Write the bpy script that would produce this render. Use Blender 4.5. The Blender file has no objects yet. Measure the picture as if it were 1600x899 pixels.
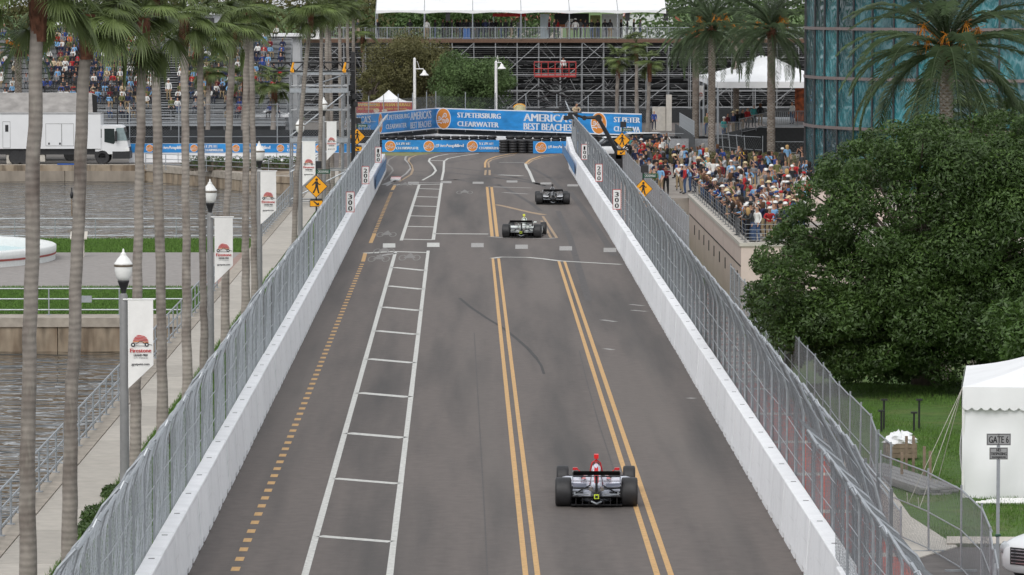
import bpy, math, random
import numpy as np
from mathutils import Vector, Matrix, Euler
random.seed(7)
scene = bpy.context.scene
COL = scene.collection
rad = math.radians
F, CAMH, VPX, HY = 6600.0, 12.5, 741.0, -10.0      # focal length in photo pixels, eye height, vanishing point

# ---------------------------------------------------------------- camera
cd = bpy.data.cameras.new('camera'); cam = bpy.data.objects.new('camera', cd); COL.objects.link(cam)
cd.sensor_width = 36.0; cd.lens = F/1600*36; cd.clip_start = 1.0; cd.clip_end = 5000
YAW = math.atan((800-VPX)/F); PIT = math.atan((449.5-HY)/F)
cam.location = (0, 0, CAMH); cam.rotation_euler = (rad(90)-PIT, 0, -YAW)
scene.camera = cam
scene.render.resolution_x, scene.render.resolution_y = 1024, 575
# ---------------------------------------------------------------- sky and sun (bright overcast)
SUN_EL, SUN_AZ = rad(46), rad(200)
w = bpy.data.worlds.new('World'); scene.world = w; w.use_nodes = True
nt = w.node_tree; nt.nodes.clear()
sky = nt.nodes.new('ShaderNodeTexSky'); sky.sky_type = 'NISHITA'; sky.sun_disc = False
sky.sun_elevation = SUN_EL; sky.sun_rotation = SUN_AZ; sky.air_density = 1.0; sky.dust_density = 4.0; sky.ozone_density = 1.0
hs = nt.nodes.new('ShaderNodeHueSaturation'); hs.inputs['Saturation'].default_value = 0.28
bg = nt.nodes.new('ShaderNodeBackground'); bg.inputs['Strength'].default_value = 0.135
ow = nt.nodes.new('ShaderNodeOutputWorld')
cl = nt.nodes.new('ShaderNodeMix'); cl.data_type = 'RGBA'; cl.inputs['Factor'].default_value = .55; cl.inputs['B'].default_value = (6.0, 6.15, 6.35, 1)   # even overcast layer
nt.links.new(sky.outputs[0], hs.inputs['Color']); nt.links.new(hs.outputs[0], cl.inputs['A']); nt.links.new(cl.outputs['Result'], bg.inputs['Color']); nt.links.new(bg.outputs[0], ow.inputs['Surface'])
sl = bpy.data.lights.new('sun', 'SUN'); sl.energy = 0.6; sl.angle = rad(28); sl.color = (1.0, .97, .93)
so = bpy.data.objects.new('sun', sl); COL.objects.link(so)
_d = Vector((math.sin(SUN_AZ)*math.cos(SUN_EL), math.cos(SUN_AZ)*math.cos(SUN_EL), math.sin(SUN_EL)))
so.rotation_euler = _d.to_track_quat('Z', 'Y').to_euler(); so.location = (0, 0, 60)
scene.view_settings.view_transform = 'Standard'; scene.view_settings.look = 'None'
scene.view_settings.exposure = 0.36; scene.view_settings.gamma = 1.0; scene.view_settings.use_curve_mapping = False

# ---------------------------------------------------------------- helpers
_R = (Matrix.Rotation(-YAW, 3, 'Z') @ Matrix.Rotation(rad(90)-PIT, 3, 'X'))
def ray(px, py): return _R @ Vector(((px-800)/F, -(py-449.5)/F, -1.0))
def G(px, py, h=0.0):
    d = ray(px, py); t = (h-CAMH)/d.z; return Vector((d.x*t, d.y*t, h))
def W(px, py, Y):
    d = ray(px, py); t = Y/d.y; return Vector((d.x*t, Y, CAMH+d.z*t))
def UX(px, Y): return (px-VPX)*Y/F
class MB:
    def __init__(s): s.v = []; s.f = []; s.m = []
    def add(s, vs, fs, m=0):
        o = len(s.v); s.v.extend([tuple(p) for p in vs]); s.f.extend([tuple(i+o for i in f) for f in fs]); s.m.extend([m]*len(fs)); return s
    def face(s, pts, m=0): return s.add(pts, [tuple(range(len(pts)))], m)
    def box(s, x0, x1, y0, y1, z0, z1, m=0):
        return s.add([(x0,y0,z0),(x1,y0,z0),(x1,y1,z0),(x0,y1,z0),(x0,y0,z1),(x1,y0,z1),(x1,y1,z1),(x0,y1,z1)],
                     [(0,3,2,1),(4,5,6,7),(0,1,5,4),(1,2,6,5),(2,3,7,6),(3,0,4,7)], m)
    def tube(s, p, q, r0, r1=None, n=6, m=0, caps=True):
        return s.path([p, q], [r0, r0 if r1 is None else r1], n, m, caps)
    def path(s, pts, rs, n=6, m=0, caps=True):
        pts = [Vector(p) for p in pts]; N = len(pts)
        if not isinstance(rs, (list, tuple)): rs = [rs]*N
        o = len(s.v); prev = None
        for i, p in enumerate(pts):
            d = (pts[min(i+1, N-1)]-pts[max(i-1, 0)])
            if d.length < 1e-9: d = Vector((0,0,1))
            d.normalize()
            if prev is None:
                a = Vector((0,0,1)) if abs(d.z) < .9 else Vector((1,0,0)); a = d.cross(a).normalized()
            else:
                a = (prev - d*prev.dot(d)); a = a.normalized() if a.length > 1e-6 else d.orthogonal().normalized()
            prev = a; b = d.cross(a)
            for k in range(n):
                t = 2*math.pi*k/n; s.v.append(tuple(p + (a*math.cos(t)+b*math.sin(t))*rs[i]))
        for i in range(N-1):
            for k in range(n):
                k2 = (k+1) % n; s.f.append((o+i*n+k, o+i*n+k2, o+(i+1)*n+k2, o+(i+1)*n+k)); s.m.append(m)
        if caps and n > 2:
            s.f.append(tuple(o+k for k in reversed(range(n)))); s.m.append(m)
            s.f.append(tuple(o+(N-1)*n+k for k in range(n))); s.m.append(m)
        return s
    def lathe(s, prof, n=12, c=(0,0,0), m=0, axis='Z'):
        o = len(s.v)
        for r, z in prof:
            for k in range(n):
                t = 2*math.pi*k/n; x, y = r*math.cos(t), r*math.sin(t)
                s.v.append((c[0]+x, c[1]+y, c[2]+z) if axis == 'Z' else (c[0]+z, c[1]+x, c[2]+y))
        for i in range(len(prof)-1):
            for k in range(n):
                k2 = (k+1) % n; s.f.append((o+i*n+k, o+i*n+k2, o+(i+1)*n+k2, o+(i+1)*n+k)); s.m.append(m)
        s.f.append(tuple(o+k for k in reversed(range(n)))); s.m.append(m)
        s.f.append(tuple(o+(len(prof)-1)*n+k for k in range(n))); s.m.append(m)
        return s
    def loft(s, rings, m=0, caps=True):
        n = len(rings[0]); o = len(s.v)
        for r in rings: s.v.extend([tuple(p) for p in r])
        for i in range(len(rings)-1):
            for k in range(n):
                k2 = (k+1) % n; s.f.append((o+i*n+k, o+i*n+k2, o+(i+1)*n+k2, o+(i+1)*n+k)); s.m.append(m)
        if caps:
            s.f.append(tuple(o+k for k in reversed(range(n)))); s.m.append(m)
            s.f.append(tuple(o+(len(rings)-1)*n+k for k in range(n))); s.m.append(m)
        return s
    def extrude(s, poly, z0, z1, m=0):     # polygon in XY raised between two heights
        n = len(poly)
        return s.add([(p[0],p[1],z0) for p in poly]+[(p[0],p[1],z1) for p in poly],
                     [tuple(reversed(range(n))), tuple(range(n, 2*n))]+[(i,(i+1)%n,n+(i+1)%n,n+i) for i in range(n)], m)
    def xsec(s, poly, y0, y1, m=0):        # polygon in XZ extruded along Y
        n = len(poly)
        return s.add([(p[0],y0,p[1]) for p in poly]+[(p[0],y1,p[1]) for p in poly],
                     [tuple(range(n)), tuple(reversed(range(n, 2*n)))]+[(i,n+i,n+(i+1)%n,(i+1)%n) for i in range(n)], m)
    def mesh(s, name, mats, smooth=False):
        me = bpy.data.meshes.new(name); me.from_pydata(s.v, [], s.f)
        for m in (mats if isinstance(mats, (list, tuple)) else [mats]): me.materials.append(m)
        if any(s.m): me.polygons.foreach_set('material_index', s.m)
        if smooth: me.polygons.foreach_set('use_smooth', [True]*len(s.f))
        me.update(); return me
    def build(s, name, mats, parent=None, smooth=False, loc=None, rot=None):
        return inst(name, s.mesh(name, mats, smooth), parent, loc, rot)
def inst(name, me, parent=None, loc=None, rot=None, scale=None):
    o = bpy.data.objects.new(name, me); COL.objects.link(o)
    if parent is not None: o.parent = parent
    if loc is not None: o.location = loc
    if rot is not None: o.rotation_euler = rot
    if scale is not None: o.scale = scale if hasattr(scale, '__len__') else (scale,)*3
    return o
def thing(name, label, cat, loc=(0,0,0), rot=None, group=None):
    o = bpy.data.objects.new(name, None); COL.objects.link(o); o.location = loc; o.empty_display_size = .2
    if rot is not None: o.rotation_euler = rot
    return tag(o, label, cat, group)
def tag(o, label=None, cat=None, group=None, kind=None):
    if label: o['label'] = label
    if cat: o['category'] = cat
    if group: o['group'] = group
    if kind: o['kind'] = kind
    return o
def struct(o, label=None): o['kind'] = 'structure'; (o.__setitem__('label', label) if label else None); return o
def np_mesh(name, V, Fq, mats, smooth=False):
    me = bpy.data.meshes.new(name); V = np.asarray(V, dtype=np.float32); Fq = np.asarray(Fq, dtype=np.int32)
    n, k = Fq.shape
    me.vertices.add(len(V)); me.vertices.foreach_set('co', V.ravel())
    me.loops.add(n*k); me.loops.foreach_set('vertex_index', Fq.ravel())
    me.polygons.add(n); me.polygons.foreach_set('loop_start', np.arange(0, n*k, k, dtype=np.int32))
    me.polygons.foreach_set('loop_total', np.full(n, k, dtype=np.int32))
    for m in (mats if isinstance(mats, (list, tuple)) else [mats]): me.materials.append(m)
    me.update(calc_edges=True); return me

# ---------------------------------------------------------------- materials
MATS = {}
def C(r, g, b):      # sRGB 0-255 to linear
    f = lambda c: ((c/255+.055)/1.055)**2.4 if c > 10 else c/255/12.92
    return (f(r), f(g), f(b), 1)
def mat(name, col, rough=.7, metal=0.0, var=.15, scale=6.0, bump=0.0, bscale=30.0, spec=.5, stretch=(1,1,1), coord='Object', rnd=0.0, extra=None):
    if name in MATS: return MATS[name]
    m = bpy.data.materials.new(name); m.use_nodes = True; nt = m.node_tree; N = nt.nodes; L = nt.links
    b = N['Principled BSDF']; b.inputs['Roughness'].default_value = rough; b.inputs['Metallic'].default_value = metal
    b.inputs['Specular IOR Level'].default_value = spec
    tc = N.new('ShaderNodeTexCoord'); mp = N.new('ShaderNodeMapping'); mp.inputs['Scale'].default_value = stretch
    L.new(tc.outputs[coord], mp.inputs['Vector'])
    no = N.new('ShaderNodeTexNoise'); no.inputs['Scale'].default_value = scale; no.inputs['Detail'].default_value = 5
    L.new(mp.outputs[0], no.inputs['Vector'])
    mx = N.new('ShaderNodeMix'); mx.data_type = 'RGBA'
    c = Vector(col[:3])
    mx.inputs['A'].default_value = (*(c*(1-var)), 1); mx.inputs['B'].default_value = (*[min(1, x) for x in c*(1+var)], 1)
    mr = N.new('ShaderNodeMapRange'); mr.inputs['From Min'].default_value = .3; mr.inputs['From Max'].default_value = .7
    L.new(no.outputs['Fac'], mr.inputs['Value']); L.new(mr.outputs[0], mx.inputs['Factor'])
    out = mx.outputs['Result']
    if rnd > 0:
        oi = N.new('ShaderNodeObjectInfo'); h2 = N.new('ShaderNodeHueSaturation')
        m2 = N.new('ShaderNodeMapRange'); m2.inputs['To Min'].default_value = 1-rnd; m2.inputs['To Max'].default_value = 1+rnd
        L.new(oi.outputs['Random'], m2.inputs['Value']); L.new(m2.outputs[0], h2.inputs['Value']); L.new(out, h2.inputs['Color']); out = h2.outputs[0]
    L.new(out, b.inputs['Base Color'])
    if bump > 0:
        n2 = N.new('ShaderNodeTexNoise'); n2.inputs['Scale'].default_value = bscale; n2.inputs['Detail'].default_value = 4
        L.new(mp.outputs[0], n2.inputs['Vector'])
        bp = N.new('ShaderNodeBump'); bp.inputs['Strength'].default_value = bump; bp.inputs['Distance'].default_value = .02
        L.new(n2.outputs['Fac'], bp.inputs['Height']); L.new(bp.outputs[0], b.inputs['Normal'])
    if extra: extra(m, nt, b, out)
    MATS[name] = m; return m
def mix_layer(nt, base, col, fac, scale, lo, hi, coord='Object', stretch=(1,1,1), detail=6):
    N, L = nt.nodes, nt.links
    tc = N.new('ShaderNodeTexCoord'); mp = N.new('ShaderNodeMapping'); mp.inputs['Scale'].default_value = stretch
    no = N.new('ShaderNodeTexNoise'); no.inputs['Scale'].default_value = scale; no.inputs['Detail'].default_value = detail
    mr = N.new('ShaderNodeMapRange'); mr.inputs['From Min'].default_value = lo; mr.inputs['From Max'].default_value = hi; mr.inputs['To Max'].default_value = fac
    mx = N.new('ShaderNodeMix'); mx.data_type = 'RGBA'; mx.inputs['B'].default_value = col
    L.new(tc.outputs[coord], mp.inputs[0]); L.new(mp.outputs[0], no.inputs['Vector']); L.new(no.outputs['Fac'], mr.inputs['Value'])
    L.new(mr.outputs[0], mx.inputs['Factor']); L.new(base, mx.inputs['A']); return mx.outputs['Result']
def ex_asphalt(m, nt, b, out):
    o = mix_layer(nt, out, (.058,.054,.052,1), .85, .55, .46, .68, stretch=(1,.05,1))
    o = mix_layer(nt, o, (.175,.155,.14,1), .45, .25, .5, .70, stretch=(1.6,.05,1))
    o = mix_layer(nt, o, (.06,.056,.055,1), .32, 1.2, .54, .74, stretch=(1,.07,1))
    o = mix_layer(nt, o, (.2,.18,.17,1), .30, 30, .58, .7)
    nt.links.new(o, b.inputs['Base Color'])
def ex_water(m, nt, b, out):
    N, L = nt.nodes, nt.links
    tc = N.new('ShaderNodeTexCoord'); mp = N.new('ShaderNodeMapping'); mp.inputs['Scale'].default_value = (.75, 1.15, 1)
    no = N.new('ShaderNodeTexNoise'); no.inputs['Scale'].default_value = 1.0; no.inputs['Detail'].default_value = 1.5; no.inputs['Distortion'].default_value = .9
    n3 = N.new('ShaderNodeTexNoise'); n3.inputs['Scale'].default_value = .33; n3.inputs['Detail'].default_value = 2; n3.inputs['Distortion'].default_value = .7
    ad = N.new('ShaderNodeMath'); ad.operation = 'MULTIPLY_ADD'; ad.inputs[1].default_value = 2.4
    bp = N.new('ShaderNodeBump'); bp.inputs['Strength'].default_value = 1.0; bp.inputs['Distance'].default_value = .42
    L.new(tc.outputs['Object'], mp.inputs[0]); L.new(mp.outputs[0], no.inputs['Vector']); L.new(mp.outputs[0], n3.inputs['Vector']); L.new(n3.outputs['Fac'], ad.inputs[0]); L.new(no.outputs['Fac'], ad.inputs[2]); L.new(ad.outputs[0], bp.inputs['Height']); L.new(bp.outputs[0], b.inputs['Normal'])
def ex_seawall(m, nt, b, out):
    o = mix_layer(nt, out, (.16,.11,.07,1), .8, 1.2, .45, .65, stretch=(1,1,.25))
    o = mix_layer(nt, o, (.05,.04,.03,1), .7, 2.2, .5, .72, stretch=(1,1,.2))
    nt.links.new(o, b.inputs['Base Color'])
def ex_grass(m, nt, b, out):
    o = mix_layer(nt, out, (.17,.15,.06,1), .6, .5, .5, .72)
    o = mix_layer(nt, o, (.03,.08,.01,1), .5, 9, .5, .7)
    nt.links.new(o, b.inputs['Base Color'])
def ex_barrier(m, nt, b, out):
    o = mix_layer(nt, out, (.55,.56,.58,1), .25, 1.5, .5, .8, stretch=(1,1,.4))
    o = mix_layer(nt, o, (.2,.2,.2,1), .4, 9, .62, .8)
    o = mix_layer(nt, o, (.30,.30,.31,1), .35, 1.6, .60, .75, stretch=(1,.12,3))
    nt.links.new(o, b.inputs['Base Color'])
def ex_trunk(m, nt, b, out):
    N, L = nt.nodes, nt.links
    o = mix_layer(nt, out, (.08,.05,.04,1), .6, 2.0, .45, .7, stretch=(1,1,.5))
    o = mix_layer(nt, o, (.30,.28,.24,1), .5, 5, .55, .7, stretch=(2,2,.4))
    wv = N.new('ShaderNodeTexWave'); wv.bands_direction = 'Z'; wv.inputs['Scale'].default_value = 2.2; wv.inputs['Distortion'].default_value = 2.5; wv.inputs['Detail'].default_value = 2
    tc = N.new('ShaderNodeTexCoord'); L.new(tc.outputs['Object'], wv.inputs['Vector'])
    bp = N.new('ShaderNodeBump'); bp.inputs['Strength'].default_value = .35; bp.inputs['Distance'].default_value = .02
    mm = N.new('ShaderNodeMix'); mm.data_type = 'RGBA'; mm.blend_type = 'MULTIPLY'; mm.inputs['Factor'].default_value = .16
    L.new(o, mm.inputs['A']); L.new(wv.outputs['Color'], mm.inputs['B'])
    L.new(wv.outputs['Fac'], bp.inputs['Height']); L.new(bp.outputs[0], b.inputs['Normal']); L.new(mm.outputs['Result'], b.inputs['Base Color'])
def ex_canopy(m, nt, b, out):
    o = mix_layer(nt, out, (.085,.150,.035,1), .8, .42, .50, .66)
    o = mix_layer(nt, o, (.028,.055,.014,1), .6, .9, .52, .68)
    ex_leaf(m, nt, b, o); nt.links.new(o, b.inputs['Base Color'])
def ex_leaf(m, nt, b, out):
    N, L = nt.nodes, nt.links
    tr = N.new('ShaderNodeBsdfTranslucent'); L.new(out, tr.inputs['Color']); ms = N.new('ShaderNodeMixShader'); ms.inputs[0].default_value = .25
    L.new(b.outputs[0], ms.inputs[1]); L.new(tr.outputs[0], ms.inputs[2]); L.new(ms.outputs[0], N['Material Output'].inputs['Surface'])
def ex_glass(m, nt, b, out):
    N, L = nt.nodes, nt.links
    tc = N.new('ShaderNodeTexCoord'); mp = N.new('ShaderNodeMapping'); mp.inputs['Scale'].default_value = (1.5,1.5,.5)
    no = N.new('ShaderNodeTexNoise'); no.inputs['Scale'].default_value = .8; no.inputs['Distortion'].default_value = 2.5
    bp = N.new('ShaderNodeBump'); bp.inputs['Strength'].default_value = .8; bp.inputs['Distance'].default_value = .25
    L.new(tc.outputs['Object'], mp.inputs[0]); L.new(mp.outputs[0], no.inputs['Vector']); L.new(no.outputs['Fac'], bp.inputs['Height']); L.new(bp.outputs[0], b.inputs['Normal'])
M_asphalt = mat('asphalt', (.132,.113,.103,1), .85, var=.12, scale=3, bump=.15, bscale=60, extra=ex_asphalt)
M_white_line = mat('road paint white', (.56,.56,.53,1), .7, var=.2, scale=9)
M_yellow_line = mat('road paint yellow', (.56,.34,.14,1), .7, var=.18, scale=8)
M_faint = mat('faint road paint', (.21,.20,.19,1), .8, var=.3, scale=10)
M_worn_line = mat('worn road paint', (.34,.33,.32,1), .8, var=.35, scale=12)
M_worn_yellow = mat('worn yellow paint', (.36,.26,.17,1), .8, var=.35, scale=12)
M_skid2 = mat('faint rubber mark', (.086,.079,.077,1), .8, var=.2, scale=4)
M_skid = mat('tyre rubber mark', (.050,.047,.047,1), .8, var=.25, scale=4)
M_barrier = mat('white painted concrete', (.90,.91,.93,1), .6, var=.03, scale=3, rnd=.05, extra=ex_barrier)
M_dark = mat('black void', (.015,.015,.015,1), .9)
M_conc = mat('concrete slab', (.42,.39,.345,1), .85, var=.08, scale=3, bump=.1, rnd=.10)
M_conc2 = mat('pale concrete', (.52,.49,.44,1), .85, var=.08, scale=4, rnd=.06)
M_cap = mat('seawall cap concrete', (.36,.32,.27,1), .9, var=.2, scale=2.5, bump=.2)
M_seawall = mat('stained seawall', (.33,.27,.20,1), .9, var=.2, scale=1.5, extra=ex_seawall)
M_water = mat('harbour water', (.010,.013,.012,1), .03, var=.2, scale=.2, spec=.9, extra=ex_water)
M_grass = mat('lawn grass', (.07,.14,.022,1), .9, var=.25, scale=2.5, bump=.6, bscale=40, extra=ex_grass)
M_blade = mat('grass blade', (.085,.17,.025,1), .8, var=.35, scale=3)
M_plaza = mat('grey brick paving', (.27,.25,.235,1), .85, var=.12, scale=4, bump=.1)
M_brick = mat('red brick paving', (.42,.12,.10,1), .85, var=.18, scale=5, bump=.2, rnd=.1)
M_galv = mat('galvanised steel', (.36,.385,.41,1), .42, metal=.55, var=.12, scale=8)
M_wire2 = mat('dull fence wire', (.22,.235,.25,1), .5, metal=.3, var=.1, scale=4)
M_wire = mat('galvanised wire', (.40,.425,.455,1), .45, metal=.35, var=.1, scale=4)
M_darkpost = mat('weathered steel post', (.20,.21,.22,1), .5, metal=.4, var=.15)
M_greypole = mat('grey lamp post', (.20,.20,.20,1), .5, var=.1)
M_black = mat('black paint', (.018,.018,.02,1), .5, var=.2)
M_rubber = mat('tyre rubber', (.022,.022,.024,1), .55, var=.2, scale=8)
M_white = mat('white plastic', (.80,.80,.79,1), .4, var=.03)
M_globe = mat('frosted globe', (.82,.82,.80,1), .25, var=.03)
M_tent = mat('white tent vinyl', (.82,.83,.84,1), .55, var=.06, scale=.8, bump=.35, bscale=1.5)
M_yellow = mat('warning yellow', C(240,165,20), .5, var=.05)
M_green = mat('sign green', C(10,70,50), .5)
M_red = mat('red paint', C(190,30,28), .45)
M_trunk = mat('palm trunk', (.29,.26,.23,1), .95, var=.2, scale=3, rnd=.22, extra=ex_trunk)
M_boot = mat('dead leaf bases', (.14,.06,.035,1), .95, var=.4, scale=8)
M_fan = mat('fan palm leaf', (.115,.155,.050,1), .55, var=.4, scale=1.2, rnd=.3, extra=ex_leaf)
M_date = mat('date palm leaf', (.085,.125,.06,1), .55, var=.35, scale=1.2, rnd=.25, extra=ex_leaf)
M_leaf = mat('ficus leaf', (.052,.098,.021,1), .5, var=.3, scale=1.3, extra=ex_canopy)
M_leaf2 = mat('young leaf', (.16,.24,.05,1), .5, var=.3, scale=2, extra=ex_leaf)
M_leafolive = mat('olive leaf', (.135,.130,.050,1), .7, var=.4, scale=.7, extra=ex_leaf)
M_leafgreen = mat('green tree leaf', (.095,.155,.050,1), .7, var=.4, scale=.7, extra=ex_leaf)
M_bark = mat('bark', (.13,.105,.085,1), .95, var=.3, scale=6, bump=.5)
M_fruit = mat('orange date stalks', C(205,130,30), .7, var=.3, scale=6)
M_glass = mat('teal curtain glass', (.016,.092,.106,1), .03, var=.5, scale=.5, spec=1.0, rnd=.7, extra=ex_glass)
M_mull = mat('dark mullion', (.05,.05,.055,1), .4, metal=.3)
M_transom = mat('bronze transom', (.16,.13,.125,1), .5)
M_terrace = mat('pink beige render', (.66,.55,.50,1), .9, var=.05, scale=2, bump=.1)
M_scaf = mat('scaffold steel', (.30,.31,.32,1), .5, metal=.5, var=.15)
M_bench = mat('aluminium bench', (.36,.37,.38,1), .45, metal=.5, var=.15)
M_darkbench = mat('bleacher understructure', (.055,.055,.058,1), .7, var=.3)
M_screen = mat('black windscreen cloth', (.020,.022,.024,1), .85, var=.2)
M_wood = mat('timber', (.22,.17,.12,1), .85, var=.25, scale=5)
# ================================================================ SETTING: ground, road, water
RL, RR = -6.17, 7.02                                   # left and right foot of the track walls
def poly(name, pts, z, m, label=None):
    mb = MB(); mb.face([(p[0], p[1], z) for p in pts]); return struct(mb.build(name, m), label)
struct(MB().face([(-900,340,-.06),(900,340,-.06),(1500,3500,-.06),(-1500,3500,-.06)]).build('distant_ground', M_grass))
road = MB()
road.face([(-6.9,60,0),(7.9,60,0),(7.9,300,0),(-6.9,300,0)]); road.face([(-10.96,300.0,0),(60,300,0),(60,420,0),(-10.96,420,0)])
struct(road.build('road', M_asphalt), 'grey asphalt race track with faint tyre marks')
# water
struct(MB().face([(-400,40,-1.2),(-10.8,40,-1.2),(-10.8,330,-1.2),(-400,330,-1.2)]).build('water', M_water), 'rippled dark harbour water')
# left sidewalk: slabs as pieces, over a bed
lw = MB(); lw.box(-10.45,-6.9,60,300,-1.6,.055); lw_o = struct(lw.build('sidewalk_bed', M_cap)) 
sw = thing('sidewalk', 'pale concrete sidewalk of jointed slabs beside the seawall railing', 'sidewalk'); sw['kind'] = 'structure'; del sw['category']
y = 62.0; k = 0
slab = {}
while y < 296:
    L_ = 4.05 if k % 3 else 1.7
    if L_ not in slab:
        slab[L_] = MB().box(-10.42,-9.07,0.012,L_-.012,0.06,.12).mesh('slab', M_conc)
    inst('slab', slab[L_], sw, (0, y, 0)); y += L_; k += 1
# verge of grass between slabs and wall
struct(MB().box(-9.05,-6.72,60,300,-.2,.10).build('verge', M_grass), 'narrow grass verge under the palms')
# seawall cap and face
cap = thing('seawall', 'weathered concrete seawall under the walkway railing', 'seawall'); cap['kind'] = 'structure'; del cap['category']
MB().box(-10.95,-10.46,60,310,-.22,.11).build('seawall_cap', M_cap, cap)
MB().box(-10.85,-10.5,60,310,-2.2,-.22).build('seawall_face', M_seawall, cap)
# the peninsula with fountain plaza
p0, p1 = 161.5, 214.5
pen = thing('peninsula_seawall', 'stained seawall around the grassy fountain plaza', 'seawall'); pen['kind'] = 'structure'; del pen['category']
MB().box(-150,-10.97,p0,p0+1.9,-.25,.10).build('seawall_cap', M_cap, pen)
me_pan = MB().box(-1.21,1.21,-.05,.35,-2.2,-.251).mesh('wall_panel', M_seawall)
for k in range(26): inst('wall_panel', me_pan, pen, (-12.3-2.45*k, p0+.12, 0))
MB().box(-150,-10.97,p1-.5,p1,-2.2,.08).build('seawall_cap', M_cap, pen)
struct(MB().face([(-150,p0+1.9,.09),(-10.97,p0+1.9,.09),(-10.97,178.6,.09),(-150,178.6,.09)]).build('lawn', M_grass), 'near strip of lawn beside the plaza')
pz = [(-150,178.6),(-10.47,178.6),(-10.47,202.5),(-150,202.5)]
MB().face([(p[0],p[1],.10) for p in pz]).build('plaza', M_plaza); struct(bpy.data.objects['plaza'], 'grey brick plaza round the fountain')
struct(MB().face([(-150,202.5,.09),(-10.97,202.5,.09),(-10.97,p1-.5,.09),(-150,p1-.5,.09)]).build('lawn', M_grass), 'far strip of lawn behind the plaza')
struct(MB().face([(-11.6,178.7,.108),(-10.97,178.7,.108),(-10.6,202.4,.108),(-11.2,202.4,.108)]).build('brick_band', mat('faded brick',(.30,.20,.17,1),.9,var=.15,scale=3)), 'diagonal red brick edging of the plaza')
MB().box(-150,-10.97,p0+1.9,p1-.5,-2,.05).build('peninsula_fill', M_cap); struct(bpy.data.objects['peninsula_fill'])
# far quay
q = [(-150,309),(-24,309),(-19,300),(-15.5,292),(-10.97,287),(-10.97,420),(-150,420)]
quay = MB(); quay.extrude(q, -2.2, -.45); quay.extrude([(x, y_-.12) for x, y_ in q[:5]]+q[5:], -.448, -.02)
struct(quay.build('far_quay', [M_seawall]), 'far quay with stained concrete seawall')
me_q = MB().box(-2.9,2.9,-.1,.1,-2.2,-.44).mesh('wall_panel', mat('quay wall panel',(.27,.235,.195,1),.9,var=.25,scale=1.5,stretch=(1,1,.3)))
qpn = thing('quay_seawall', 'far seawall of brownish concrete panels below the truck', 'seawall'); qpn['kind'] = 'structure'; del qpn['category']
for k in range(20): inst('wall_panel', me_q, qpn, (-27.0-5.85*k, 308.93, 0))
qc = MB(); qa = q[:5]
for i in range(4):
    a, b_ = Vector((*qa[i],0)), Vector((*qa[i+1],0)); n = (b_-a).cross(Vector((0,0,1))).normalized()
    for t in (0,):
        qc.add([a+n*.06+Vector((0,0,-.45)), b_+n*.06+Vector((0,0,-.45)), b_-n*.9+Vector((0,0,-.45)), a-n*.9+Vector((0,0,-.45)),
                a+n*.06+Vector((0,0,.02)), b_+n*.06+Vector((0,0,.02)), b_-n*.9+Vector((0,0,.02)), a-n*.9+Vector((0,0,.02))],
               [(0,1,2,3),(4,7,6,5),(0,4,5,1),(1,5,6,2),(2,6,7,3),(3,7,4,0)])
qco = qc.build('quay_cap', M_cap); struct(qco)
MB().face([(-150,309.2,.006),(-24,309.2,.006),(-10.97,297,.006),(-10.97,420,.006),(-150,420,.006)]).build('quay_pavement', mat('quay pavement',(.17,.155,.14,1),.9,var=.2,scale=1)); struct(bpy.data.objects['quay_pavement'])
# far grass patch at the turn
a = [G(597,243), G(640,244), G(690,238.5), G(690,236), G(597,236)]
MB().face([(p.x,p.y,.006) for p in a]).build('grass_patch', mat('dry grass',(.19,.19,.07,1),.9,var=.3,scale=2)); struct(bpy.data.objects['grass_patch'], 'thin yellowish grass patch in front of the blue banner')
# right sidewalk: brick bands and concrete
rs = thing('brick_sidewalk', 'red brick and concrete sidewalk behind the right fence', 'sidewalk'); rs['kind'] = 'structure'; del rs['category']
MB().box(7.9,9.9,60,320,-3.3,-.02).build('footing', M_cap, rs)
y = 62.0; k = 0
me_b = MB().box(7.95,9.75,.01,1.79,-.02,.05).mesh('brick_band', M_brick); me_c = MB().box(7.95,9.75,.01,.69,-.02,.045).mesh('slab', M_conc2)
me_c2 = MB().box(7.95,9.75,.01,1.79,-.02,.045).mesh('slab', M_conc2); me_b2 = MB().box(7.95,9.75,.01,.69,-.02,.05).mesh('brick_band', M_brick)
while y < 318:
    if y < 134: inst('brick_band', me_b, rs, (0,y,0)); y += 1.8; inst('slab', me_c, rs, (0,y,0)) if k % 4 == 3 else None; y += .7 if k % 4 == 3 else 0
    else: inst('slab', me_c2, rs, (0,y,0)); y += 1.8; inst('brick_band', me_b2, rs, (0,y,0)); y += .7
    k += 1
# right ground: lawn that falls away towards the low garden behind the fence
def hr(x, y):
    if y < 132: t = 0
    elif y < 165: t = (y-132)/33
    else: t = 1
    t = t*t*(3-2*t); return -.02 - 3.0*t
mb = MB(); xs = [9.75+i*2.5 for i in range(28)]; ys = [60+i*4 for i in range(51)]
for x in xs:
    for y in ys: mb.v.append((x, y, hr(x,y) + .05*math.sin(x*1.3+y*.4)))
for i in range(len(xs)-1):
    for j in range(len(ys)-1):
        n = len(ys); mb.f.append((i*n+j, (i+1)*n+j, (i+1)*n+j+1, i*n+j+1)); mb.m.append(0)
struct(mb.build('lawn', M_grass, smooth=True), 'shaded lawn under the big tree on the right')
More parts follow.
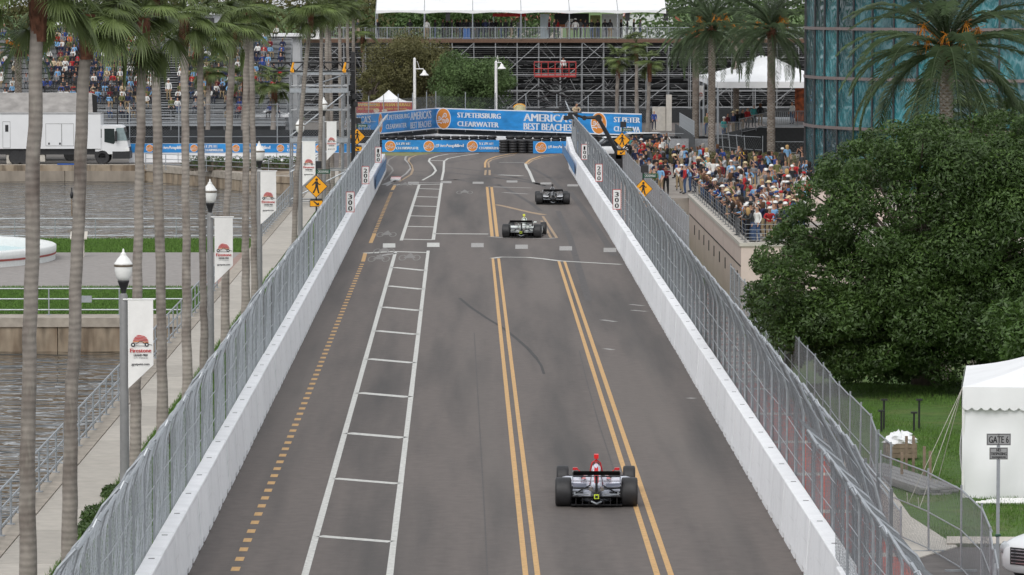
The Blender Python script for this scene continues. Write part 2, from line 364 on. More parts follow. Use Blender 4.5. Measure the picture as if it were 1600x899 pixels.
# paved areas over the lawn
pk = [G(1385,806,.05), G(1405,768,.05), G(1470,806,.05), G(1600,812,.05)]
MB().box(9.76,30,60,94.6,-.3,.03).build('service_road', mat('service asphalt',(.13,.12,.115,1),.9,var=.2,scale=2)); struct(bpy.data.objects['service_road'], 'grey asphalt of the service drive at the lower right')
kb = MB(); kb.path([(10.7,95.0,.09),(12,94.9,.09),(30,94.7,.09)], .14, 4); struct(kb.build('kerb', M_conc2))
pth = MB(); 
for (a_, b_) in (((1340,735),(1392,805)),):
    pass
wk = [(9.77,92.6),(10.9,94.6),(10.4,100),(10.55,110),(9.77,118)]
MB().extrude([(x,y) for x,y in wk], -.2, .055).build('footpath', M_conc2); struct(bpy.data.objects['footpath'], 'short concrete footpath between the wire fences')
# terrace behind retaining wall and far right ground
TW = 12.82
ter = MB(); ter.extrude([(TW+.3,202.8),(60,202.8),(60,252.0),(TW+.3,252.0)], -3.2, .5)
struct(ter.build('terrace', mat('terrace paving',(.36,.32,.28,1),.9,var=.15,scale=2)), 'paved spectator terrace above the beige wall')
fr = MB(); fr.extrude([(10.0,252.02),(60,252.02),(60,345),(8.6,345),(8.6,320),(10.0,300)], -3.2, .3)
struct(fr.build('upper_ground', mat('upper paving',(.30,.27,.24,1),.9,var=.2,scale=1.5)))
rw = thing('retaining_wall', 'long beige rendered retaining wall below the crowd', 'wall')
MB().box(TW,TW+.3,202.5,252,-3.4,.38).build('side_wall', M_terrace, rw)
MB().box(TW+.302,60,202.5,202.8,-3.4,.38).build('front_wall', M_terrace, rw)
MB().box(TW-.08,TW+.45,202.42,252.1,.38,.56).build('coping', M_conc2, rw)
MB().box(TW+.452,60,202.42,202.95,.38,.56).build('coping', M_conc2, rw)
me = MB().box(-.03,.01,0,.35,0,.55).mesh('slot_window', M_dark)
for k in range(9): inst('slot_window', me, rw, (TW,205+k*5.0,-1.5))
MB().box(TW-.02,TW,202.6,251,-.62,-.56).build('groove', M_dark, rw)
for yy in range(208,250,9): MB().box(TW-.004,TW,yy,yy+.03,-3.3,.37).build('wall_joint', mat('joint shade',(.36,.31,.28,1),.9), rw)

# ================================================================ road markings (thin sheets above the asphalt)
MK = thing('road_markings', 'painted lane lines and parking bays on the track', 'road markings'); MK['kind'] = 'structure'; del MK['category']
_mz = [.004]
def stripe(p, q, w0, m, name='painted_line', z=.004, w1=None, par=True):
    p = Vector(p); q = Vector(q); d = (q-p); d.z = 0; d.normalize(); n = Vector((-d.y, d.x, 0)); w1 = w0 if w1 is None else w1
    L_ = (q-p).length; ns = max(1, int(L_/6)); mb = MB(); 
    for i in range(ns+1):
        t = i/ns; c = p.lerp(q, t); ww = (w0+(w1-w0)*t)/2*(1+random.uniform(-.06,.06))
        mb.v += [(c.x-n.x*ww, c.y-n.y*ww, z), (c.x+n.x*ww, c.y+n.y*ww, z)]
    for i in range(ns): mb.f.append((2*i, 2*i+2, 2*i+3, 2*i+1)); mb.m.append(0)
    return mb.build(name, m, MK)
def pl(pts, w, m, name='painted_line', z=.004):
    pts = [G(*p) for p in pts]
    mb = MB()
    for i, c in enumerate(pts):
        d = pts[min(i+1,len(pts)-1)]-pts[max(i-1,0)]; d.normalize(); n = Vector((-d.y,d.x,0))*w/2
        mb.v += [(c.x-n.x,c.y-n.y,z),(c.x+n.x,c.y+n.y,z)]
    for i in range(len(pts)-1): mb.f.append((2*i,2*i+2,2*i+3,2*i+1)); mb.m.append(0)
    return mb.build(name, m, MK)
# near ladder of bays
stripe(G(472,915), G(618,394), .16, M_white_line); stripe(G(607,915), G(669,392), .15, M_white_line)
for y in (838,748,677,614,561,517,480,447,418):
    a = G(618-(y-394)*146/521, y, 0); b_ = G(669-(y-392)*62/523, y+8*(y/840)+1, 0)
    stripe((a.x+.08,a.y,0), (b_.x-.075,b_.y,0), .33 if y > 700 else .45, M_white_line, 'bay_line')
stripe(G(570,396), G(618,393), .5, M_white_line, z=.0045); stripe(G(618,393.5), G(669,395), .5, M_white_line, z=.0048)
# second ladder
stripe(G(627,376), G(655,289), .17, M_white_line); stripe(G(677,375), G(690,286), .17, M_white_line)
for y in (374,354,337.5,322,307.5,295): stripe(G(628+(375-y)*.31,y), G(677+(375-y)*.145,y+1), .5, M_white_line, 'bay_line', z=.0045)
stripe(G(615,289), G(691,288), .55, M_white_line, z=.005)
stripe(G(645,286), G(700,285), .5, M_worn_line, z=.0055)
# dashes
me_d = MB().face([(-.095,-.33,.004),(.095,-.33,.004),(.095,.33,.004),(-.095,.33,.004)]).mesh('yellow_dash', M_yellow_line)
y = 86.5
while y < 196: inst('yellow_dash', me_d, MK, (-5.2, y, 0)); y += 1.62
stripe((-5.2,197,0), G(571,395), .19, M_yellow_line)
stripe(G(579,380), G(585,366), .2, M_yellow_line)
y = 220.0
while y < 266: inst('yellow_dash', me_d, MK, (-5.22, y, 0)); y += 1.62
stripe(G(613,297), G(617,290), .2, M_yellow_line)
# double yellows
stripe(G(823,915), G(770,404), .125, M_yellow_line); stripe(G(842,915), G(779,404), .125, M_yellow_line)
stripe(G(1032,915), G(873,408), .13, M_yellow_line); stripe(G(1054,915), G(882,408), .13, M_yellow_line)
pl([(769,404),(783,402),(825,402.5),(850,405),(874,408),(970,413.5)], .32, M_white_line, z=.0062)
stripe(G(769,370), G(761,292), .17, M_yellow_line); stripe(G(777,370), G(768,292), .17, M_yellow_line)
pl([(765,370),(790,372),(858,373),(868,372)], .35, M_worn_line)
pl([(760,292),(830,294)], .5, M_worn_line); pl([(775,320),(790,323),(815,329),(828,332)], .35, M_worn_yellow)
pl([(828,332),(850,336)], .45, M_worn_yellow)
stripe(G(870,372), G(848,338), .14, M_worn_yellow); stripe(G(861,372), G(846,345), .14, M_worn_yellow)
pl([(678,365.5),(763,366)], .5, M_white_line); pl([(593,400),(618,396)], .4, M_worn_line)
pl([(600,289),(620,281),(632,282)], .4, M_worn_line)
# crosswalk blocks
for x, y, m in ((608,384,M_white_line),(677,383,M_white_line),(746,383.5,M_worn_line),(815,386,M_worn_line),(884,388.5,M_worn_line),(953,391,M_worn_line)):
    a = G(x,y+3.3); b_ = G(x,y-3.3); MB().face([(a.x-.31,a.y,.0065),(a.x+.31,a.y,.0065),(b_.x+.31,b_.y,.0065),(b_.x-.31,b_.y,.0065)]).build('crosswalk_block', m, MK)
for x, y in ((646,286),(697,285),(747,286),(800,284),(853,287),(895,290)):
    a = G(x,y+1.6); b_ = G(x,y-1.6); MB().face([(a.x-.36,a.y,.0068),(a.x+.36,a.y,.0068),(b_.x+.36,b_.y,.0068),(b_.x-.36,b_.y,.0068)]).build('crosswalk_block', M_worn_line, MK)
# faint bicycle / arrow marks beside the bays
for cx, cy in ((604,367),(600,393),(592,405),(632,289),(640,403),(726,301)):
    g = G(cx,cy)
    mb = MB()
    for ox, L_ in ((-.55,.5),(.55,.5)):
        ring = [(g.x+ox*.6+math.cos(t)*.2, g.y+math.sin(t)*2.2) for t in [i*math.pi/5 for i in range(10)]]
        inn = [(g.x+ox*.6+math.cos(t)*.14, g.y+math.sin(t)*1.7) for t in [i*math.pi/5 for i in range(10)]]
        for i in range(10): j = (i+1) % 10; mb.face([(*ring[i],.0055),(*ring[j],.0055),(*inn[j],.0055),(*inn[i],.0055)])
    mb.face([(g.x-.3,g.y-.3,.0056),(g.x+.3,g.y-.3,.0056),(g.x,g.y+4.0,.0056)])
    mb.build('bicycle_symbol', M_faint, MK)
# lines through the turn
pl([(604,291),(622,280),(634,272),(642,263),(640,257),(633,250),(634,245),(648,240)], .15, M_worn_line)
pl([(600,282),(610,272),(614,267),(612,262),(605,256),(607,250),(618,244),(640,240)], .14, M_faint)
pl([(624,284),(642,273),(645,266),(643,259),(638,252),(640,247),(650,243),(668,241)], .16, M_worn_yellow)
pl([(660,282),(676,273),(681,267),(678,261),(670,252),(672,248),(684,244),(700,241),(735,239)], .16, M_white_line)
pl([(690,282),(693,268),(694,252),(700,248),(720,244),(748,240)], .16, M_white_line)
pl([(672,251),(694,251.5)], .5, M_white_line)
pl([(758,274),(759,266)], .15, M_worn_yellow); pl([(765,274),(765,266)], .15, M_worn_yellow)
pl([(758,262),(758,255),(761,250),(775,245),(795,241),(815,239)], .16, M_yellow_line); pl([(764,262),(763,254),(768,250),(785,246),(805,242)], .15, M_worn_yellow)
pl([(821,256),(828,250),(845,244),(865,241.5),(884,240)], .19, M_yellow_line); pl([(824,257),(832,251),(848,246),(868,243),(884,241.5)], .16, M_worn_yellow)
pl([(821,256),(823,262),(827,268),(834,285)], .2, M_white_line)
pl([(780,254),(820,254.5)], .5, M_worn_line); pl([(780,273.5),(816,275)], .5, M_white_line); pl([(786,301),(825,303.5)], .4, M_worn_line)
# skid marks
for pts, ww in (([(718,466),(735,480),(760,497),(785,512),(808,530),(825,545),(838,560)], .13), ([(838,560),(846,572),(850,585)], .09),
                ([(640,268),(700,270),(760,276),(820,284),(860,291)], .5), ([(700,262),(760,268),(830,283),(872,300)], .4), ([(690,255),(735,250),(752,246)], .25),
                ([(800,249),(830,262),(862,280),(880,300)], .28), ([(778,288),(800,300),(830,318),(845,330)], .25), ([(700,282),(740,279),(800,278),(885,277)], .5),
                ([(600,272),(660,276),(720,282),(780,290)], .4), ([(890,300),(910,325),(935,360),(960,400)], .35), ([(872,330),(890,370),(905,420),(920,470)], .3)):
    pl(pts, ww, M_skid if pts[0][0] in (718,838) else M_skid2, 'skid_mark', z=.0035)
# long resurfacing seam and small scuffs
pl([(741,520),(748,640),(757,800),(762,905)], .03, M_skid2, 'seam', z=.003)
for pts in ([(945,545),(958,547)], [(985,476),(1005,478)], [(987,485),(1010,487)], [(940,500),(962,503)], [(1075,622),(1085,623)]): pl(pts, .25, M_worn_line, 'scuff')
for pts in ([(905,548),(918,600),(935,660),(952,712),(962,745)],): pl(pts, .035, M_skid2, 'seam', z=.003)

# ================================================================ track walls
def frame_obj(me, name, par, p, q):
    d = Vector(q)-Vector(p); return inst(name, me, par, p, (0,0,math.atan2(d.y,d.x)-math.pi/2))
def block_mesh(side, L_=3.62):        # side=+1: track lies on -x side
    s = side; pr = [(0,.14),(.62*s,.14),(.62*s,.3),(.47*s,.5),(.42*s,1.26),(.40*s,1.28),(.10*s,1.28),(.08*s,1.26),(.02*s,.35)]
    if s < 0: pr = pr[::-1]
    mb = MB(); mb.xsec(pr, .01, L_)
    for a, b_ in ((.01,.55),(1.0,2.65),(3.1,L_)):
        f = [(0,0.002),(.62*s,0.002),(.62*s,.139),(0,.139)]; mb.xsec(f[::-1] if s < 0 else f, a, b_)
    for y_ in (3.2,): mb.box(min(.20*s,.32*s),max(.20*s,.32*s),y_,y_+.10,1.278,1.284,1)
    return mb.mesh('concrete_block', [M_barrier, mat('lifting slot',(.16,.16,.16,1),.9)])
def run(poly, step):
    out = []; acc = 0
    for a, b_ in zip(poly[:-1], poly[1:]):
        a = Vector((*a,0)); b_ = Vector((*b_,0)); L_ = (b_-a).length
        while acc < L_: out.append((a+(b_-a)*(acc/L_), (b_-a).normalized())); acc += step
        acc -= L_
    return out
LP = [(RL,62),(RL,296)]; RP = [(7.1,82.5),(7.0,200),(6.83,280),(6.78,300),(7.15,331)]
tl = thing('track_wall', 'white concrete wall of butted blocks along the left of the track', 'barrier wall')
tr = thing('track_wall', 'white concrete wall of butted blocks along the right of the track', 'barrier wall')
ml, mr_ = block_mesh(-1), block_mesh(1)
for p, d in run(LP, 3.66): inst('concrete_block', ml, tl, (p.x+random.uniform(-.006,.006), p.y, 0), (0,0,math.atan2(d.y,d.x)-math.pi/2))
for p, d in run(RP, 3.66): inst('concrete_block', mr_, tr, (p.x+random.uniform(-.008,.008), p.y, 0), (0,0,math.atan2(d.y,d.x)-math.pi/2))
# near short wall carrying the overlapping fence at the lower right
nb = thing('track_wall', 'nearer white wall block at the lower right frame edge', 'barrier wall')
for k in range(7): inst('concrete_block', mr_, nb, (7.02+.02*k, 82.3-3.66*(k+1), 0))
# blue banners fixed on the wall ends
M_bblue = mat('faded blue banner print', (.12,.26,.48,1), .6, var=.35, scale=2.5)
def hang(pts, name, label):
    mb = MB(); mb.face(pts); mb.face([p+Vector((.012,0,0)) for p in reversed(pts)]); return tag(mb.build(name, M_bblue), label, 'banner')
hang([Vector((RL+.03,262,.35)),Vector((RL+.03,292,.35)),Vector((RL+.10,292,1.2)),Vector((RL+.10,262,1.2))], 'wall_banner', 'blue banner along the far end of the left track wall')
hang([Vector((6.75,284,.35)),Vector((6.75,324,.35)),Vector((6.72,324,1.1)),Vector((6.72,284,1.1))], 'wall_banner', 'long blue banner low on the bend of the right track wall')

# ================================================================ catch fences
PST = 2.6
def fprof(s, h=4.05, over=.62): return [(0,.95),(0,2.9),(-.12*s,3.35),(-.34*s,3.75),(-over*s,h)]
def chain_mesh(prof, name='mesh_panel', L_=PST, sp=.115, r=.0058, m=None):
    P = [Vector((p[0],0,p[1])) for p in prof]; cum = [0]
    for i in range(len(P)-1): cum.append(cum[-1]+(P[i+1]-P[i]).length)
    T = cum[-1]; mb = MB()
    def at(y_, t):
        for i in range(len(P)-1):
            if t <= cum[i+1]+1e-9:
                f = (t-cum[i])/(cum[i+1]-cum[i]); c = P[i].lerp(P[i+1], f); return Vector((c.x+random.uniform(-.006,.006), y_, c.z))
        c = P[-1]; return Vector((c.x, y_, c.z))
    n = int((L_+T)/sp)
    for dr in (1, -1):
        for k in range(n+1):
            o = k*sp-T   # y = o + t
            t0 = max(0, -o); t1 = min(T, L_-o)
            if t1-t0 < .05: continue
            ts = [t0]+[c for c in cum[1:-1] if t0 < c < t1]+[t1]
            if ts[1]-ts[0] > 1.2: ts.insert(1, (ts[0]+ts[1])/2)
            pts = [at((o+t) if dr == 1 else L_-(o+t), t) for t in ts]
            mb.path(pts, r, 3, 0, False)
    return mb.mesh(name, m or M_wire)
def post_mesh(prof, name='post', r=.032, m=None):
    pts = [(prof[0][0],0,.3)]+[(p[0],0,p[1]) for p in prof]
    return MB().path(pts, r, 6).mesh(name, m or M_galv)
def catch_fence(base_poly, s, label, prof=None, step=PST, sp=.125, r=.0048, wm=None):
    prof = prof or fprof(s)
    root = thing('catch_fence', label, 'fence')
    cm, pm = chain_mesh(prof, L_=PST+.14, sp=sp, r=r, m=wm), post_mesh(prof)
    # second, slightly lower liner of mesh typical of the paired panels
    cm2 = chain_mesh([(p[0]+.05*s, p[1]-.06) for p in prof], L_=PST+.14, sp=sp*1.1, r=r, m=wm)
    nodes = run(base_poly, step); allp = []
    for i, (p, d) in enumerate(nodes):
        R_ = (random.uniform(-.004,.004), random.uniform(-.008,.008), math.atan2(d.y,d.x)-math.pi/2)
        loc = (p.x+random.uniform(-.004,.004), p.y, random.uniform(-.04,.04))
        inst('mesh_panel', cm if i % 2 else cm2, root, loc, R_); inst('post', pm, root, loc, R_); allp.append(p)
    for j, (dx, z) in enumerate([prof[-1], prof[2], (0,2.3), (0,1.6), (0,1.05)]):
        mb = MB(); mb.path([(p.x+dx+random.uniform(-.02,.02), p.y, z+random.uniform(-.025,.03)) for p in allp], .026 if j == 0 else .011, 5 if j == 0 else 4)
        mb.build('top_rail' if j == 0 else 'cable', M_galv, root)
    hk = MB().path([(prof[-1][0],0,prof[-1][1]),(prof[-1][0]-.06*s,.05,prof[-1][1]+.13),(prof[-1][0]-.13*s,.05,prof[-1][1]+.10)], .018, 4).mesh('hook', M_galv)
    sl_ = MB().tube((prof[-1][0],0,prof[-1][1]-.02),(prof[-1][0]-.02*s,PST*.55,prof[-1][1]+.05),.034,None,5).mesh('rail_sleeve', M_galv)
    for i in range(len(allp)-1):
        inst('rail_sleeve', sl_, root, (allp[i].x, allp[i].y, random.uniform(-.03,.03)))
        if i % 2: inst('hook', hk, root, (allp[i].x, allp[i].y, 0))
    return root
catch_fence([(RL-.5,64),(RL-.5,296)], -1, 'tall curved chain link catch fence above the left track wall')
catch_fence([(7.55,78),(7.52,200),(7.35,280),(7.3,300),(7.65,331)], 1, 'tall curved chain link catch fence above the right track wall', fprof(1, 4.1, .5), sp=.14, r=.0036, wm=M_wire2)
catch_fence([(7.22,57.5),(7.2,82.9)], 1, 'nearer overlapping length of catch fence at the lower right', fprof(1, 4.1, .78), sp=.12, r=.0026, wm=M_wire2)
# paired back posts (straight, dark) behind each fence
def post_row(x, y0, y1, st, h, label, xe=None):
    root = thing('brace_posts', label, 'fence posts'); me = MB().path([(0,0,0),(0,0,h)], .035, 6).mesh('post', M_darkpost)
    y = y0
    while y < y1: inst('post', me, root, (x+((xe or x)-x)*(y-y0)/(y1-y0), y, 0)); y += st
    MB().path([(x,y0,h*.97),(xe or x,y1,h*.97)], .025, 5).build('rail', M_galv, root); return root
post_row(RL-.72, 65.2, 294, PST, 2.95, 'row of straight dark posts bracing the left catch fence')
post_row(7.85, 79, 300, PST, 3.2, 'row of straight dark posts bracing the right catch fence', 7.6)

# ================================================================ marker boards
LET = {}
def letters(s):
    if s in LET: return LET[s]
    c = bpy.data.curves.new('lettering', 'FONT'); c.body = s; c.align_x = 'LEFT'; c.resolution_u = 2; c.size = 1.0
    o = bpy.data.objects.new('tmp', c); COL.objects.link(o); bpy.context.view_layer.update()
    me = bpy.data.meshes.new_from_object(o.evaluated_get(bpy.context.evaluated_depsgraph_get())); bpy.data.objects.remove(o); bpy.data.curves.remove(c)
    co = np.empty(len(me.vertices)*3, dtype=np.float32); me.vertices.foreach_get('co', co); co = co.reshape(-1,3)
    LET[s] = (co, [tuple(p.vertices) for p in me.polygons], co.min(0), co.max(0)); bpy.data.meshes.remove(me); return LET[s]
class Board:      # flat print on a plane: origin = lower left, ex along, ey up, n towards the viewer
    def __init__(s, O, ex, ey): s.O = Vector(O); s.ex = Vector(ex).normalized(); s.ey = Vector(ey).normalized(); s.n = s.ex.cross(s.ey).normalized(); s.mb = MB()
    def P(s, x, y, e=0): return s.O+s.ex*x+s.ey*y+s.n*e
    def poly(s, pts, e, m): s.mb.face([s.P(x,y,e) for x,y in pts], m); return s
    def rect(s, x0, y0, x1, y1, e, m): return s.poly([(x0,y0),(x1,y0),(x1,y1),(x0,y1)], e, m)
    def disc(s, x, y, r, e, m, n=24, sx=1): return s.poly([(x+r*sx*math.cos(2*math.pi*i/n), y+r*math.sin(2*math.pi*i/n)) for i in range(n)], e, m)
    def ribbon(s, pts, wd, e, m):
        for i in range(len(pts)-1):
            (x0,y0),(x1,y1) = pts[i], pts[i+1]; L_ = math.hypot(x1-x0,y1-y0) or 1; nx, ny = -(y1-y0)/L_*wd/2, (x1-x0)/L_*wd/2; tx, ty = (x1-x0)/L_*wd*.2, (y1-y0)/L_*wd*.2
            s.poly([(x0-nx-tx,y0-ny-ty),(x1-nx+tx,y1-ny+ty),(x1+nx+tx,y1+ny+ty),(x0+nx-tx,y0+ny-ty)], e, m)
    def text(s, t, x, y, w_, h_, e, m, bold=0):
        co, fs, lo, hi = letters(t); sx = w_/(hi[0]-lo[0]); sy = h_/(hi[1]-lo[1])
        for off in ([0] if not bold else [-bold, 0, bold]):
            s.mb.add([s.P(x+(c[0]-lo[0])*sx+off, y+(c[1]-lo[1])*sy, e+abs(off)*.05) for c in co], fs, m)
        return s
    def build(s, name, mats, parent): return s.mb.build(name, mats, parent)
def marker(px, Y, h, txt, side, lab):
    x = UX(px, Y); t = thing('marker_board', lab, 'marker board', (x, Y, h), (0,0,0), 'distance boards on the catch fences')
    w_, hh = .42, 1.02
    MB().box(-w_/2,w_/2,0,.03,-hh/2,hh/2).build('board', M_white, t)
    b_ = Board((-w_/2,-.004,-hh/2), (1,0,0), (0,0,1))
    for a in ((0,0,w_,.03),(0,hh-.03,w_,hh),(0,.03,.025,hh-.03),(w_-.025,.03,w_,hh-.03)): b_.rect(*a, 0, 0)
    b_.build('border', [M_red], t)
    b_ = Board((-w_/2,-.006,-hh/2), (1,0,0), (0,0,1))
    for i, ch in enumerate(txt): b_.text(ch, w_*(.28 if ch != '1' else .36), hh-.10-.285*(i+1)+.01, w_*(.44 if ch != '1' else .24), .235, 0, 0, .012)
    b_.build('lettering', [M_black], t)
    MB().tube((0,.04,-hh/2),(0,.04,hh/2+.2),.02,None,5).build('bracket', M_galv, t)
for (px, Y, h, tx, sd, lab) in ((547,209,2.2,'300',-1,'nearest board on the left fence, black 300 in a red frame'),(571,240,2.2,'200',-1,'middle board on the left fence, black 200 in a red frame'),
    (591,273,2.1,'100',-1,'farthest board on the left fence, black 100 above the blue wall banner'),(964,211.5,2.2,'300',1,'nearest board on the right fence, black 300 in a red frame'),
    (936,243,2.2,'200',1,'middle board on the right fence, black 200 in a red frame'),(913.5,275,2.2,'100',1,'farthest board on the right fence, black 100 overlapping a smaller board')): marker(px, Y, h, tx, sd, lab)
t = thing('marker_board', 'small white board reading 10 behind the right 100 board', 'marker board', (UX(919,277), 277, 2.3)); MB().box(-.17,.17,0,.02,-.35,.5).build('board', M_white, t)
Board((-.12,-.006,.12),(1,0,0),(0,0,1)).text('10',0,0,.26,.26,0,0).build('lettering',[M_black],t)
# ================================================================ railings on the left
def railing(p, q, step, h, rails, label, m=M_galv, r=.028, post_r=.03):
    p = Vector(p); q = Vector(q); d = q-p; L_ = d.length; root = thing('railing', label, 'railing')
    me = MB().box(-.09,.09,-.09,.09,0,.02).tube((0,0,0),(0,0,h),post_r,None,6).mesh('post', m)
    n = max(1, int(L_/step))
    for i in range(n+1): inst('post', me, root, p+d*(i/n))
    for z in rails: MB().tube(p+Vector((0,0,z)), q+Vector((0,0,z)), r, None, 6).build('rail', m, root)
    return root
railing((-10.83,64,.11),(-10.86,160.5,.11),2.1,1.05,(1.06,.62,.2),'pale steel railing between the near sidewalk and the water')
railing((-10.86,216,.11),(-10.86,292,.11),2.1,1.05,(1.06,.62,.2),'pale steel railing between the far sidewalk and the water')
railing((-11.0,163.0,.1),(-60,163.0,.1),2.6,1.0,(1.02,.62,.2),'three bar railing along the near seawall of the plaza lawn')
railing((-11.0,213.6,.08),(-60,213.6,.08),2.0,1.05,(1.06,.62,.2),'thin railing behind the far lawn of the plaza')
railing((-10.86,162.0,.1),(-10.86,178,.1),2.0,1.05,(1.06,.62,.2),'short steel railing at the corner of the near lawn')
railing((-23.4,301.0,.02),(-11.2,290.0,.02),1.9,1.1,(1.1,.75,.4),'grey railing on the bend of the far quay beside the hedge')
t = thing('notice_plate', 'small grey plate fixed on the near seawall railing', 'plate', (UX(134,162.9),162.9,.72)); MB().box(-.2,.2,-.02,.02,-.13,.13).build('plate', M_galv, t)
# plaza basin
cx, cy = -28.9, 197.0
t = thing('fountain_basin', 'round white fountain basin with a red stripe and pale blue water', 'fountain', (cx,cy,.1))
mb = MB(); R_ = 9.3; n = 72
prof = [(R_,0),(R_,.22),(R_+.02,.30),(R_+.05,.46),(R_+.05,.66),(R_-.02,.70),(R_-.62,.70),(R_-.68,.66),(R_-.68,.1),(R_-.7,.02)]
for r, z in prof:
    for k in range(n): mb.v.append((r*math.cos(2*math.pi*k/n), r*math.sin(2*math.pi*k/n), z))
for i in range(len(prof)-1):
    for k in range(n): k2=(k+1)%n; mb.f.append((i*n+k,i*n+k2,(i+1)*n+k2,(i+1)*n+k)); mb.m.append(0)
mb.build('basin_wall', mat('basin white',(.72,.74,.73,1),.6,var=.05), t, smooth=True)
mb = MB(); 
for r, z in ((R_+.035,.27),(R_+.05,.36)):
    for k in range(n): mb.v.append((r*math.cos(2*math.pi*k/n), r*math.sin(2*math.pi*k/n), z))
for k in range(n): k2=(k+1)%n; mb.f.append((k,k2,n+k2,n+k)); mb.m.append(0)
mb.build('stripe', mat('basin red',(.35,.08,.07,1),.7), t)
MB().face([((R_-.66)*math.cos(2*math.pi*k/n),(R_-.66)*math.sin(2*math.pi*k/n),.30) for k in range(n)]).build('pool_water', mat('pool water',(.30,.55,.60,1),.12,var=.08,scale=.5), t)
MB().box(-.5,.5,-.5,.5,.30,.9).build('plinth', M_conc2, t) if False else None
t = thing('information_panel', 'pale slanted information panel on a post by the basin', 'panel', (UX(132,202),202,.1)); t.location.y = 199
MB().box(-.25,.25,-.03,.03,0,.9).add([(-.4,-.25,.85),(.4,-.25,.85),(.4,.2,1.15),(-.4,.2,1.15),(-.4,-.25,.9),(.4,-.25,.9),(.4,.2,1.2),(-.4,.2,1.2)],[(0,3,2,1),(4,5,6,7),(0,1,5,4),(1,2,6,5),(2,3,7,6),(3,0,4,7)]).build('panel', M_conc2, t)
t = thing('bird', 'small dark cormorant standing on a stake in the water', 'bird', (UX(112,262),262,-1.2))
MB().tube((0,0,0),(0,0,1.0),.05,None,5).build('stake', M_wood, t)
MB().lathe([(.02,0),(.09,.1),(.11,.25),(.07,.4),(.035,.5),(.03,.6),(.05,.66),(.02,.72)],8,(0,0,.98)).tube((0,-.02,1.62),(.02,-.16,1.63),.014,.004,4).tube((.0,.06,1.1),(.0,.16,.9),.04,.015,5).build('body', M_black, t, smooth=True)

# ================================================================ fan palms
def fan_frond(elev, seed, n=36, pl_=1.05, bl=1.05):
    rr = random.Random(seed); mb = MB(); e = rad(elev)
    # petiole leaves the crown at angle e and sags
    pts = []; p = Vector((0,0,0)); a = e
    for i in range(6): pts.append(p.copy()); p = p+Vector((math.cos(a),0,math.sin(a)))*(pl_/5); a -= rad(7)
    mb.path(pts, [.022]*3+[.015]*3, 4, 0, False); hub = pts[-1]; d = Vector((math.cos(a),0,math.sin(a))); side = Vector((0,1,0)); up = d.cross(side)*-1
    for k in range(n):
        ph = rad(-118+236*k/(n-1)); L_ = bl*(1-.22*abs(math.sin(ph/1.3)))*rr.uniform(.85,1.08)
        dd = (d*math.cos(ph)+side*math.sin(ph)).normalized(); q = hub.copy(); prev = None; w_ = .021
        nrm = up; segs = 5
        for j in range(segs+1):
            t = j/segs; ww = w_*(1.0 if t < .45 else (1-(t-.45)/.6))*(.5+.9*min(1,t*4))
            sd = dd.cross(Vector((0,0,1))); sd = sd.normalized() if sd.length > .05 else side
            tw = up*(.35*ww*(1 if k % 2 else -1)); a_, b_ = q-sd*ww+tw, q+sd*ww-tw
            mb.v += [tuple(a_), tuple(b_)]
            if j: o = len(mb.v)-4; mb.f.append((o,o+1,o+3,o+2)); mb.m.append(0)
            q = q+dd*(L_/segs); g = .10+.34*t*t+.25*t; dd = (dd+Vector((rr.uniform(-.03,.03),rr.uniform(-.03,.03),-g))).normalized()
    return mb.mesh('frond', M_fan)
FANS = {e: [fan_frond(e, 10*i+e, 36) for i in range(2)] for e in (78,55,30,8,-18,-48)}
def palm_trunk(root, pts, r0, r1, m=M_trunk, name='trunk', n=10):
    P = []; R_ = []; N = 26
    for i in range(N+1):
        t = i/N*(len(pts)-1); k = min(int(t), len(pts)-2); f = t-k; P.append(Vector(pts[k]).lerp(Vector(pts[k+1]), f))
    for i in range(N+1):
        t = i/N; r = r0+(r1-r0)*t; r *= 1+.05*math.sin(t*9+len(root.name)+root.location.y); r *= 1+.35*math.exp(-t*22); R_.append(r*random.uniform(.985,1.02))
        P[i] += Vector((random.uniform(-.02,.02), random.uniform(-.02,.02), 0))
    return MB().path(P, R_, n).build(name, m, root, smooth=True)
def fan_palm(x, Y, h, lean, label, r=.15, crown=1.0, group=None, boot=.9, z0=.1, nf=30, hanging=False):
    root = thing('fan_palm', label, 'palm tree', (x, Y, z0), group=group)
    lx = lean; pts = [(0,0,0),(lx*.15,0,h*.3),(lx*.55,random.uniform(-.1,.1),h*.65),(lx,0,h)]
    palm_trunk(root, pts, r, r*.72)
    mb = MB()      # dead leaf bases under the crown
    for i in range(40):
        a = random.uniform(0,6.28); z = h-random.uniform(0,boot); rr = r*.8
        c = Vector((lx-(h-z)*lx*.4/h+math.cos(a)*rr, math.sin(a)*rr, z)); o = Vector((math.cos(a)*.12, math.sin(a)*.12, .22)); sd = Vector((-math.sin(a),math.cos(a),0))*.06
        mb.face([c-sd-o*.3, c+sd-o*.3, c+o])
    mb.path([(lx-.15*lx/h,0,h-boot),(lx,0,h+.05)], [r*.85, r*1.15], 8); mb.build('leaf_bases', M_boot, root)
    els = [78]*4+[55]*8+[30]*8+[8]*6+[-18]*4+[-48]*(9 if hanging else 1)
    random.shuffle(els); els = els[:nf]; az = random.uniform(0,6)
    for i, e in enumerate(els):
        az += 2.4+random.uniform(-.3,.3); s = crown*random.uniform(.8,1.12)
        inst('frond', random.choice(FANS[e]), root, (lx, 0, h+.05+(.25 if e > 40 else 0)), (random.uniform(-.12,.12), random.uniform(-.12,.12), az), s)
    return root
VG = -8.6
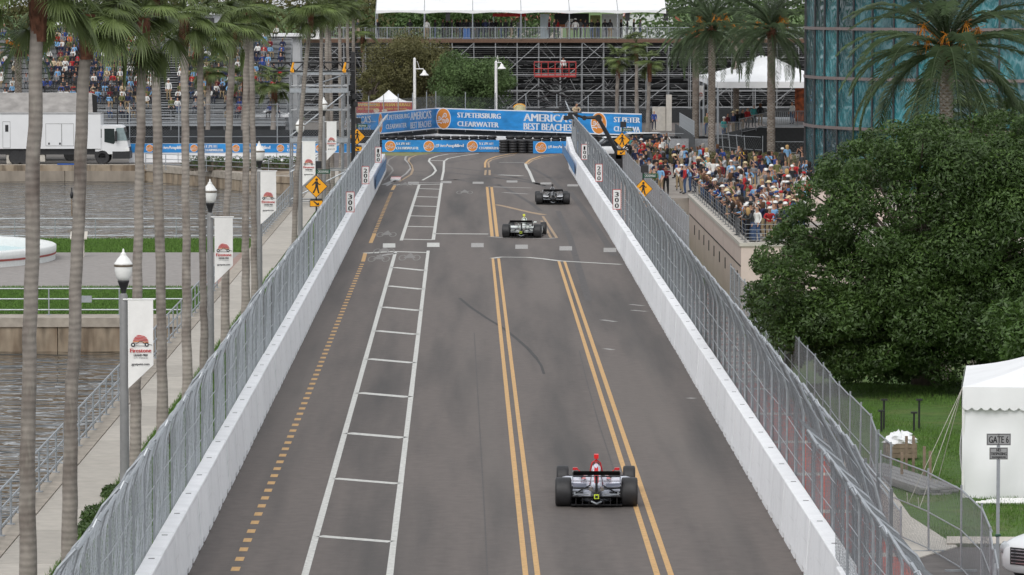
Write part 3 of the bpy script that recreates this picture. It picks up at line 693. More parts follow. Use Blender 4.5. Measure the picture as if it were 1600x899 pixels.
# x in photo of trunk foot, lean in metres, label
def vpalm(px_base, px_top, y_top, label, **k):
    k.setdefault('r', random.choice([.135,.15,.16]))
    u = k.pop('u', VG); Y = u*F/(px_base-VPX); s = F/Y; h = CAMH-(y_top-HY)/s-.1; lean = (px_top-px_base)/s; h += .62; k.setdefault('crown', .8)
    return fan_palm(u, Y, h, lean, label, group='fan palms in a row along the sidewalk', **k)
vpalm(37,62,42,'leftmost fan palm, trunk rising past the left end of the fence', r=.17)
vpalm(104,137,72,'second fan palm from the left, trunk leaning past the cab of the truck', r=.165)
vpalm(208,226,70,'fan palm behind the nearest white banner, with a dark hanging crown', crown=.95, hanging=True)
vpalm(252,243,15,'fan palm just right of the nearest white banner, tall thin crown above the frame')
vpalm(291,289,62,'fan palm with a reddish brown neck between the first two lamp posts')
vpalm(318,312,80,'slender fan palm just left of the second lamp post')
vpalm(350,364,78,'fan palm directly behind the second white banner')
vpalm(383,386,45,'fan palm with a tall bright crown left of the third lamp post')
vpalm(397,393,48,'fan palm close behind the one left of the third lamp post')
vpalm(458.5,486,42,'fan palm leaning right in front of the scaffold tower', crown=1.0)
vpalm(500,503,38,'pale straight trunk of a fan palm in the middle of the scaffold tower')
vpalm(512,511,30,'thin fan palm trunk right of the middle of the scaffold tower')
vpalm(520,514,36,'fan palm with a brown trunk inside the right half of the scaffold tower')
vpalm(533,531,26,'fan palm seen through the right post of the scaffold tower')
vpalm(545,543,22,'fan palm rising right above the yellow truss clamp')
vpalm(555,552,24,'last fan palm of the row, beside the farthest crosswalk sign')
# two more crowns of palms standing left of the sidewalk on the plaza
fan_palm(-11.9, 177, 10.9, -.4, 'fan palm standing on the plaza lawn at the left frame edge crown', crown=1.1, nf=26) if False else None

# ================================================================ lamp posts with banners
GLB = MB().lathe([(.06,0),(.17,.03),(.24,.16),(.275,.34),(.28,.50),(.27,.56),(.29,.58),(.29,.62),(.25,.66),(.20,.76),(.12,.86),(.09,.90),(.10,.93),(.06,.98),(.035,1.02),(.035,1.06),(.015,1.12)],16).mesh('globe', M_globe, True)
GLR = MB().lathe([(.283,.50),(.30,.51),(.30,.56),(.283,.57)],16).mesh('globe_ring', mat('bronze ring',(.12,.09,.06,1),.5))
CUP = MB().lathe([(.075,-.52),(.095,-.5),(.075,-.44),(.09,-.3),(.13,-.18),(.17,-.05),(.19,.0),(.17,.03)],12).mesh('lamp_collar', M_black, True)
def lamp(px, y_top, label, banner=None, u=VG, by=None):
    Y = u*F/(px-VPX); s = F/Y; t = thing('lamp_post', label, 'lamp post', (u, Y, .1), group='globe lamp posts along the sidewalk'); H = CAMH-(y_top-HY)/s-.1
    MB().lathe([(.20,0),(.20,.25),(.13,.32),(.115,.8),(.10,H-1.15),(.08,H-1.12),(.07,H-1.1)],12).build('pole', M_greypole, t, smooth=True)
    for me, nm in ((CUP,'lamp_collar'),(GLB,'globe'),(GLR,'globe_ring')): inst(nm, me, t, (0,0,H-.80), None, (.78,.78,.71))
    return t, Y, s, H
M_banner = mat('banner cloth', (.80,.79,.77,1), .8, var=.03, bump=.3, bscale=3)
M_print = mat('print dark', (.04,.04,.045,1), .7); M_printred = mat('print red', (.50,.05,.05,1), .7); M_printor = mat('print orange', (.65,.22,.08,1), .7)
def post_banner(px0, px1, y0, y1, Y, label, cut=.72):
    s = F/Y; w_ = (px1-px0)/s; h = (y1-y0)/s; z1 = CAMH-(y0-HY)/s; x0 = UX(px0,Y)
    t = thing('street_banner', label, 'banner', (x0, Y-.1, z1), (rad(random.uniform(-2,1)),0,rad(random.uniform(-4,4))), 'white race banners hanging from the lamp posts')
    mb = MB(); nx, nz = 6, 12
    def zb(x): return -h + (h*(1-cut))*min(1, max(0,(x/w_)))*.95
    rows = []
    for f in (0, .012):
        o = len(mb.v)
        for j in range(nz+1):
            for i in range(nx+1):
                x = w_*i/nx; z = zb(x)*j/nz; mb.v.append((x, f+.010*math.sin(x*9+j*.8)*min(1,j/6)-.002*0, z))
        for j in range(nz):
            for i in range(nx):
                a = o+j*(nx+1)+i; q = (a,a+1,a+nx+2,a+nx+1); mb.f.append(q[::-1] if f == 0 else q); mb.m.append(0)
    mb.build('cloth', M_banner, t, smooth=True)
    MB().tube((-.12,.006,.01),(w_+.04,.006,.01),.022,None,6).build('rod', M_white, t)
    b = Board((0,-.022,-h), (1,0,0), (0,0,1)); cy_ = h*.52; R_ = w_*.31
    for k in range(5):     # striped red sun
        ya = k*.19; yb = ya+.125; pts = []
        xa = math.sqrt(max(.02,1-ya*ya)); xb = math.sqrt(max(.02,1-yb*yb)); wv = .06
        top = [(-xb+2*xb*i/6, yb+wv*math.sin(i/6*5)) for i in range(7)]; bot = [(-xa+2*xa*i/6, ya+wv*math.sin(i/6*5)) for i in range(7)]
        for i in range(6): b.poly([(w_/2+bot[i][0]*R_, cy_+bot[i][1]*R_),(w_/2+bot[i+1][0]*R_, cy_+bot[i+1][1]*R_),(w_/2+top[i+1][0]*R_, cy_+top[i+1][1]*R_),(w_/2+top[i][0]*R_, cy_+top[i][1]*R_)],0,2 if k == 0 else 1)
    for sx in (-.30,.24):
        b.disc(w_/2+sx*w_, cy_-.055*w_/.6, .052*w_/.6, .001, 0, 12); b.disc(w_/2+sx*w_, cy_-.055*w_/.6, .022*w_/.6, .002, 3, 8)
    b.ribbon([(w_*.12,cy_-.05),(w_*.35,cy_-.03),(w_*.45,cy_+.02),(w_*.55,cy_+.025),(w_*.62,cy_-.02),(w_*.95,cy_-.07)], .014, .0015, 0); b.ribbon([(w_*.3,cy_-.08),(w_*.68,cy_-.09)], .012, .0015, 0)
    b.text('Firestone', w_*.09, cy_-.24*w_/.6, w_*.82, .095*w_/.6, .001, 1, .006); b.text('GRAND PRIX', w_*.22, cy_-.33*w_/.6, w_*.56, .055*w_/.6, .001, 0, .003)
    b.text('OF ST. PETERSBURG', w_*.22, cy_-.385*w_/.6, w_*.56, .03*w_/.6, .001, 0); b.text('gpstpete.com', w_*.14, cy_-.56*w_/.6, w_*.70, .062*w_/.6, .001, 0, .003)
    b.build('print', [M_print, M_printred, M_printor, M_banner], t)
    return t
L1 = lamp(192,388,'nearest globe lamp post, left of the large white banner'); L2 = lamp(328,279,'second globe lamp post, standing in front of the palm trunks')
L3 = lamp(405,220,'third globe lamp post, left of the striped pole shadow'); L3[0]['label'] = 'third globe lamp post, with a white banner hanging on its right'
L4 = lamp(469,182,'fourth globe lamp post, just left of the diamond crosswalk sign'); L5 = lamp(506,151,'farthest globe lamp post, half hidden inside the scaffold tower')
post_banner(199,238.5,468,607,L1[1],'largest white banner with a red sun logo, on the nearest lamp post')
post_banner(335,363.5,339,442,L2[1],'white race banner on the second lamp post, tip touching a palm')
post_banner(407,431.5,267,350,L3[1],'white race banner on the third lamp post, above the railing')
post_banner(472.5,493,221,290,L4[1],'white race banner behind the near crosswalk sign'); post_banner(510.5,526,190,250,L5[1],'smallest white race banner, left of the far crosswalk sign')

# ================================================================ crosswalk signs
def ped(b, sc, m):
    P = lambda pts: [(x*sc, y*sc) for x, y in pts]
    b.disc(.02*sc, .30*sc, .062*sc, .002, m, 12)
    for pg in ([(-.05,.23),(.07,.23),(.08,.02),(-.04,.02)], [(-.04,.03),(.04,.03),(-.02,-.14),(-.10,-.30),(-.17,-.28),(-.08,-.12)], [(.0,.03),(.08,.03),(.10,-.12),(.15,-.30),(.08,-.31),(.03,-.13)],
               [(-.05,.22),(-.02,.17),(-.10,.08),(-.17,.03),(-.20,.06),(-.13,.13)], [(.06,.22),(.03,.16),(.12,.06),(.20,.08),(.19,.12),(.13,.11)]): b.poly(P(pg), .002, m)
def cross_sign(px, py, Y, diag, label, yaw=0, arrow=1, street=True, py_plate=29):
    s = F/Y; x = UX(px,Y); z = CAMH-(py-HY)/s; t = thing('crosswalk_sign', label, 'crosswalk sign', (x, Y, 0), (0,0,rad(yaw)), 'yellow pedestrian crossing signs')
    r = diag/2; pole = MB().tube((0,.06,0),(0,.06,z+r+.6),.045,None,6).build('post', M_black, t)
    mb = MB(); k = .06
    mb.add([(0,.02,z-r),(r,.02,z),(0,.02,z+r),(-r,.02,z),(0,-.01,z-r),(r,-.01,z),(0,-.01,z+r),(-r,-.01,z)],[(0,1,2,3),(7,6,5,4),(0,4,5,1),(1,5,6,2),(2,6,7,3),(3,7,4,0)])
    mb.build('sign_plate', M_black, t)
    b = Board((0,-.014,z),(1,0,0),(0,0,1)); q = r*.93; b.poly([(0,-q),(q,0),(0,q),(-q,0)],0,0); b.build('face', [M_yellow], t)
    b = Board((0,-.016,z),(1,0,0),(0,0,1)); ped(b, diag/1.02, 0); b.build('walker_symbol', [M_black], t)
    zp = z-r-.28; MB().box(-.34,.34,-.02,.03,zp-.17,zp+.17).build('arrow_plate', M_black, t)
    b = Board((0,-.024,zp),(1,0,0),(0,0,1)); b.rect(-.31,-.14,.31,.14,0,0); sx = arrow; b.poly([(-.16*sx,.09),(-.12*sx,.13),(.06*sx,.0),(.12*sx,.06),(.16*sx,-.10),(-.04*sx,-.09),(.01*sx,-.05)][::sx],.002,1); b.build('arrow', [M_yellow,M_black], t)
    MB().box(-.30,-.03,-.06,.06,zp+.18,zp+.25).box(.03,.30,-.06,.06,zp+.18,zp+.25).build('beacon_bar', M_black, t)
    if street:
        zs = z+r+.16; MB().box(-.02,.72,-.01,.02,zs-.1,zs+.12).build('street_plate', M_green, t); Board((.08,-.014,zs-.05),(1,0,0),(0,0,1)).text('CROSSWALK',0,0,.56,.12,0,0).build('lettering',[M_white],t)
        MB().box(-.12,.28,-.08,.12,zs+.16,zs+.55).build('solar_box', M_black, t)
    return t
cross_sign(494,291,217,1.19,'near left diamond sign with a walking figure, above a down right arrow', 3)
cross_sign(558,213,292,1.15,'far left diamond sign with a walking figure, beside the blue banner', 3)
cross_sign(972,219,285,1.1,'far right diamond sign with a walking figure, below the camera crane', -4, -1)
cross_sign(1005,295,214,1.0,'near right diamond sign cut by the fence top, in front of the crowd', -4, -1)

# ================================================================ scaffold tower with truss
t = thing('scaffold_tower', 'grey scaffold tower carrying a black truss over the sidewalk', 'scaffold tower', (-10.7,246,.12))
pm = MB().tube((0,0,0),(0,0,7.9),.055,None,6).box(-.12,.12,-.12,.12,0,.03).mesh('upright', M_scaf); rm = MB().tube((0,0,0),(3.35,0,0),.05,None,6).mesh('ledger', M_scaf); rs_ = MB().box(-.03,.03,0,2.6,-.09,.09).mesh('side_ledger', M_scaf)
dk = MB().box(0,3.35,-.05,.05,-.13,.13).mesh('deck_beam', M_galv)
for x in (0,.45,3.0,3.35):
    for y in (0,2.6): inst('upright', pm, t, (x,y,0))
for z in (.3,2.1,3.9,5.6,7.0,7.85):
    for y in (0,2.6): inst('ledger', rm, t, (0,y,z))
    for x in (0,3.35): inst('side_ledger', rs_, t, (x,0,z))
for z in (3.85,6.75,7.8): inst('deck_beam', dk, t, (0,-.1,z))
for a, b_ in (((0,-.05,4.1),(3.2,-.05,6.6)),((0,-.05,.4),(3.35,-.05,2.1)),((0,2.6,2.2),(3.3,2.6,3.8)),((.1,0,6.6),(3.3,2.6,7.7)),((0,-.05,2.0),(3.35,-.05,3.9))): MB().tube(a,b_,.045,None,6).build('brace', M_galv, t)
t = thing('lighting_truss', 'black box truss with two yellow clamps on top of the scaffold tower', 'truss', (-11.85,245.8,8.0))
mb = MB()
for y in (0,.45):
    for z in (0,.5): mb.tube((0,y,z),(4.9,y,z),.04,None,5)
for k in range(10):
    for y in (0,.45): mb.tube((k*.49,y,0 if k % 2 else .5),((k+1)*.49,y,.5 if k % 2 else 0),.025,None,4)
    mb.tube((k*.49,0,.5),(k*.49,.45,.5),.02,None,4)
mb.build('truss_frame', M_black, t)
for x in (1.28,4.3): MB().box(x-.09,x+.1,-.12,.5,-.08,.12).tube((x-.05,-.1,0),(x+.08,-.1,.5),.08,.06,6).build('clamp', M_yellow, t)
t = thing('camera_mast', 'black mast with speakers and cameras beside the scaffold tower', 'mast', (UX(552,247),247,.1))
MB().box(-.12,.12,-.12,.12,0,9.0).build('pole', M_black, t)
for (x,z,a,b_) in ((-.28,6.2,.3,.5),(.1,6.4,.35,.35),(-.1,6.9,.28,.35),(.15,5.95,.25,.3)): MB().box(x-a/2,x+a/2,-.5,-.1,z-b_/2,z+b_/2).tube((x,-.5,z),(x,-.62,z),a*.35,a*.4,8).build('speaker', M_black, t)

# ================================================================ box truck on the far quay
Yt = 309.6; t = thing('box_truck', 'white box truck with a cab parked facing right on the far quay', 'truck', (UX(-130,Yt),Yt,0.0))
M_truck = mat('truck white', (.74,.75,.76,1), .35, var=.03, scale=1)
s = F/Yt; X = lambda px: (px+130)/s
MB().box(X(-130),X(158),0,2.45,1.15,3.72).build('cargo_box', M_truck, t)
MB().box(X(-130),X(200),.25,2.2,.72,1.13).build('chassis', M_black, t)
cabp = [(X(149),.75),(X(200),.75),(X(201.5),1.15),(X(199),1.7),(X(193),2.72),(X(188),2.85),(X(149),2.85)]
MB().xsec(cabp,.08,2.3).build('cab', M_truck, t)
MB().box(X(176),X(203),.05,2.35,.42,.95).box(X(148),X(165),.06,2.32,.5,.95).build('bumper', M_black, t)
for nm, pg in (('cab_window',[(X(163.5),1.65),(X(178),1.5),(X(180),1.62),(X(179),2.62),(X(163.5),2.62)]),('rear_cab_window',[(X(152.5),1.95),(X(159),1.95),(X(159),2.6),(X(152.5),2.6)])):
    MB().xsec(pg,.055,.079).build(nm, mat('dark window',(.02,.03,.03,1),.1), t)
MB().add([(X(199.6),.2,1.75),(X(193.6),.2,2.68),(X(193.6),2.2,2.68),(X(199.6),2.2,1.75),(X(199.3),.2,1.74),(X(193.3),.2,2.67)],[(0,3,2,1)]).build('windscreen', MATS['dark window'], t)
MB().xsec([(X(182),1.75),(X(199.3),1.75),(X(193.5),2.68),(X(182),2.68)],.055,.078).build('side_glass', mat('pale glass',(.25,.32,.33,1),.15), t)
MB().box(X(200),X(202),.3,2.1,1.0,1.25).build('grille', M_black, t); MB().box(X(196),X(202.3),.03,.2,.98,1.2).build('headlight', M_white, t)
MB().tube((X(182),-.12,1.6),(X(182),-.12,2.6),.02,None,4).box(X(180.5),X(184),-.3,-.1,1.7,2.45).build('mirror', M_black, t)
WH = lambda r,wd,n=20: MB().lathe([(r*.6,-wd/2),(r*.95,-wd/2),(r,-wd*.35),(r,wd*.35),(r*.95,wd/2),(r*.6,wd/2)],n,axis='X')
tyre = MB().lathe([(.3,-.14),(.48,-.15),(.52,-.1),(.52,.1),(.48,.15),(.3,.14)],20).mesh('wheel', M_rubber); rim = MB().lathe([(.30,-.145),(.22,-.12),(.12,-.2),(.08,-.2)],14).mesh('rim', M_galv)
for px in (38,160,25): 
    for y in ((.2,2.2)):
        w_ = inst('wheel', tyre, t, (X(px),y,.52),(rad(-90),0,0)); inst('rim', rim, w_, (0,0,.0), (rad(180),0,0))
for a, b_, c, d in ((72,97,1.35,3.0),(97,116,1.35,3.0),(5,17,1.2,3.15)):
    o = MB(); 
    for e in ((a,a+.5,c,d),(b_-.5,b_,c,d)): o.box(X(e[0]),X(e[1]),-.012,-.001,e[2],e[3])
    o.box(X(a+.51),X(b_-.51),-.012,-.001,d-.03,d).box(X(a+.51),X(b_-.51),-.012,-.001,c,c+.03); o.build('door_frame', mat('panel gap',(.25,.25,.25,1),.6), t)
MB().box(X(9),X(14),-.016,-.002,2.4,2.9).build('door_window', M_black, t)
for px in (76,93): MB().box(X(px),X(px+2.5),-.016,-.002,1.45,1.6).build('latch', M_black, t)
MB().box(X(50),X(70),.3,1.2,.2,.7).box(X(10),X(26),.3,1.0,.05,.7).build('tool_box', M_conc2, t); MB().box(X(-130),X(158),-.02,2.47,3.68,3.74).build('roof_rim', mat('roof seal',(.3,.3,.3,1),.5), t)
# tarp roofed trailer behind it
Y2 = 316; s2 = F/Y2
def P2(px,py,Y): return tuple(W(px,py,Y))
t = thing('tarp_trailer', 'trailer under a sloping grey tarpaulin behind the box truck', 'trailer')
MB().add([P2(-60,177,Y2),P2(151,177,Y2),P2(143,145,Y2+3),P2(-60,145,Y2+3),P2(-60,200,Y2),P2(151,200,Y2),P2(151,200,Y2+4),P2(-60,200,Y2+4),P2(151,148,Y2+4.2),P2(-60,148,Y2+4.2)],[(0,1,2,3),(0,4,5,1),(1,5,6,8),(1,8,2),(8,9,3,2),(9,8,6,7),(0,3,9),(0,9,7,4)]).build('tarpaulin', mat('grey tarp',(.30,.285,.27,1),.8,var=.25,scale=1.2,bump=.8,bscale=2), t)
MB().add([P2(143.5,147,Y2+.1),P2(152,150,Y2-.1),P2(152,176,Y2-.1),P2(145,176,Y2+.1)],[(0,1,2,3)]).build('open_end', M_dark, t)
MB().box(UX(-60,Y2),UX(150,Y2),Y2+.1,Y2+3.8,.9,2.4).build('trailer_body', M_black, t)
for px in (20,110): w_ = inst('wheel', tyre, t, (UX(px,Y2),Y2+.3,.52),(rad(-90),0,0))
tb = tag(MB().box(UX(90,309),UX(120,309),308.9,309.5,.01,.08).build('blue_tarp', mat('blue tarp',(.02,.10,.40,1),.6)), 'crumpled blue tarp on the ground under the truck', 'tarp')

# ================================================================ walls with blue banners on the left of the turn
M_ban_blue = mat('banner blue print', (.02,.24,.60,1), .55, var=.3, scale=.6, bump=.35, bscale=1.2, stretch=(1,1,3))
M_ban_edge = mat('banner white edge', (.74,.76,.80,1), .6, var=.04)
M_ban_or = mat('banner orange print', C(214,135,55), .6, var=.05)
def spiral(cx_, cy_, r, a0, turns, sgn=1, n=18):
    return [(cx_+(r*(1-.85*i/n))*math.cos(a0+sgn*turns*6.283*i/n), cy_+(r*(1-.85*i/n))*math.sin(a0+sgn*turns*6.283*i/n)) for i in range(n+1)]
def logo(b, x, y, r, sx=1, e=.004, mi=(1,2)):
    b.disc(x,y,r*1.1,e,mi[0],28,sx); b.disc(x,y,r,e+.003,mi[1],28,sx); wd = r*.085
    q = lambda pts: [(x+(px_)*r*sx, y+py_*r) for px_, py_ in pts]
    b.ribbon(q(spiral(-.62,.02,.22,-.6,1.3)),wd,e+.006,mi[0]); b.ribbon(q(spiral(.28,.30,.30,-2.6,1.35,-1)),wd,e+.006,mi[0]); b.ribbon(q(spiral(.02,-.28,.24,2.8,1.3,-1)),wd,e+.006,mi[0]); b.ribbon(q(spiral(.58,-.22,.24,3.0,1.35,-1)),wd,e+.006,mi[0])
    b.ribbon(q([(-.95,-.25),(-.6,-.22),(-.35,-.1),(-.12,.15),(.02,.42)]),wd,e+.006,mi[0]); b.ribbon(q([(-.9,-.42),(-.5,-.38),(-.3,-.5),(-.22,-.35)]),wd,e+.006,mi[0]); b.ribbon(q([(.25,-.4),(.36,-.45),(.34,-.22)]),wd,e+.006,mi[0])
def banner_run(p, q, z0, z1, items, name, label, cat='banner', edge=.05, thick=.03):
    """items: list of (kind, x fraction, ...)"""
    p = Vector(p); q = Vector(q); ex = (q-p); L_ = ex.length; ex.normalize(); n = ex.cross(Vector((0,0,1))); h = z1-z0
    t = thing(name, label, cat)
    mb = MB(); a = p+Vector((0,0,z0)); N = 24
    rows = [(0,.0),(.5,.0),(1,0)]
    for f in (0,1):
        for i in range(N+1):
            for j in range(5):
                c = a+ex*(L_*i/N)+Vector((0,0,h*j/4))+n*(.0 if f == 0 else -thick); mb.v.append(tuple(c))
    for f in (0,1):
        o = f*(N+1)*5
        for i in range(N):
            for j in range(4):
                k = o+i*5+j; qd = (k,k+5,k+6,k+1); mb.f.append(qd if f == 0 else qd[::-1]); mb.m.append(0)
    mb.build('cloth', M_ban_blue, t)
    b = Board(a+n*.006, ex, (0,0,1))
    if edge: b.rect(0,0,L_,edge,.0,0); b.rect(0,h-edge,L_,h,0,0)
    for it in items:
        if it[0] == 'logo': logo(b, it[1]*L_, it[2]*h, it[3]*h, it[4] if len(it) > 4 else 1)
        else: b.text(it[1], it[2]*L_, it[3]*h, it[4]*L_, it[5]*h, .004, 0, it[6] if len(it) > 6 else .02)
    b.build('print', [M_ban_edge, M_ban_edge, M_ban_or], t)
    return t
Yw = 313.0
lw = thing('far_track_wall', 'white concrete wall under the blue banners beside the far quay', 'barrier wall')
mb_ = MB().box(0,3.6,0,.5,0,1.0).mesh('concrete_block', M_barrier)
for k in range(4): inst('concrete_block', mb_, lw, (UX(202,Yw)+3.65*k, Yw, .01))
banner_run((UX(202,Yw),Yw-.03,0),(UX(560,Yw),Yw-.03,0),.72,1.42,[('logo',.09,.5,.36),('t','#LiveAmplified',.13,.3,.115,.45),('logo',.283,.5,.36),('t','ST.PETE',.325,.55,.06,.3),('t','CLEARWATER',.325,.15,.085,.28),('logo',.466,.5,.36),('t','#LiveAmplified',.50,.3,.115,.45),('logo',.66,.5,.36),('t','ST.PETE',.69,.55,.06,.3),('t','CLEARWATER',.69,.15,.085,.28),('logo',.83,.5,.36)],'blue_banner','long blue banner with orange discs on the wall behind the palm trunks',edge=.02)
hb = thing('hedge', 'low dark green hedge on the bend of the far quay', 'hedge', (UX(385,296),299,.0))
def leaf_cloud(lobes, n, size, seed, shell=.75, flat=1.0, droop=0.0, top=False):
    """leaf quads spread through ellipsoid lobes; lobes = [(cx,cy,cz,rx,ry,rz)]"""
    r = np.random.RandomState(seed); lob = np.array(lobes, float); wts = (lob[:,3]*lob[:,4]+lob[:,3]*lob[:,5]+lob[:,4]*lob[:,5]); wts /= wts.sum()
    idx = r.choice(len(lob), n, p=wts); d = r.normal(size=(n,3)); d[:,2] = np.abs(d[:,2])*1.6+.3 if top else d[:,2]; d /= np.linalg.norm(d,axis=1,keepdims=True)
    rr = shell+(1-shell)*r.rand(n)**.5; rr *= np.where(r.rand(n) < .15, r.rand(n), 1.0); rr *= 1+.16*np.sin(d[:,0]*7+idx)*np.sin(d[:,1]*6+2*idx)*np.cos(d[:,2]*8)
    c = lob[idx,:3]+d*lob[idx,3:]*rr[:,None]
    nrm = d*.8+r.normal(size=(n,3))*.75+np.array([0,0,.5]); nrm /= np.linalg.norm(nrm,axis=1,keepdims=True)
    a = np.cross(nrm, r.normal(size=(n,3))); a /= np.linalg.norm(a,axis=1,keepdims=True)+1e-9; a[:,2] -= droop; a /= np.linalg.norm(a,axis=1,keepdims=True)
    b = np.cross(nrm, a); s = size*(.6+.8*r.rand(n))[:,None]
    V = np.stack([c-a*s, c-b*s*.38, c+a*s, c+b*s*.38], 1).reshape(-1,3); Fq = np.arange(n*4).reshape(-1,4); return V, Fq
def foliage(name, lobes, n, size, seed, m, parent, **k):
    V, Fq = leaf_cloud(lobes, n, size, seed, **k); o = inst(name, np_mesh(name, V, Fq, m), parent); o['kind'] = 'stuff'; return o
foliage('leaves', [(x,0,.5,.8,.6,.55) for x in np.arange(-4,4,.8)], 4500, .10, 3, M_leaf, hb); MB().box(-4.2,4.0,-.35,.35,0,.6).build('inner_twigs', M_bark, hb)
# shrubs in the verge near the lower left
for i, (px, py, r) in enumerate(((176,777,.28),(150,815,.35),(168,800,.2),(140,835,.3))):
    g = G(px,py,.1); t = thing('verge_shrub', ['small leafy shrub at the foot of the nearest lamp post','bushy clump of ground cover at the lower left of the verge','tiny green tuft between two shrubs of the verge','low spreading plant nearest the camera in the verge'][i], 'shrub', (g.x,g.y,.1))
    foliage('leaves', [(0,0,r*.4,r,r*1.6,r*.7)], 900, .06, i, M_leaf, t); MB().tube((0,0,0),(0,0,r*.6),.03,.01,5).build('stem', M_bark, t)
# ================================================================ racing cars
def ring(y, hw, z0, z1, n=14, sq=.75):
    cz, hh = (z0+z1)/2, (z1-z0)/2; P = []
    for k in range(n):
        t = 2*math.pi*k/n; c_, s_ = math.cos(t), math.sin(t)
        P.append((hw*math.copysign(abs(c_)**sq, c_), y, cz+hh*math.copysign(abs(s_)**sq, s_)))
    return P
def wheel_mesh(r, wd):
    return (MB().lathe([(r*.62,-wd/2+.01),(r*.80,-wd/2-.004),(r*.965,-wd/2+.012),(r*.995,-wd/2+.05),(r,-wd*.2),(r,wd*.2),(r*.995,wd/2-.05),(r*.965,wd/2-.012),(r*.80,wd/2+.004),(r*.62,wd/2-.01)],30,axis='X').mesh('wheel', M_rubber, True),
            MB().lathe([(r*.62,-wd/2+.012),(r*.57,-wd/2+.02),(r*.5,-wd/2+.09),(r*.15,-wd/2+.07),(r*.10,-wd/2+.02),(r*.02,-wd/2+.02)],20,axis='X').mesh('rim', mat('dark alloy',(.10,.10,.11,1),.3,metal=.8)),)
RW, FW = wheel_mesh(.352,.395), wheel_mesh(.325,.30)
M_carb = mat('black carbon fibre', (.014,.014,.016,1), .32, var=.3, scale=20)
def indycar(px, Y, yaw, label, body, accent, dark, cam_c, light_c, helm, hlabel):
    x = UX(px, Y); t = thing('racing_car', label, 'racing car', (x, Y, .004), (0,0,rad(-yaw)), 'open wheel racing cars on the straight')
    B, A, D = mat('car paint '+body[0], body[1], .28, var=.05, scale=2), mat('car paint '+accent[0], accent[1], .28, var=.05, scale=2), mat('car paint '+dark[0], dark[1], .3, var=.1, scale=2)
    for sx in (-1,1):
        w_ = inst('wheel', RW[0], t, (sx*.805,0,.352)); r_ = inst('rim', RW[1], w_, (0,0,0), (0,0,0 if sx < 0 else math.pi))
        w_ = inst('wheel', FW[0], t, (sx*.835,3.05,.325)); r_ = inst('rim', FW[1], w_, (0,0,0), (0,0,0 if sx < 0 else math.pi))
    # floor and diffuser
    fl = MB(); fl.extrude([(-.62,-.30),(.62,-.30),(.66,.45),(.93,.62),(.97,2.2),(.5,2.75),(-.5,2.75),(-.97,2.2),(-.93,.62),(-.66,.45)], .05, .075)
    fl.build('floor', M_carb, t)
    me = MB().box(-.008,.008,-.42,.3,.06,.24).mesh('diffuser_strake', M_carb)
    for sx in (-.5,-.34,-.18,.18,.34,.5): inst('diffuser_strake', me, t, (sx,0,0))
    MB().add([(-.6,.35,.08),(.6,.35,.08),(.6,-.42,.27),(-.6,-.42,.27),(-.6,.35,.10),(.6,.35,.10),(.6,-.42,.29),(-.6,-.42,.29)],[(0,3,2,1),(4,5,6,7),(0,1,5,4),(1,2,6,5),(2,3,7,6),(3,0,4,7)]).build('diffuser', M_carb, t)
    # monocoque from nose to cockpit
    MB().loft([ring(4.35,.07,.10,.19),ring(4.1,.12,.10,.26),ring(3.5,.17,.10,.42),ring(2.9,.24,.09,.54),ring(2.3,.31,.08,.60),ring(1.95,.33,.08,.62)]).build('nose', A, t, smooth=True)
    MB().loft([ring(2.0,.335,.08,.60),ring(1.4,.36,.08,.60),ring(1.1,.36,.08,.60)]).build('tub', B, t, smooth=True)
    MB().loft([ring(1.99,.21,.56,.63,12),ring(1.7,.25,.57,.64,12),ring(1.35,.22,.57,.63,12)]).build('cockpit_rim', M_carb, t)
    # engine cover with airbox
    MB().loft([ring(1.22,.085,.55,.93,12,.9),ring(1.05,.10,.5,.92,12,.9),ring(.8,.115,.4,.80,12,.9),ring(.5,.15,.3,.66,12,.9),ring(.15,.13,.28,.56,12,.9),ring(-.15,.08,.26,.47,12,.9)]).build('engine_cover', B, t, smooth=True)
    MB().add([(-.035,1.2,.937),(.035,1.2,.937),(.05,.8,.808),(.06,.5,.668),(.05,.1,.556),(-.05,.1,.556),(-.06,.5,.668),(-.05,.8,.808)],[(0,7,2,1),(7,6,3,2),(6,5,4,3)]).build('cover_stripe', A, t)
    for sx in (-1,1): MB().add([(sx*.095,1.1,.80),(sx*.125,.8,.66),(sx*.17,.45,.50),(sx*.16,.45,.42),(sx*.13,.8,.50),(sx*.10,1.1,.62)],[(0,1,2,3,4,5) if sx < 0 else (5,4,3,2,1,0)]).build('cover_side_stripe', A, t)
    MB().loft([ring(1.235,.075,.80,.94,10),ring(1.18,.06,.81,.93,10)]).build('airbox_opening', M_dark, t)
    MB().path([(-.15,1.24,.70),(-.10,1.25,.92),(0,1.26,1.0),(.10,1.25,.92),(.15,1.24,.70)], .024, 6).build('roll_hoop', A, t, smooth=True)
    CM = mat('camera pod '+cam_c[0], cam_c[1], .4)
    MB().tube((0,1.1,.96),(0,1.1,1.06),.022,None,6).box(-.055,.055,1.0,1.22,1.05,1.15).build('camera_pod', CM, t)
    # side pods
    for sx in (-1,1):
        R_ = []
        for y_, x0, x1, z0, z1 in ((2.0,.34,.80,.10,.48),(1.75,.32,.92,.08,.54),(1.2,.30,.93,.08,.53),(.75,.24,.84,.08,.47),(.35,.18,.56,.09,.42),(.0,.10,.34,.12,.38),(-.12,.07,.22,.15,.34)):
            rg = ring(y_, (x1-x0)/2, z0, z1, 14, .6); R_.append([(p[0]+sx*(x0+x1)/2, p[1], p[2]) for p in rg])
        if sx < 0: R_ = [list(reversed(r)) for r in R_]
        MB().loft(R_).build('side_pod', B, t, smooth=True)
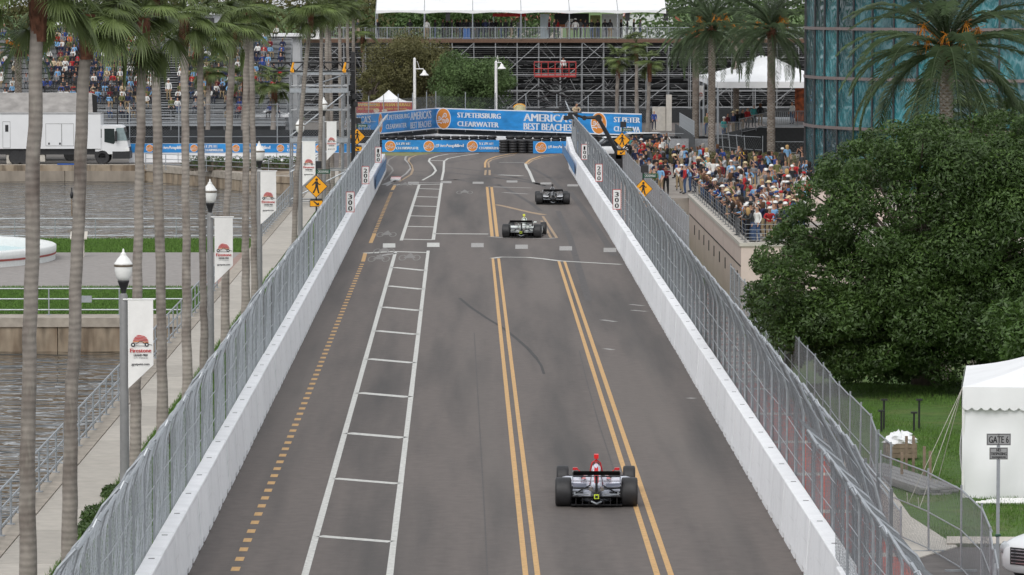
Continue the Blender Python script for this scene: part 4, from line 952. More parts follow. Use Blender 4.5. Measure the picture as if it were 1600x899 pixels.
        MB().loft([[(sx*(.5+ (p[0])),p[1],p[2]) for p in ring(2.015,.21,.15,.43,10,.6)],[(sx*(.5+p[0]),p[1],p[2]) for p in ring(2.005,.21,.15,.43,10,.6)]]).build('radiator_inlet', M_dark, t)
        # dark louvres at the back of the pod
        MB().add([(sx*.24,.62,.478),(sx*.74,.78,.476),(sx*.56,.34,.428),(sx*.22,.24,.410)],[(0,1,2,3) if sx < 0 else (3,2,1,0)]).build('louvre', D, t)
        # bodywork stripes
        MB().add([(sx*.22,1.9,.553),(sx*.30,1.9,.548),(sx*.36,1.0,.543),(sx*.26,1.0,.55)],[(0,1,2,3) if sx > 0 else (3,2,1,0)]).build('stripe', A, t)
        # mirrors
        MB().tube((sx*.33,1.75,.58),(sx*.46,1.78,.70),.012,None,4).box(sx*.52-.06,sx*.52+.06,1.72,1.80,.685,.745).build('mirror', A, t)
        # suspension
        for a, b_ in (((.13,.25,.42),(.62,.02,.44)),((.13,-.12,.42),(.62,.0,.44)),((.13,.3,.20),(.62,.02,.20)),((.13,-.15,.20),(.62,-.02,.20)),((.15,.1,.50),(.60,.0,.26)),((.1,0,.33),(.62,0,.345)),
                      ((.22,3.2,.38),(.68,3.06,.40)),((.24,2.8,.38),(.68,3.02,.40)),((.20,3.25,.18),(.68,3.06,.20)),((.22,2.75,.18),(.68,3.0,.20))):
            MB().tube((sx*a[0],a[1],a[2]),(sx*b_[0],b_[1],b_[2]),.016,None,5).build('wishbone', M_carb if a[1] > 1 or a[2] > .3 else M_galv, t)
        MB().box(sx*.60-.02,sx*.60+.02,-.13,.13,.2,.5).build('upright', M_carb, t)
        MB().box(sx*.53-.02,sx*.53+.02,-.30,-.12,.30,.36).box(sx*.35-.16,sx*.35+.16,-.28,-.26,.30,.33).build('rear_bracket', M_galv, t)
        # end plates
        MB().xsec([(sx*.575-.008,.60),(sx*.575+.008,.60),(sx*.575+.008,.90),(sx*.575-.008,.90)],-.62,-.18).build('rear_end_plate', M_carb, t)
        MB().box(sx*.92-.01,sx*.92+.01,3.6,4.1,.05,.30).build('front_end_plate', B, t)
        # turning vane / wheel guard in front of the rear tyre
        MB().loft([[(sx*(.80+p[0]),p[1],p[2]) for p in ring(.75,.14,.06,.40,10)],[(sx*(.78+p[0]),p[1],p[2]) for p in ring(.52,.10,.06,.30,10)]]).build('wheel_fairing', B, t, smooth=True)
    # rear wing elements
    def wing(x0, x1, y0, ch, z0, ang, th, m, nm):
        c_, s_ = math.cos(rad(ang)), math.sin(rad(ang)); P = []
        for u_, v_ in ((0,0),(.15,.6),(.5,.8),(1,.1),(.6,-.2),(.2,-.5)): P.append((y0-u_*ch*c_-v_*th*s_, z0+u_*ch*s_+v_*th*c_))
        mb = MB(); n = len(P); mb.add([(x0,p[0],p[1]) for p in P]+[(x1,p[0],p[1]) for p in P],[tuple(reversed(range(n))),tuple(range(n,2*n))]+[(i,(i+1)%n,n+(i+1)%n,n+i) for i in range(n)]); return mb.build(nm, m, t)
    wing(-.565,.565,-.18,.25,.735,12,.022,M_carb,'rear_wing_plane'); wing(-.565,.565,-.40,.19,.80,38,.018,M_carb,'rear_wing_flap')
    wing(-.565,.565,-.20,.20,.635,4,.018,M_carb,'lower_wing_plane')
    wing(-.91,-.12,4.1,.35,.10,8,.02,M_carb,'front_wing_plane'); wing(.12,.91,4.1,.35,.10,8,.02,M_carb,'front_wing_plane')
    MB().box(-.03,.03,-.40,-.16,.36,.76).build('wing_pylon', M_carb, t)
    # gearbox and crash structure with the rain light
    MB().loft([ring(.2,.17,.12,.46,10),ring(-.35,.10,.20,.40,10),ring(-.62,.07,.24,.38,10)]).build('gearbox', M_carb, t)
    MB().box(-.06,.06,-.665,-.63,.25,.36).build('rain_light_frame', mat('rain light '+light_c[0], light_c[1], .4), t); MB().box(-.035,.035,-.68,-.667,.275,.335).build('rain_light', M_dark, t)
    MB().path([(-.12,-.45,.16),(0,-.55,.12),(.12,-.45,.16)], .025, 5).build('tow_loop', M_galv, t)
    for sx in (-1,1): MB().tube((sx*.12,-.2,.46),(sx*.14,-.45,.46),.045,.05,8).build('exhaust', mat('steel exhaust',(.3,.28,.26,1),.35,metal=.9), t)
    b = Board((-.40,-.625,.835),(1,0,0),(0,-.6,-.8)) 
    # driver
    d = thing('person', hlabel, 'person', (x+math.sin(rad(yaw))*1.5, Y+1.5, .42), (0,0,rad(-yaw)), 'drivers in the racing cars')
    H = mat('helmet '+helm[0], helm[1], .25)
    MB().loft([ring(-.14,.04,.26,.36,12,1),ring(-.10,.10,.19,.42,12,1),ring(0,.125,.16,.45,12,1),ring(.10,.105,.18,.42,12,1),ring(.14,.05,.22,.35,12,1)]).build('helmet', H, d, smooth=True)
    MB().loft([ring(.085,.112,.25,.35,12,1),ring(.15,.06,.26,.34,12,1)]).build('visor', M_dark, d, smooth=True)
    MB().loft([[(p[0],p[2]-.3,p[1]) for p in ring(.17,.07,.24,.36,10,1)],[(p[0],p[2]-.3,p[1]) for p in ring(.10,.20,.2,.40,10,1)],[(p[0],p[2]-.3,p[1]) for p in ring(-.2,.19,.2,.42,10,1)]]).build('race_suit', B, d, smooth=True)
    return t
indycar(932.7,102.6,1.4,'red and white open wheel racing car nearest the camera',('white',(.60,.63,.72,1)),('crimson',(.50,.02,.025,1)),('navy',(.012,.02,.06,1)),('red',(.70,.01,.01,1)),('acid yellow',(.60,.75,.05,1)),('white',(.8,.8,.78,1)),'driver with a white helmet in the red and white car')
indycar(815.7,216.3,6.0,'black and white racing car with a yellow camera pod, second from the camera',('white2',(.72,.76,.73,1)),('white2',(.72,.76,.73,1)),('black',(.012,.012,.012,1)),('yellow',(.75,.75,.06,1)),('acid yellow',(.60,.75,.05,1)),('green',(.35,.5,.3,1)),'driver in the car with the yellow camera pod')
indycar(864,250.6,-.5,'mostly black racing car with a white tail, farthest from the camera',('black3',(.03,.03,.032,1)),('grey white',(.45,.46,.48,1)),('pale patch',(.7,.7,.72,1)),('black',(.02,.02,.02,1)),('black',(.02,.02,.02,1)),('black',(.05,.05,.05,1)),'driver in the mostly black far car')

# ================================================================ temporary wire fences on the right
def temp_fence(pts, h, label, step=3.0, z=0.0, r=.02, sp=.125, foot=True, lean=0, wire=.0024, mid=True):
    root = thing('wire_fence', label, 'wire fence'); cache = {}
    for i in range(len(pts)-1):
        a = Vector((*pts[i],z)) if len(pts[i]) == 2 else Vector(pts[i]); b_ = Vector((*pts[i+1],z)) if len(pts[i+1]) == 2 else Vector(pts[i+1]); L_ = (b_-a).length; n = max(1, round(L_/step)); st = L_/n
        key = round(st,2)
        if key not in cache:
            cache[key] = (chain_mesh([(0,.06),(0,h-.03)],'mesh_panel',st,sp,wire,M_wire if wire > .004 else M_wire2), MB().tube((0,0,h-.02),(0,st,h-.02),r,None,5).mesh('top_rail',M_galv), MB().tube((0,0,h*.5),(0,st,h*.5),r*.8,None,5).mesh('middle_rail',M_galv), MB().tube((0,0,.08),(0,st,.08),r*.8,None,5).mesh('bottom_rail',M_galv), MB().tube((0,0,0),(0,0,h+.08),r*1.25,None,6).mesh('post',M_galv), MB().box(-.35,.35,-.03,.03,.0,.04).mesh('foot',M_galv))
        ang = math.atan2(b_.y-a.y, b_.x-a.x)-math.pi/2; sl_ = math.atan2(b_.z-a.z, math.hypot(b_.x-a.x,b_.y-a.y))
        for k in range(n):
            p = a.lerp(b_, k/n); R_ = (sl_+random.uniform(-.006,.006), lean+random.uniform(-.02,.02), ang+random.uniform(-.01,.01))
            ch = cache[key]; inst('mesh_panel', ch[0], root, p, R_); inst('top_rail', ch[1], root, p, R_); inst('bottom_rail', ch[3], root, p, R_); inst('post', ch[4], root, p, R_)
            if mid: inst('middle_rail', ch[2], root, p, R_)
            if foot: inst('foot', ch[5], root, p, R_)
    inst('post', cache[key][4], root, b_)
    return root
temp_fence([(9.9,163),(9.85,104.5),(9.62,100.5)], 1.95, 'long wire fence beside the brick sidewalk under the big tree', z=.05)
temp_fence([(9.44,97.6),(10.16,93.8),(10.52,90.6),(10.57,87.4),(10.3,83.5),(9.7,78)], 1.8, 'curving wire fence across the service drive at the lower right', 3.3, z=.03, sp=.10, wire=.0022)
temp_fence([(9.62,100.6),(9.70,97.8)], 1.95, 'single swung gate panel where the two wire fences meet', z=.05, lean=-.03)
temp_fence([(9.3,141),(9.3,112),(9.35,92)], 1.15, 'low wire fence close behind the catch fence on the right', 2.4, z=.05, foot=False, mid=False)
temp_fence([(10.2,300),(10.15,250),(10.22,201)], 1.85, 'dense grey wire fence in front of the beige wall and the crowd', 2.6, z=.05, sp=.08, wire=.005)
# ================================================================ gate sign, tent, stores under the tree
Yg = 88.0; s = F/Yg; xg = UX(1565,Yg)
t = thing('gate_sign', 'grey plates reading GATE 6 and NO TRESPASSING on one post', 'sign', (xg,Yg,0))
zt = CAMH-(680-HY)/s; zb = CAMH-(698.5-HY)/s
MB().box(-.035,.035,.0,.04,0,zt).build('post', M_galv, t)
M_plate = mat('sign plate grey', (.30,.31,.31,1), .5, var=.05)
def plate(x0,x1,z0,z1,lines,nm):
    MB().box(x0,x1,-.02,-.002,z0,z1).build(nm, M_plate, t)
    b = Board((x0,-.023,z0),(1,0,0),(0,0,1)); w_, h = x1-x0, z1-z0
    for a in ((.012,.012,w_-.012,.022),(.012,h-.022,w_-.012,h-.012),(.012,.022,.022,h-.022),(w_-.022,.022,w_-.012,h-.022)): b.rect(*a,0,0)
    for tx, fx, fy, fw, fh in lines: b.text(tx, fx*w_, fy*h, fw*w_, fh*h, .001, 0, .003)
    b.build('lettering', [M_black], t)
plate((1546-1565)/s,(1584-1565)/s,zb,zt,[('GATE 6',.09,.2,.82,.58)],'name_plate')
z1 = CAMH-(702-HY)/s; z0 = CAMH-(721-HY)/s; plate(-14.5/s,14.5/s,z0,z1,[('NO',.38,.66,.24,.24),('TRESPASSING',.08,.36,.84,.24),('VIOLATORS PROSECUTED',.12,.14,.76,.13)],'warning_plate')
for nm, a, b_, c in (('bolt',-4,-16,1),): 
    for zz in (zt-.03,zb+.03,z1-.03,z0+.03): MB().lathe([(.011,0),(.011,.008)],8,(0,0,0)).build('bolt', M_black, t, loc=(0,-.024,zz), rot=(rad(90),0,0))
tg = MB().tube((-.06,-.01,1.15),(.06,-.01,1.16),.03,None,6).build('green_tape', M_green, t)
# marquee
t = thing('marquee_tent', 'white marquee tent with a scalloped valance at the right frame edge', 'tent', (12.08,104,-.02), (0,0,rad(-7.5)))
Wt, Dt, He, Hp = 6.0, 6.0, 2.80, 3.95
roof = MB(); c8 = [(0,0,He),(Wt,0,He),(Wt,Dt,He),(0,Dt,He)]; pk_ = (Wt/2,Dt/2,Hp)
nseg = 8
for i in range(4):
    a, b_ = Vector(c8[i]), Vector(c8[(i+1)%4]); P_ = Vector(pk_)
    grid = [[(a.lerp(b_, k/nseg)).lerp(P_, j/nseg)-Vector((0,0,.22*math.sin(math.pi*j/nseg)*(1-.35*abs(k/nseg-.5)))) for k in range(nseg+1)] for j in range(nseg+1)]
    for j in range(nseg):
        for k in range(nseg): roof.face([grid[j][k],grid[j][k+1],grid[j+1][k+1],grid[j+1][k]])
roof.build('roof', M_tent, t, smooth=True)
for i in range(4):
    a, b_ = Vector(c8[i]), Vector(c8[(i+1)%4]); n = 26; mb = MB(); out_ = (b_-a).cross(Vector((0,0,1))).normalized()
    prev = None
    for k in range(n*4+1):
        f = k/(n*4); c_ = a.lerp(b_, f)+out_*.03; dz = .50+.07*abs(math.sin(math.pi*f*n)); 
        if prev: mb.face([prev[0]-Vector((0,0,prev[1])), c_-Vector((0,0,dz)), c_+Vector((0,0,.01)), prev[0]+Vector((0,0,.01))])
        prev = (c_, dz)
    mb.build('valance', M_tent, t)
def cloth_wall(a, b_, h, amp, seed):
    a, b_ = Vector(a), Vector(b_); d = b_-a; nrm = d.cross(Vector((0,0,1))).normalized(); nx, nz = 60, 20; mb = MB(); rr = random.Random(seed)
    ph = [rr.uniform(0,6) for _ in range(6)]
    for j in range(nz+1):
        for i in range(nx+1):
            u_, v_ = i/nx, j/nz; o_ = amp*(.5*math.sin(u_*14+ph[0]+v_*3)+.35*math.sin(u_*31+ph[1]-v_*5)+.5*math.sin(v_*7+u_*4+ph[2]))*(1-v_*.7)
            p = a+d*u_+nrm*o_; mb.v.append((p.x,p.y,h*v_+.02))
    for j in range(nz):
        for i in range(nx): k = j*(nx+1)+i; mb.f.append((k,k+1,k+nx+2,k+nx+1)); mb.m.append(0)
    return mb.build('side_wall', M_tent, t, smooth=True)
cloth_wall((.0,.06,0),(Wt,.06,0),He-.3,.12,1); cloth_wall((.02,Dt,0),(.02,.06,0),He-.3,.10,2)
for p in c8: MB().tube((p[0]*.99+.03,p[1]*.98+.05,0),(p[0]*.99+.03,p[1]*.98+.05,He),.04,None,8).build('pole', M_white, t)
for q_ in ((-1.3,-1.2,0),(-1.0,-2.2,0),(-.7,1.6,0)): MB().tube((0,0,He),q_,.009,None,4).tube(q_,(q_[0]-.02,q_[1],.3),.012,None,5).build('guy_rope', mat('pale rope',(.42,.40,.36,1),.9), t)
for k in range(5): tag(MB().tube((12.3+.15*k,102.9+.17*k,.04+.0*k),(16.5,102.6+.19*k,.05),.04,None,6).build('tent_pole', M_white), ['nearest','second','middle','fourth','farthest'][4-k]+' loose white tent pole on the lawn before the marquee', 'pole', 'loose poles by the marquee')
# aluminium planks on the lawn, bundle, stakes
g = G(1420,757); t = thing('plank_stack', 'stack of ribbed aluminium planks lying on the lawn', 'planks', (g.x,g.y,0), (0,0,rad(14)))
me = MB().box(-.12,.12,-2.3,3.2,0,.05).box(-.12,-.09,-2.3,3.2,.05,.06).box(.09,.12,-2.3,3.2,.05,.06).mesh('plank', mat('dull aluminium',(.36,.36,.36,1),.45,metal=.4,var=.1))
for k in range(4):
    for l in range(3): inst('plank', me, t, (-.4+.26*k+random.uniform(-.01,.01), random.uniform(-.12,.12), .002+.062*l))
g = G(1418,728); t = thing('crate', 'low timber crate of boards on the lawn', 'crate', (g.x,g.y+2,0))
for k in range(3): MB().box(-.42,.42,-.4,-.36,.03+.13*k,.15+.13*k).build('board', M_wood, t)
MB().box(-.41,.41,-.35,.5,.0,.40).build('crate_core', M_wood, t)
t = thing('tarp_bundle', 'crumpled white tarpaulin bundle on top of the crate', 'tarpaulin', (g.x,g.y+2,.40))
mb = MB(); rr = random.Random(5); nn, mm = 22, 12; rows_ = []
for j in range(mm+1):
    for i in range(nn): 
        a = 6.283*i/nn; v_ = j/mm; r_ = math.sin(math.pi*min(.98,v_*.5+.5))*(1+.18*math.sin(a*5+j)+rr.uniform(-.08,.08)); mb.v.append((.42*r_*math.cos(a), .40*r_*math.sin(a), (.26+rr.uniform(-.03,.03))*math.sin(v_*math.pi/2)*(1+.3*math.sin(a*3+1))))
for j in range(mm):
    for i in range(nn): mb.f.append((j*nn+i,j*nn+(i+1)%nn,(j+1)*nn+(i+1)%nn,(j+1)*nn+i)); mb.m.append(0)
mb.build('tarpaulin', M_tent, t)
for (px, py, h), lb in zip(((1381,672,.9),(1377,676,.65),(1436,672,.9),(1428,676,.6)),('tall capped stake of the left pair under the tree','short capped stake of the left pair under the tree','tall capped stake of the right pair under the tree','short capped stake of the right pair under the tree')):
    g = G(px,py); tag(MB().tube((0,0,0),(0,0,h),.032,None,6).box(-.09,.09,-.09,.09,h,h+.04).build('capped_stake', M_black, loc=(g.x,g.y,-.05)), lb, 'stake', 'capped stakes on the lawn')
for (px, py, h), lb in zip(((1392,742,.75),(1409,752,.75),(1416,738,.95),(1427,741,1.0),(1444,752,.9),(1453,760,.9)),('leftmost timber stake by the plank stack','timber stake at the left side of the planks','timber stake just before the white bundle','tallest timber stake right of the white bundle','timber stake right of the planks, second from right','rightmost timber stake by the plank stack')):
    g = G(px,py); tag(MB().box(-.035,.035,-.03,.03,0,h).build('timber_stake', M_wood, loc=(g.x,g.y,0)), lb, 'stake', 'timber stakes round the planks')
# ================================================================ white vehicle at the corner
t = thing('parked_car', 'white van like car with a dark horizontal slat grille at the lower right corner', 'car', (11.78,87.9,0.03), (0,0,rad(-40)))
P_ = mat('car paint gloss white', (.74,.76,.78,1), .2, var=.02)
def cring(y, hw, z0, z1): return ring(y, hw, z0, z1, 20, .45)
MB().loft([cring(-.05,.78,.32,.86),cring(.05,.90,.28,.96),cring(.35,.95,.26,1.04),cring(1.15,.97,.26,1.12),cring(4.9,.97,.28,1.12),cring(5.05,.90,.4,1.05)]).build('body', P_, t, smooth=True)
MB().loft([cring(1.0,.80,1.05,1.12),cring(1.9,.78,1.05,1.82),cring(4.7,.76,1.05,1.86),cring(5.0,.78,1.0,1.4)]).build('cabin', mat('tinted car glass',(.02,.025,.03,1),.06), t, smooth=True)
MB().loft([cring(1.9,.70,1.80,1.84),cring(2.1,.74,1.80,1.90),cring(4.6,.72,1.82,1.92),cring(4.8,.68,1.80,1.86)]).build('roof', P_, t, smooth=True)
MB().box(-.60,.60,-.07,-.02,.48,.84).build('grille', M_black, t)
for k in range(5): MB().box(-.56,.56,-.095,-.071,.51+.07*k,.535+.07*k).build('grille_slat', mat('chrome',(.6,.6,.62,1),.15,metal=1.0), t)
for sx in (-1,1):
    MB().loft([[(sx*.76+p[0],p[1],p[2]) for p in cring(-.03,.12,.70,.88)],[(sx*.80+p[0],p[1],p[2]) for p in cring(.14,.13,.72,.93)]]).build('headlight', mat('headlight lens',(.55,.58,.6,1),.08), t, smooth=True)
    for y_ in (.95,3.95): w_ = inst('wheel', tyre, t, (sx*.86,y_,.36), (0,0,0), (.6,.68,.68)); w_.rotation_euler = (0,0,0); w_.rotation_euler = (0,0,0)
    MB().loft([[(sx*1.07+p[0],p[1],p[2]) for p in cring(1.62,.10,1.08,1.26)],[(sx*1.07+p[0],p[1],p[2]) for p in cring(1.74,.08,1.10,1.24)]]).build('mirror', P_, t, smooth=True)
for w_ in [o for o in t.children if o.name.startswith('wheel')]: w_.data = MB().lathe([(.2,-.11),(.33,-.12),(.36,-.08),(.36,.08),(.33,.12),(.2,.11)],20,axis='X').mesh('wheel', M_rubber, True); w_.scale = (1,1,1)

# ================================================================ date palms
def date_frond(elev, L_=3.6, seed=0, n=46, lw=.03, ll=.42):
    rr = random.Random(seed); mb = MB(); a = rad(elev); p = Vector((0,0,0)); pts = []; N = 14; dirs = []
    for i in range(N+1):
        pts.append(p.copy()); d = Vector((math.cos(a),0,math.sin(a))); dirs.append(d); p = p+d*(L_/N); a -= rad(3.0+5.5*i/N*(1.1 if elev > -20 else .6))
    mb.path(pts, [.035*(1-i/N*.8) for i in range(N+1)], 4, 0, False)
    for k in range(n):
        t = .14+.86*k/(n-1); i = min(N-1, int(t*N)); f = t*N-i; c_ = pts[i].lerp(pts[i+1], f); d = dirs[i]; l = ll*(.45+.75*math.sin(math.pi*min(1,(t*.85+.15))))*rr.uniform(.85,1.1)
        for sx in (-1,1):
            dd = (Vector((0,sx,0))*.75+d*.75+Vector((0,0,rr.uniform(-.10,.32)))).normalized(); dn = dd.cross(d).normalized()*lw*rr.uniform(.7,1.1); mid = c_+dd*l*.55; tip = c_+dd*l+Vector((0,0,-.22*l))
            o = len(mb.v); mb.v += [tuple(c_-dn*.5),tuple(c_+dn*.5),tuple(mid+dn*.6),tuple(tip),tuple(mid-dn*.6)]; mb.f.append((o,o+1,o+2,o+3,o+4)); mb.m.append(0)
    return mb.mesh('frond', M_date)
DATES = {e: [date_frond(e, seed=e+i) for i in range(2)] for e in (80,60,42,25,8,-12,-35)}
def date_palm(x, Y, zc, z0, sc, label, r=.24, nf=64, fruit=True, group=None):
    t = thing('date_palm', label, 'palm tree', (x,Y,z0), group=group); h = zc-z0
    mb = MB(); N = 34; rows_ = []
    P = [(0,0,h*i/N) for i in range(N+1)]; mb.path(P, [r*(1.2 if i < 2 else 1)*(1.0+.10*(i % 2)) for i in range(N+1)], 12); mb.build('trunk', M_trunk, t)
    mb = MB(); nb = int(h*9)
    for k in range(nb*6):
        a = 6.283*(k % 6)/6+.5*(k//6 % 2); z = (k//6)/9.0
        if z > h: break
        c_ = Vector((math.cos(a)*r*1.02, math.sin(a)*r*1.02, z)); sd = Vector((-math.sin(a),math.cos(a),0))*r*.42; o_ = Vector((math.cos(a)*.05,math.sin(a)*.05,.09))
        mb.face([c_-sd,c_+sd,c_+o_])
    k = mb.build('leaf_scars', M_boot if False else mat('palm leaf scars',(.20,.15,.11,1),.95,var=.3,scale=4), t); k['kind'] = 'stuff'
    MB().path([(0,0,h-.7),(0,0,h-.2),(0,0,h+.25)], [r*1.0,r*1.5,r*.8], 10).build('crown_base', M_boot, t)
    az = 0; els = ([80]*7+[60]*12+[42]*14+[25]*15+[8]*15+[-12]*14+[-35]*12)[:]; random.shuffle(els)
    for e in els[:nf]:
        az += 2.39996+random.uniform(-.25,.25); inst('frond', random.choice(DATES[e]), t, (0,0,h+(.2 if e > 30 else -.05)), (random.uniform(-.06,.06),random.uniform(-.06,.06),az), sc*random.uniform(.85,1.12))
    if fruit:
        for k in range(12):
            a = random.uniform(0,6.283); mb = MB(); c0 = Vector((0,0,h+.1)); tip = Vector((math.cos(a)*.9*sc, math.sin(a)*.9*sc, h+random.uniform(.3,.9)*sc))
            for j in range(16):
                e_ = tip+Vector((random.uniform(-.22,.22),random.uniform(-.22,.22),random.uniform(-.5,.12)))*sc; mb.path([c0, c0.lerp(tip,.7), tip, e_], [.012,.014,.018,.012], 3, 0, False)
            mb.build('fruit_stalk', M_fruit, t)
    return t
date_palm(18.45,165,10.35,-3.0,1.36,'large date palm rising behind the big tree before the glass building',r=.25,nf=89)
date_palm(UX(1112,312),312,9.9,.2,1.22,'date palm left of the white hospitality tent, trunk in front of its corner',r=.25,nf=80)
date_palm(UX(1205,300),300,9.9,.3,1.18,'date palm in front of the white hospitality tent with orange stalks',r=.27,nf=80)
date_palm(UX(1087,330),330,9.2,.2,.8,'date palm trunk farthest left behind the stairs',r=.25,nf=60)
date_palm(UX(1150,336),336,9.6,.2,.8,'date palm hidden between the two date palms of the tent',r=.22,nf=40)
date_palm(UX(30,322),322,8.3,.0,.95,'dark date palm behind the leftmost trunks above the truck',r=.25,nf=48,fruit=True)

# ================================================================ big spreading tree
t = thing('spreading_tree', 'huge dark green spreading tree overhanging the lawn on the right', 'tree', (0,0,0))
rr = random.Random(11); outline = [(1180,500),(1190,430),(1215,375),(1250,330),(1290,275),(1340,235),(1390,205),(1450,205),(1500,190),(1560,192),(1640,200),(1720,260),(1760,380),(1720,580),(1640,600),(1560,605),(1500,612),(1440,600),(1390,610),(1320,605),(1260,575),(1210,555)]
def inside(x, y, pg):
    c_ = False
    for i in range(len(pg)):
        (x0,y0),(x1,y1) = pg[i], pg[i-1]
        if (y0 > y) != (y1 > y) and x < (x1-x0)*(y-y0)/(y1-y0)+x0: c_ = not c_
    return c_
def edge_d(x, y, pg):
    best = 1e9
    for i in range(len(pg)):
        a, b_ = Vector(pg[i]), Vector(pg[i-1]); d = b_-a; f = max(0,min(1,(Vector((x,y))-a).dot(d)/d.dot(d))); best = min(best,(a+d*f-Vector((x,y))).length)
    return best
lobes = []; tips = []
while len(lobes) < 210:
    x, y = rr.uniform(1180,1760), rr.uniform(190,600)
    if not inside(x, y, outline): continue
    e_ = edge_d(x, y, outline); r_ = min(1.25, max(.42, e_/50*.9))*rr.uniform(.55,1.0); dep = 5.2*math.sqrt(max(.05, 1-((x-1450)/330)**2*.8-((y-400)/260)**2*.7)); Y = 134+rr.choice([-1,-1,1])*dep*rr.uniform(.45,1.0)
    if Y > 139 : r_ *= 1.2
    p = W(x, y, Y); lobes.append((p.x,p.y,p.z,r_*1.15,r_*1.15,r_*.8)); tips.append(p)
for (x, y, r_) in ((1212,470,.62),(1216,430,.6),(1238,400,.7),(1262,365,.75),(1290,330,.8),(1318,296,.8),(1350,262,.8),(1392,238,.75),(1440,232,.7),(1500,222,.8),(1560,225,.8),(1300,380,1.0),(1270,430,1.0),(1250,480,.9),(1340,320,1.0),(1600,230,.9),(1235,525,.65),(1290,550,.8),(1350,570,.7),(1420,575,.7),(1480,580,.7),(1540,580,.7)):
    for Y in (131+rr.uniform(-1.5,1.5), 136+rr.uniform(-1,1)):
        if rr.random() < .12: continue
        p = W(x+rr.uniform(-6,16), y+rr.uniform(-8,12), Y); q_ = r_*rr.uniform(.6,.95); lobes.append((p.x,p.y,p.z,q_*1.15,q_*1.1,q_*.72)); tips.append(p)
for k in range(90):      # small sprays that break the outline
    a_, b_ = outline[k % 17], outline[(k+1) % 17]; f_ = rr.random(); x, y = a_[0]+(b_[0]-a_[0])*f_, a_[1]+(b_[1]-a_[1])*f_; p = W(x+rr.uniform(-10,14), y+rr.uniform(-14,10), rr.uniform(129.5,138)); q_ = rr.uniform(.2,.42); lobes.append((p.x,p.y,p.z,q_*1.2,q_*1.1,q_*.8)); tips.append(p)
foliage('leaves', lobes, 340000, .070, 21, M_leaf, t, shell=.7)
foliage('young_leaves', [l for l in lobes if rr.random() < .6], 26000, .070, 22, mat('fresh ficus leaf', (.085,.150,.032,1), .5, var=.3, scale=2, extra=ex_leaf), t, shell=.98, top=True)  # paler leaf colour on lobe tops only, painting in light from above
base = Vector((14.6,136,-.4)); fork = Vector((14.5,135.5,2.4))
MB().path([base,(14.65,135.8,.9),fork], [.55,.40,.36], 12).build('trunk', M_bark, t, smooth=True)
br = MB()
for i, p in enumerate(tips):
    if i % 2: continue
    m_ = fork.lerp(p,.45)+Vector((rr.uniform(-.4,.4),rr.uniform(-.4,.4),rr.uniform(.1,.7))); br.path([fork, fork.lerp(m_,.5), m_, p], [.13,.10,.06,.02], 5, 0, False)
o = br.build('limbs', M_bark, t, smooth=True); o['kind'] = 'stuff'
t = thing('young_tree', 'lighter green leafy tree close to the right frame edge above the marquee', 'tree', (0,0,0))
lob = []
for k in range(22):
    p = W(rr.uniform(1570,1700), rr.uniform(430,590), 121+rr.uniform(-2,1)); lob.append((p.x,p.y,p.z,.7,.7,.55))
foliage('leaves', lob, 14000, .10, 31, mat('young tree leaf',(.065,.125,.025,1),.5,var=.4,scale=1.5,extra=ex_leaf), t, shell=.6)
b0 = Vector((UX(1650,121),121.5,0)); br = MB().path([b0, b0+Vector((0,0,2)), b0+Vector((0,0,3.2))], [.16,.12,.08], 8)
for l in lob[::2]: br.path([b0+Vector((0,0,2)), Vector(l[:3])], [.06,.02], 4, 0, False)
br.build('trunk', M_bark, t, smooth=True)
# two small fan palms behind the crown, right edge
fan_palm(UX(1585,170),170,9.5,.1,'fan palm peeking over the big tree at the right frame edge',z0=-3.0,crown=1.15)
fan_palm(UX(1525,172),172,10.3,-.1,'short fan palm with a rusty neck right of the large date palm',z0=-3.0,crown=.8)

# ================================================================ curved glass building
gb = thing('glass_building', 'tall curved building of teal glass panes behind the big tree', 'building', (0,0,0))
gc = Vector((36.3,271,0)); GR = 15.0; angs = [0,rad(12.2)]
while angs[-1] < rad(118): angs.append(angs[-1]+rad(6.75))
angs = [rad(-14),rad(-7)]+angs
zs = [-3.0,-2.0,1.05,4.1,7.2,10.3,13.4,16.5,18.5]
gp = lambda a, r=GR: Vector((gc.x-r*math.cos(a), gc.y-r*math.sin(a), 0))
for i in range(len(angs)-1):
    a, b_ = gp(angs[i]), gp(angs[i+1]); L_ = (b_-a).length
    for j in range(len(zs)-1):
        if zs[j+1] < 0 or zs[j] > 14: continue
        hgt = zs[j+1]-zs[j]; mid = (a+b_)/2+Vector((0,0,zs[j]+hgt/2)); mb = MB()
        d = (b_-a)/2; n = (mid-Vector((gc.x,gc.y,mid.z))).normalized()
        tl_ = random.uniform(-.010,.010); mb.face([-d-Vector((0,0,hgt/2-.05)),d-Vector((0,0,hgt/2-.05)),d+Vector((0,0,hgt/2-.05))+n*tl_,-d+Vector((0,0,hgt/2-.05))+n*tl_][::-1])
        mb.build('pane', M_glass, gb, loc=mid)
for a in angs: p = gp(a, GR+.06); MB().box(-.05,.05,-.05,.05,-3,18.5).build('mullion', M_mull, gb, loc=p, rot=(0,0,a))
for z in zs[1:]:
    mb = MB(); pts_i = [gp(a, GR+.02) for a in angs]; pts_o = [gp(a, GR+.16) for a in angs]
    for i in range(len(angs)-1):
        a, b_, c_, d = pts_i[i], pts_i[i+1], pts_o[i+1], pts_o[i]; lo, hi = Vector((0,0,z-.09)), Vector((0,0,z+.09)); mb.add([a+lo,b_+lo,c_+lo,d+lo,a+hi,b_+hi,c_+hi,d+hi],[(0,1,2,3),(4,7,6,5),(0,4,5,1),(1,5,6,2),(2,6,7,3),(3,7,4,0)])
    mb.build('transom', M_transom, gb)
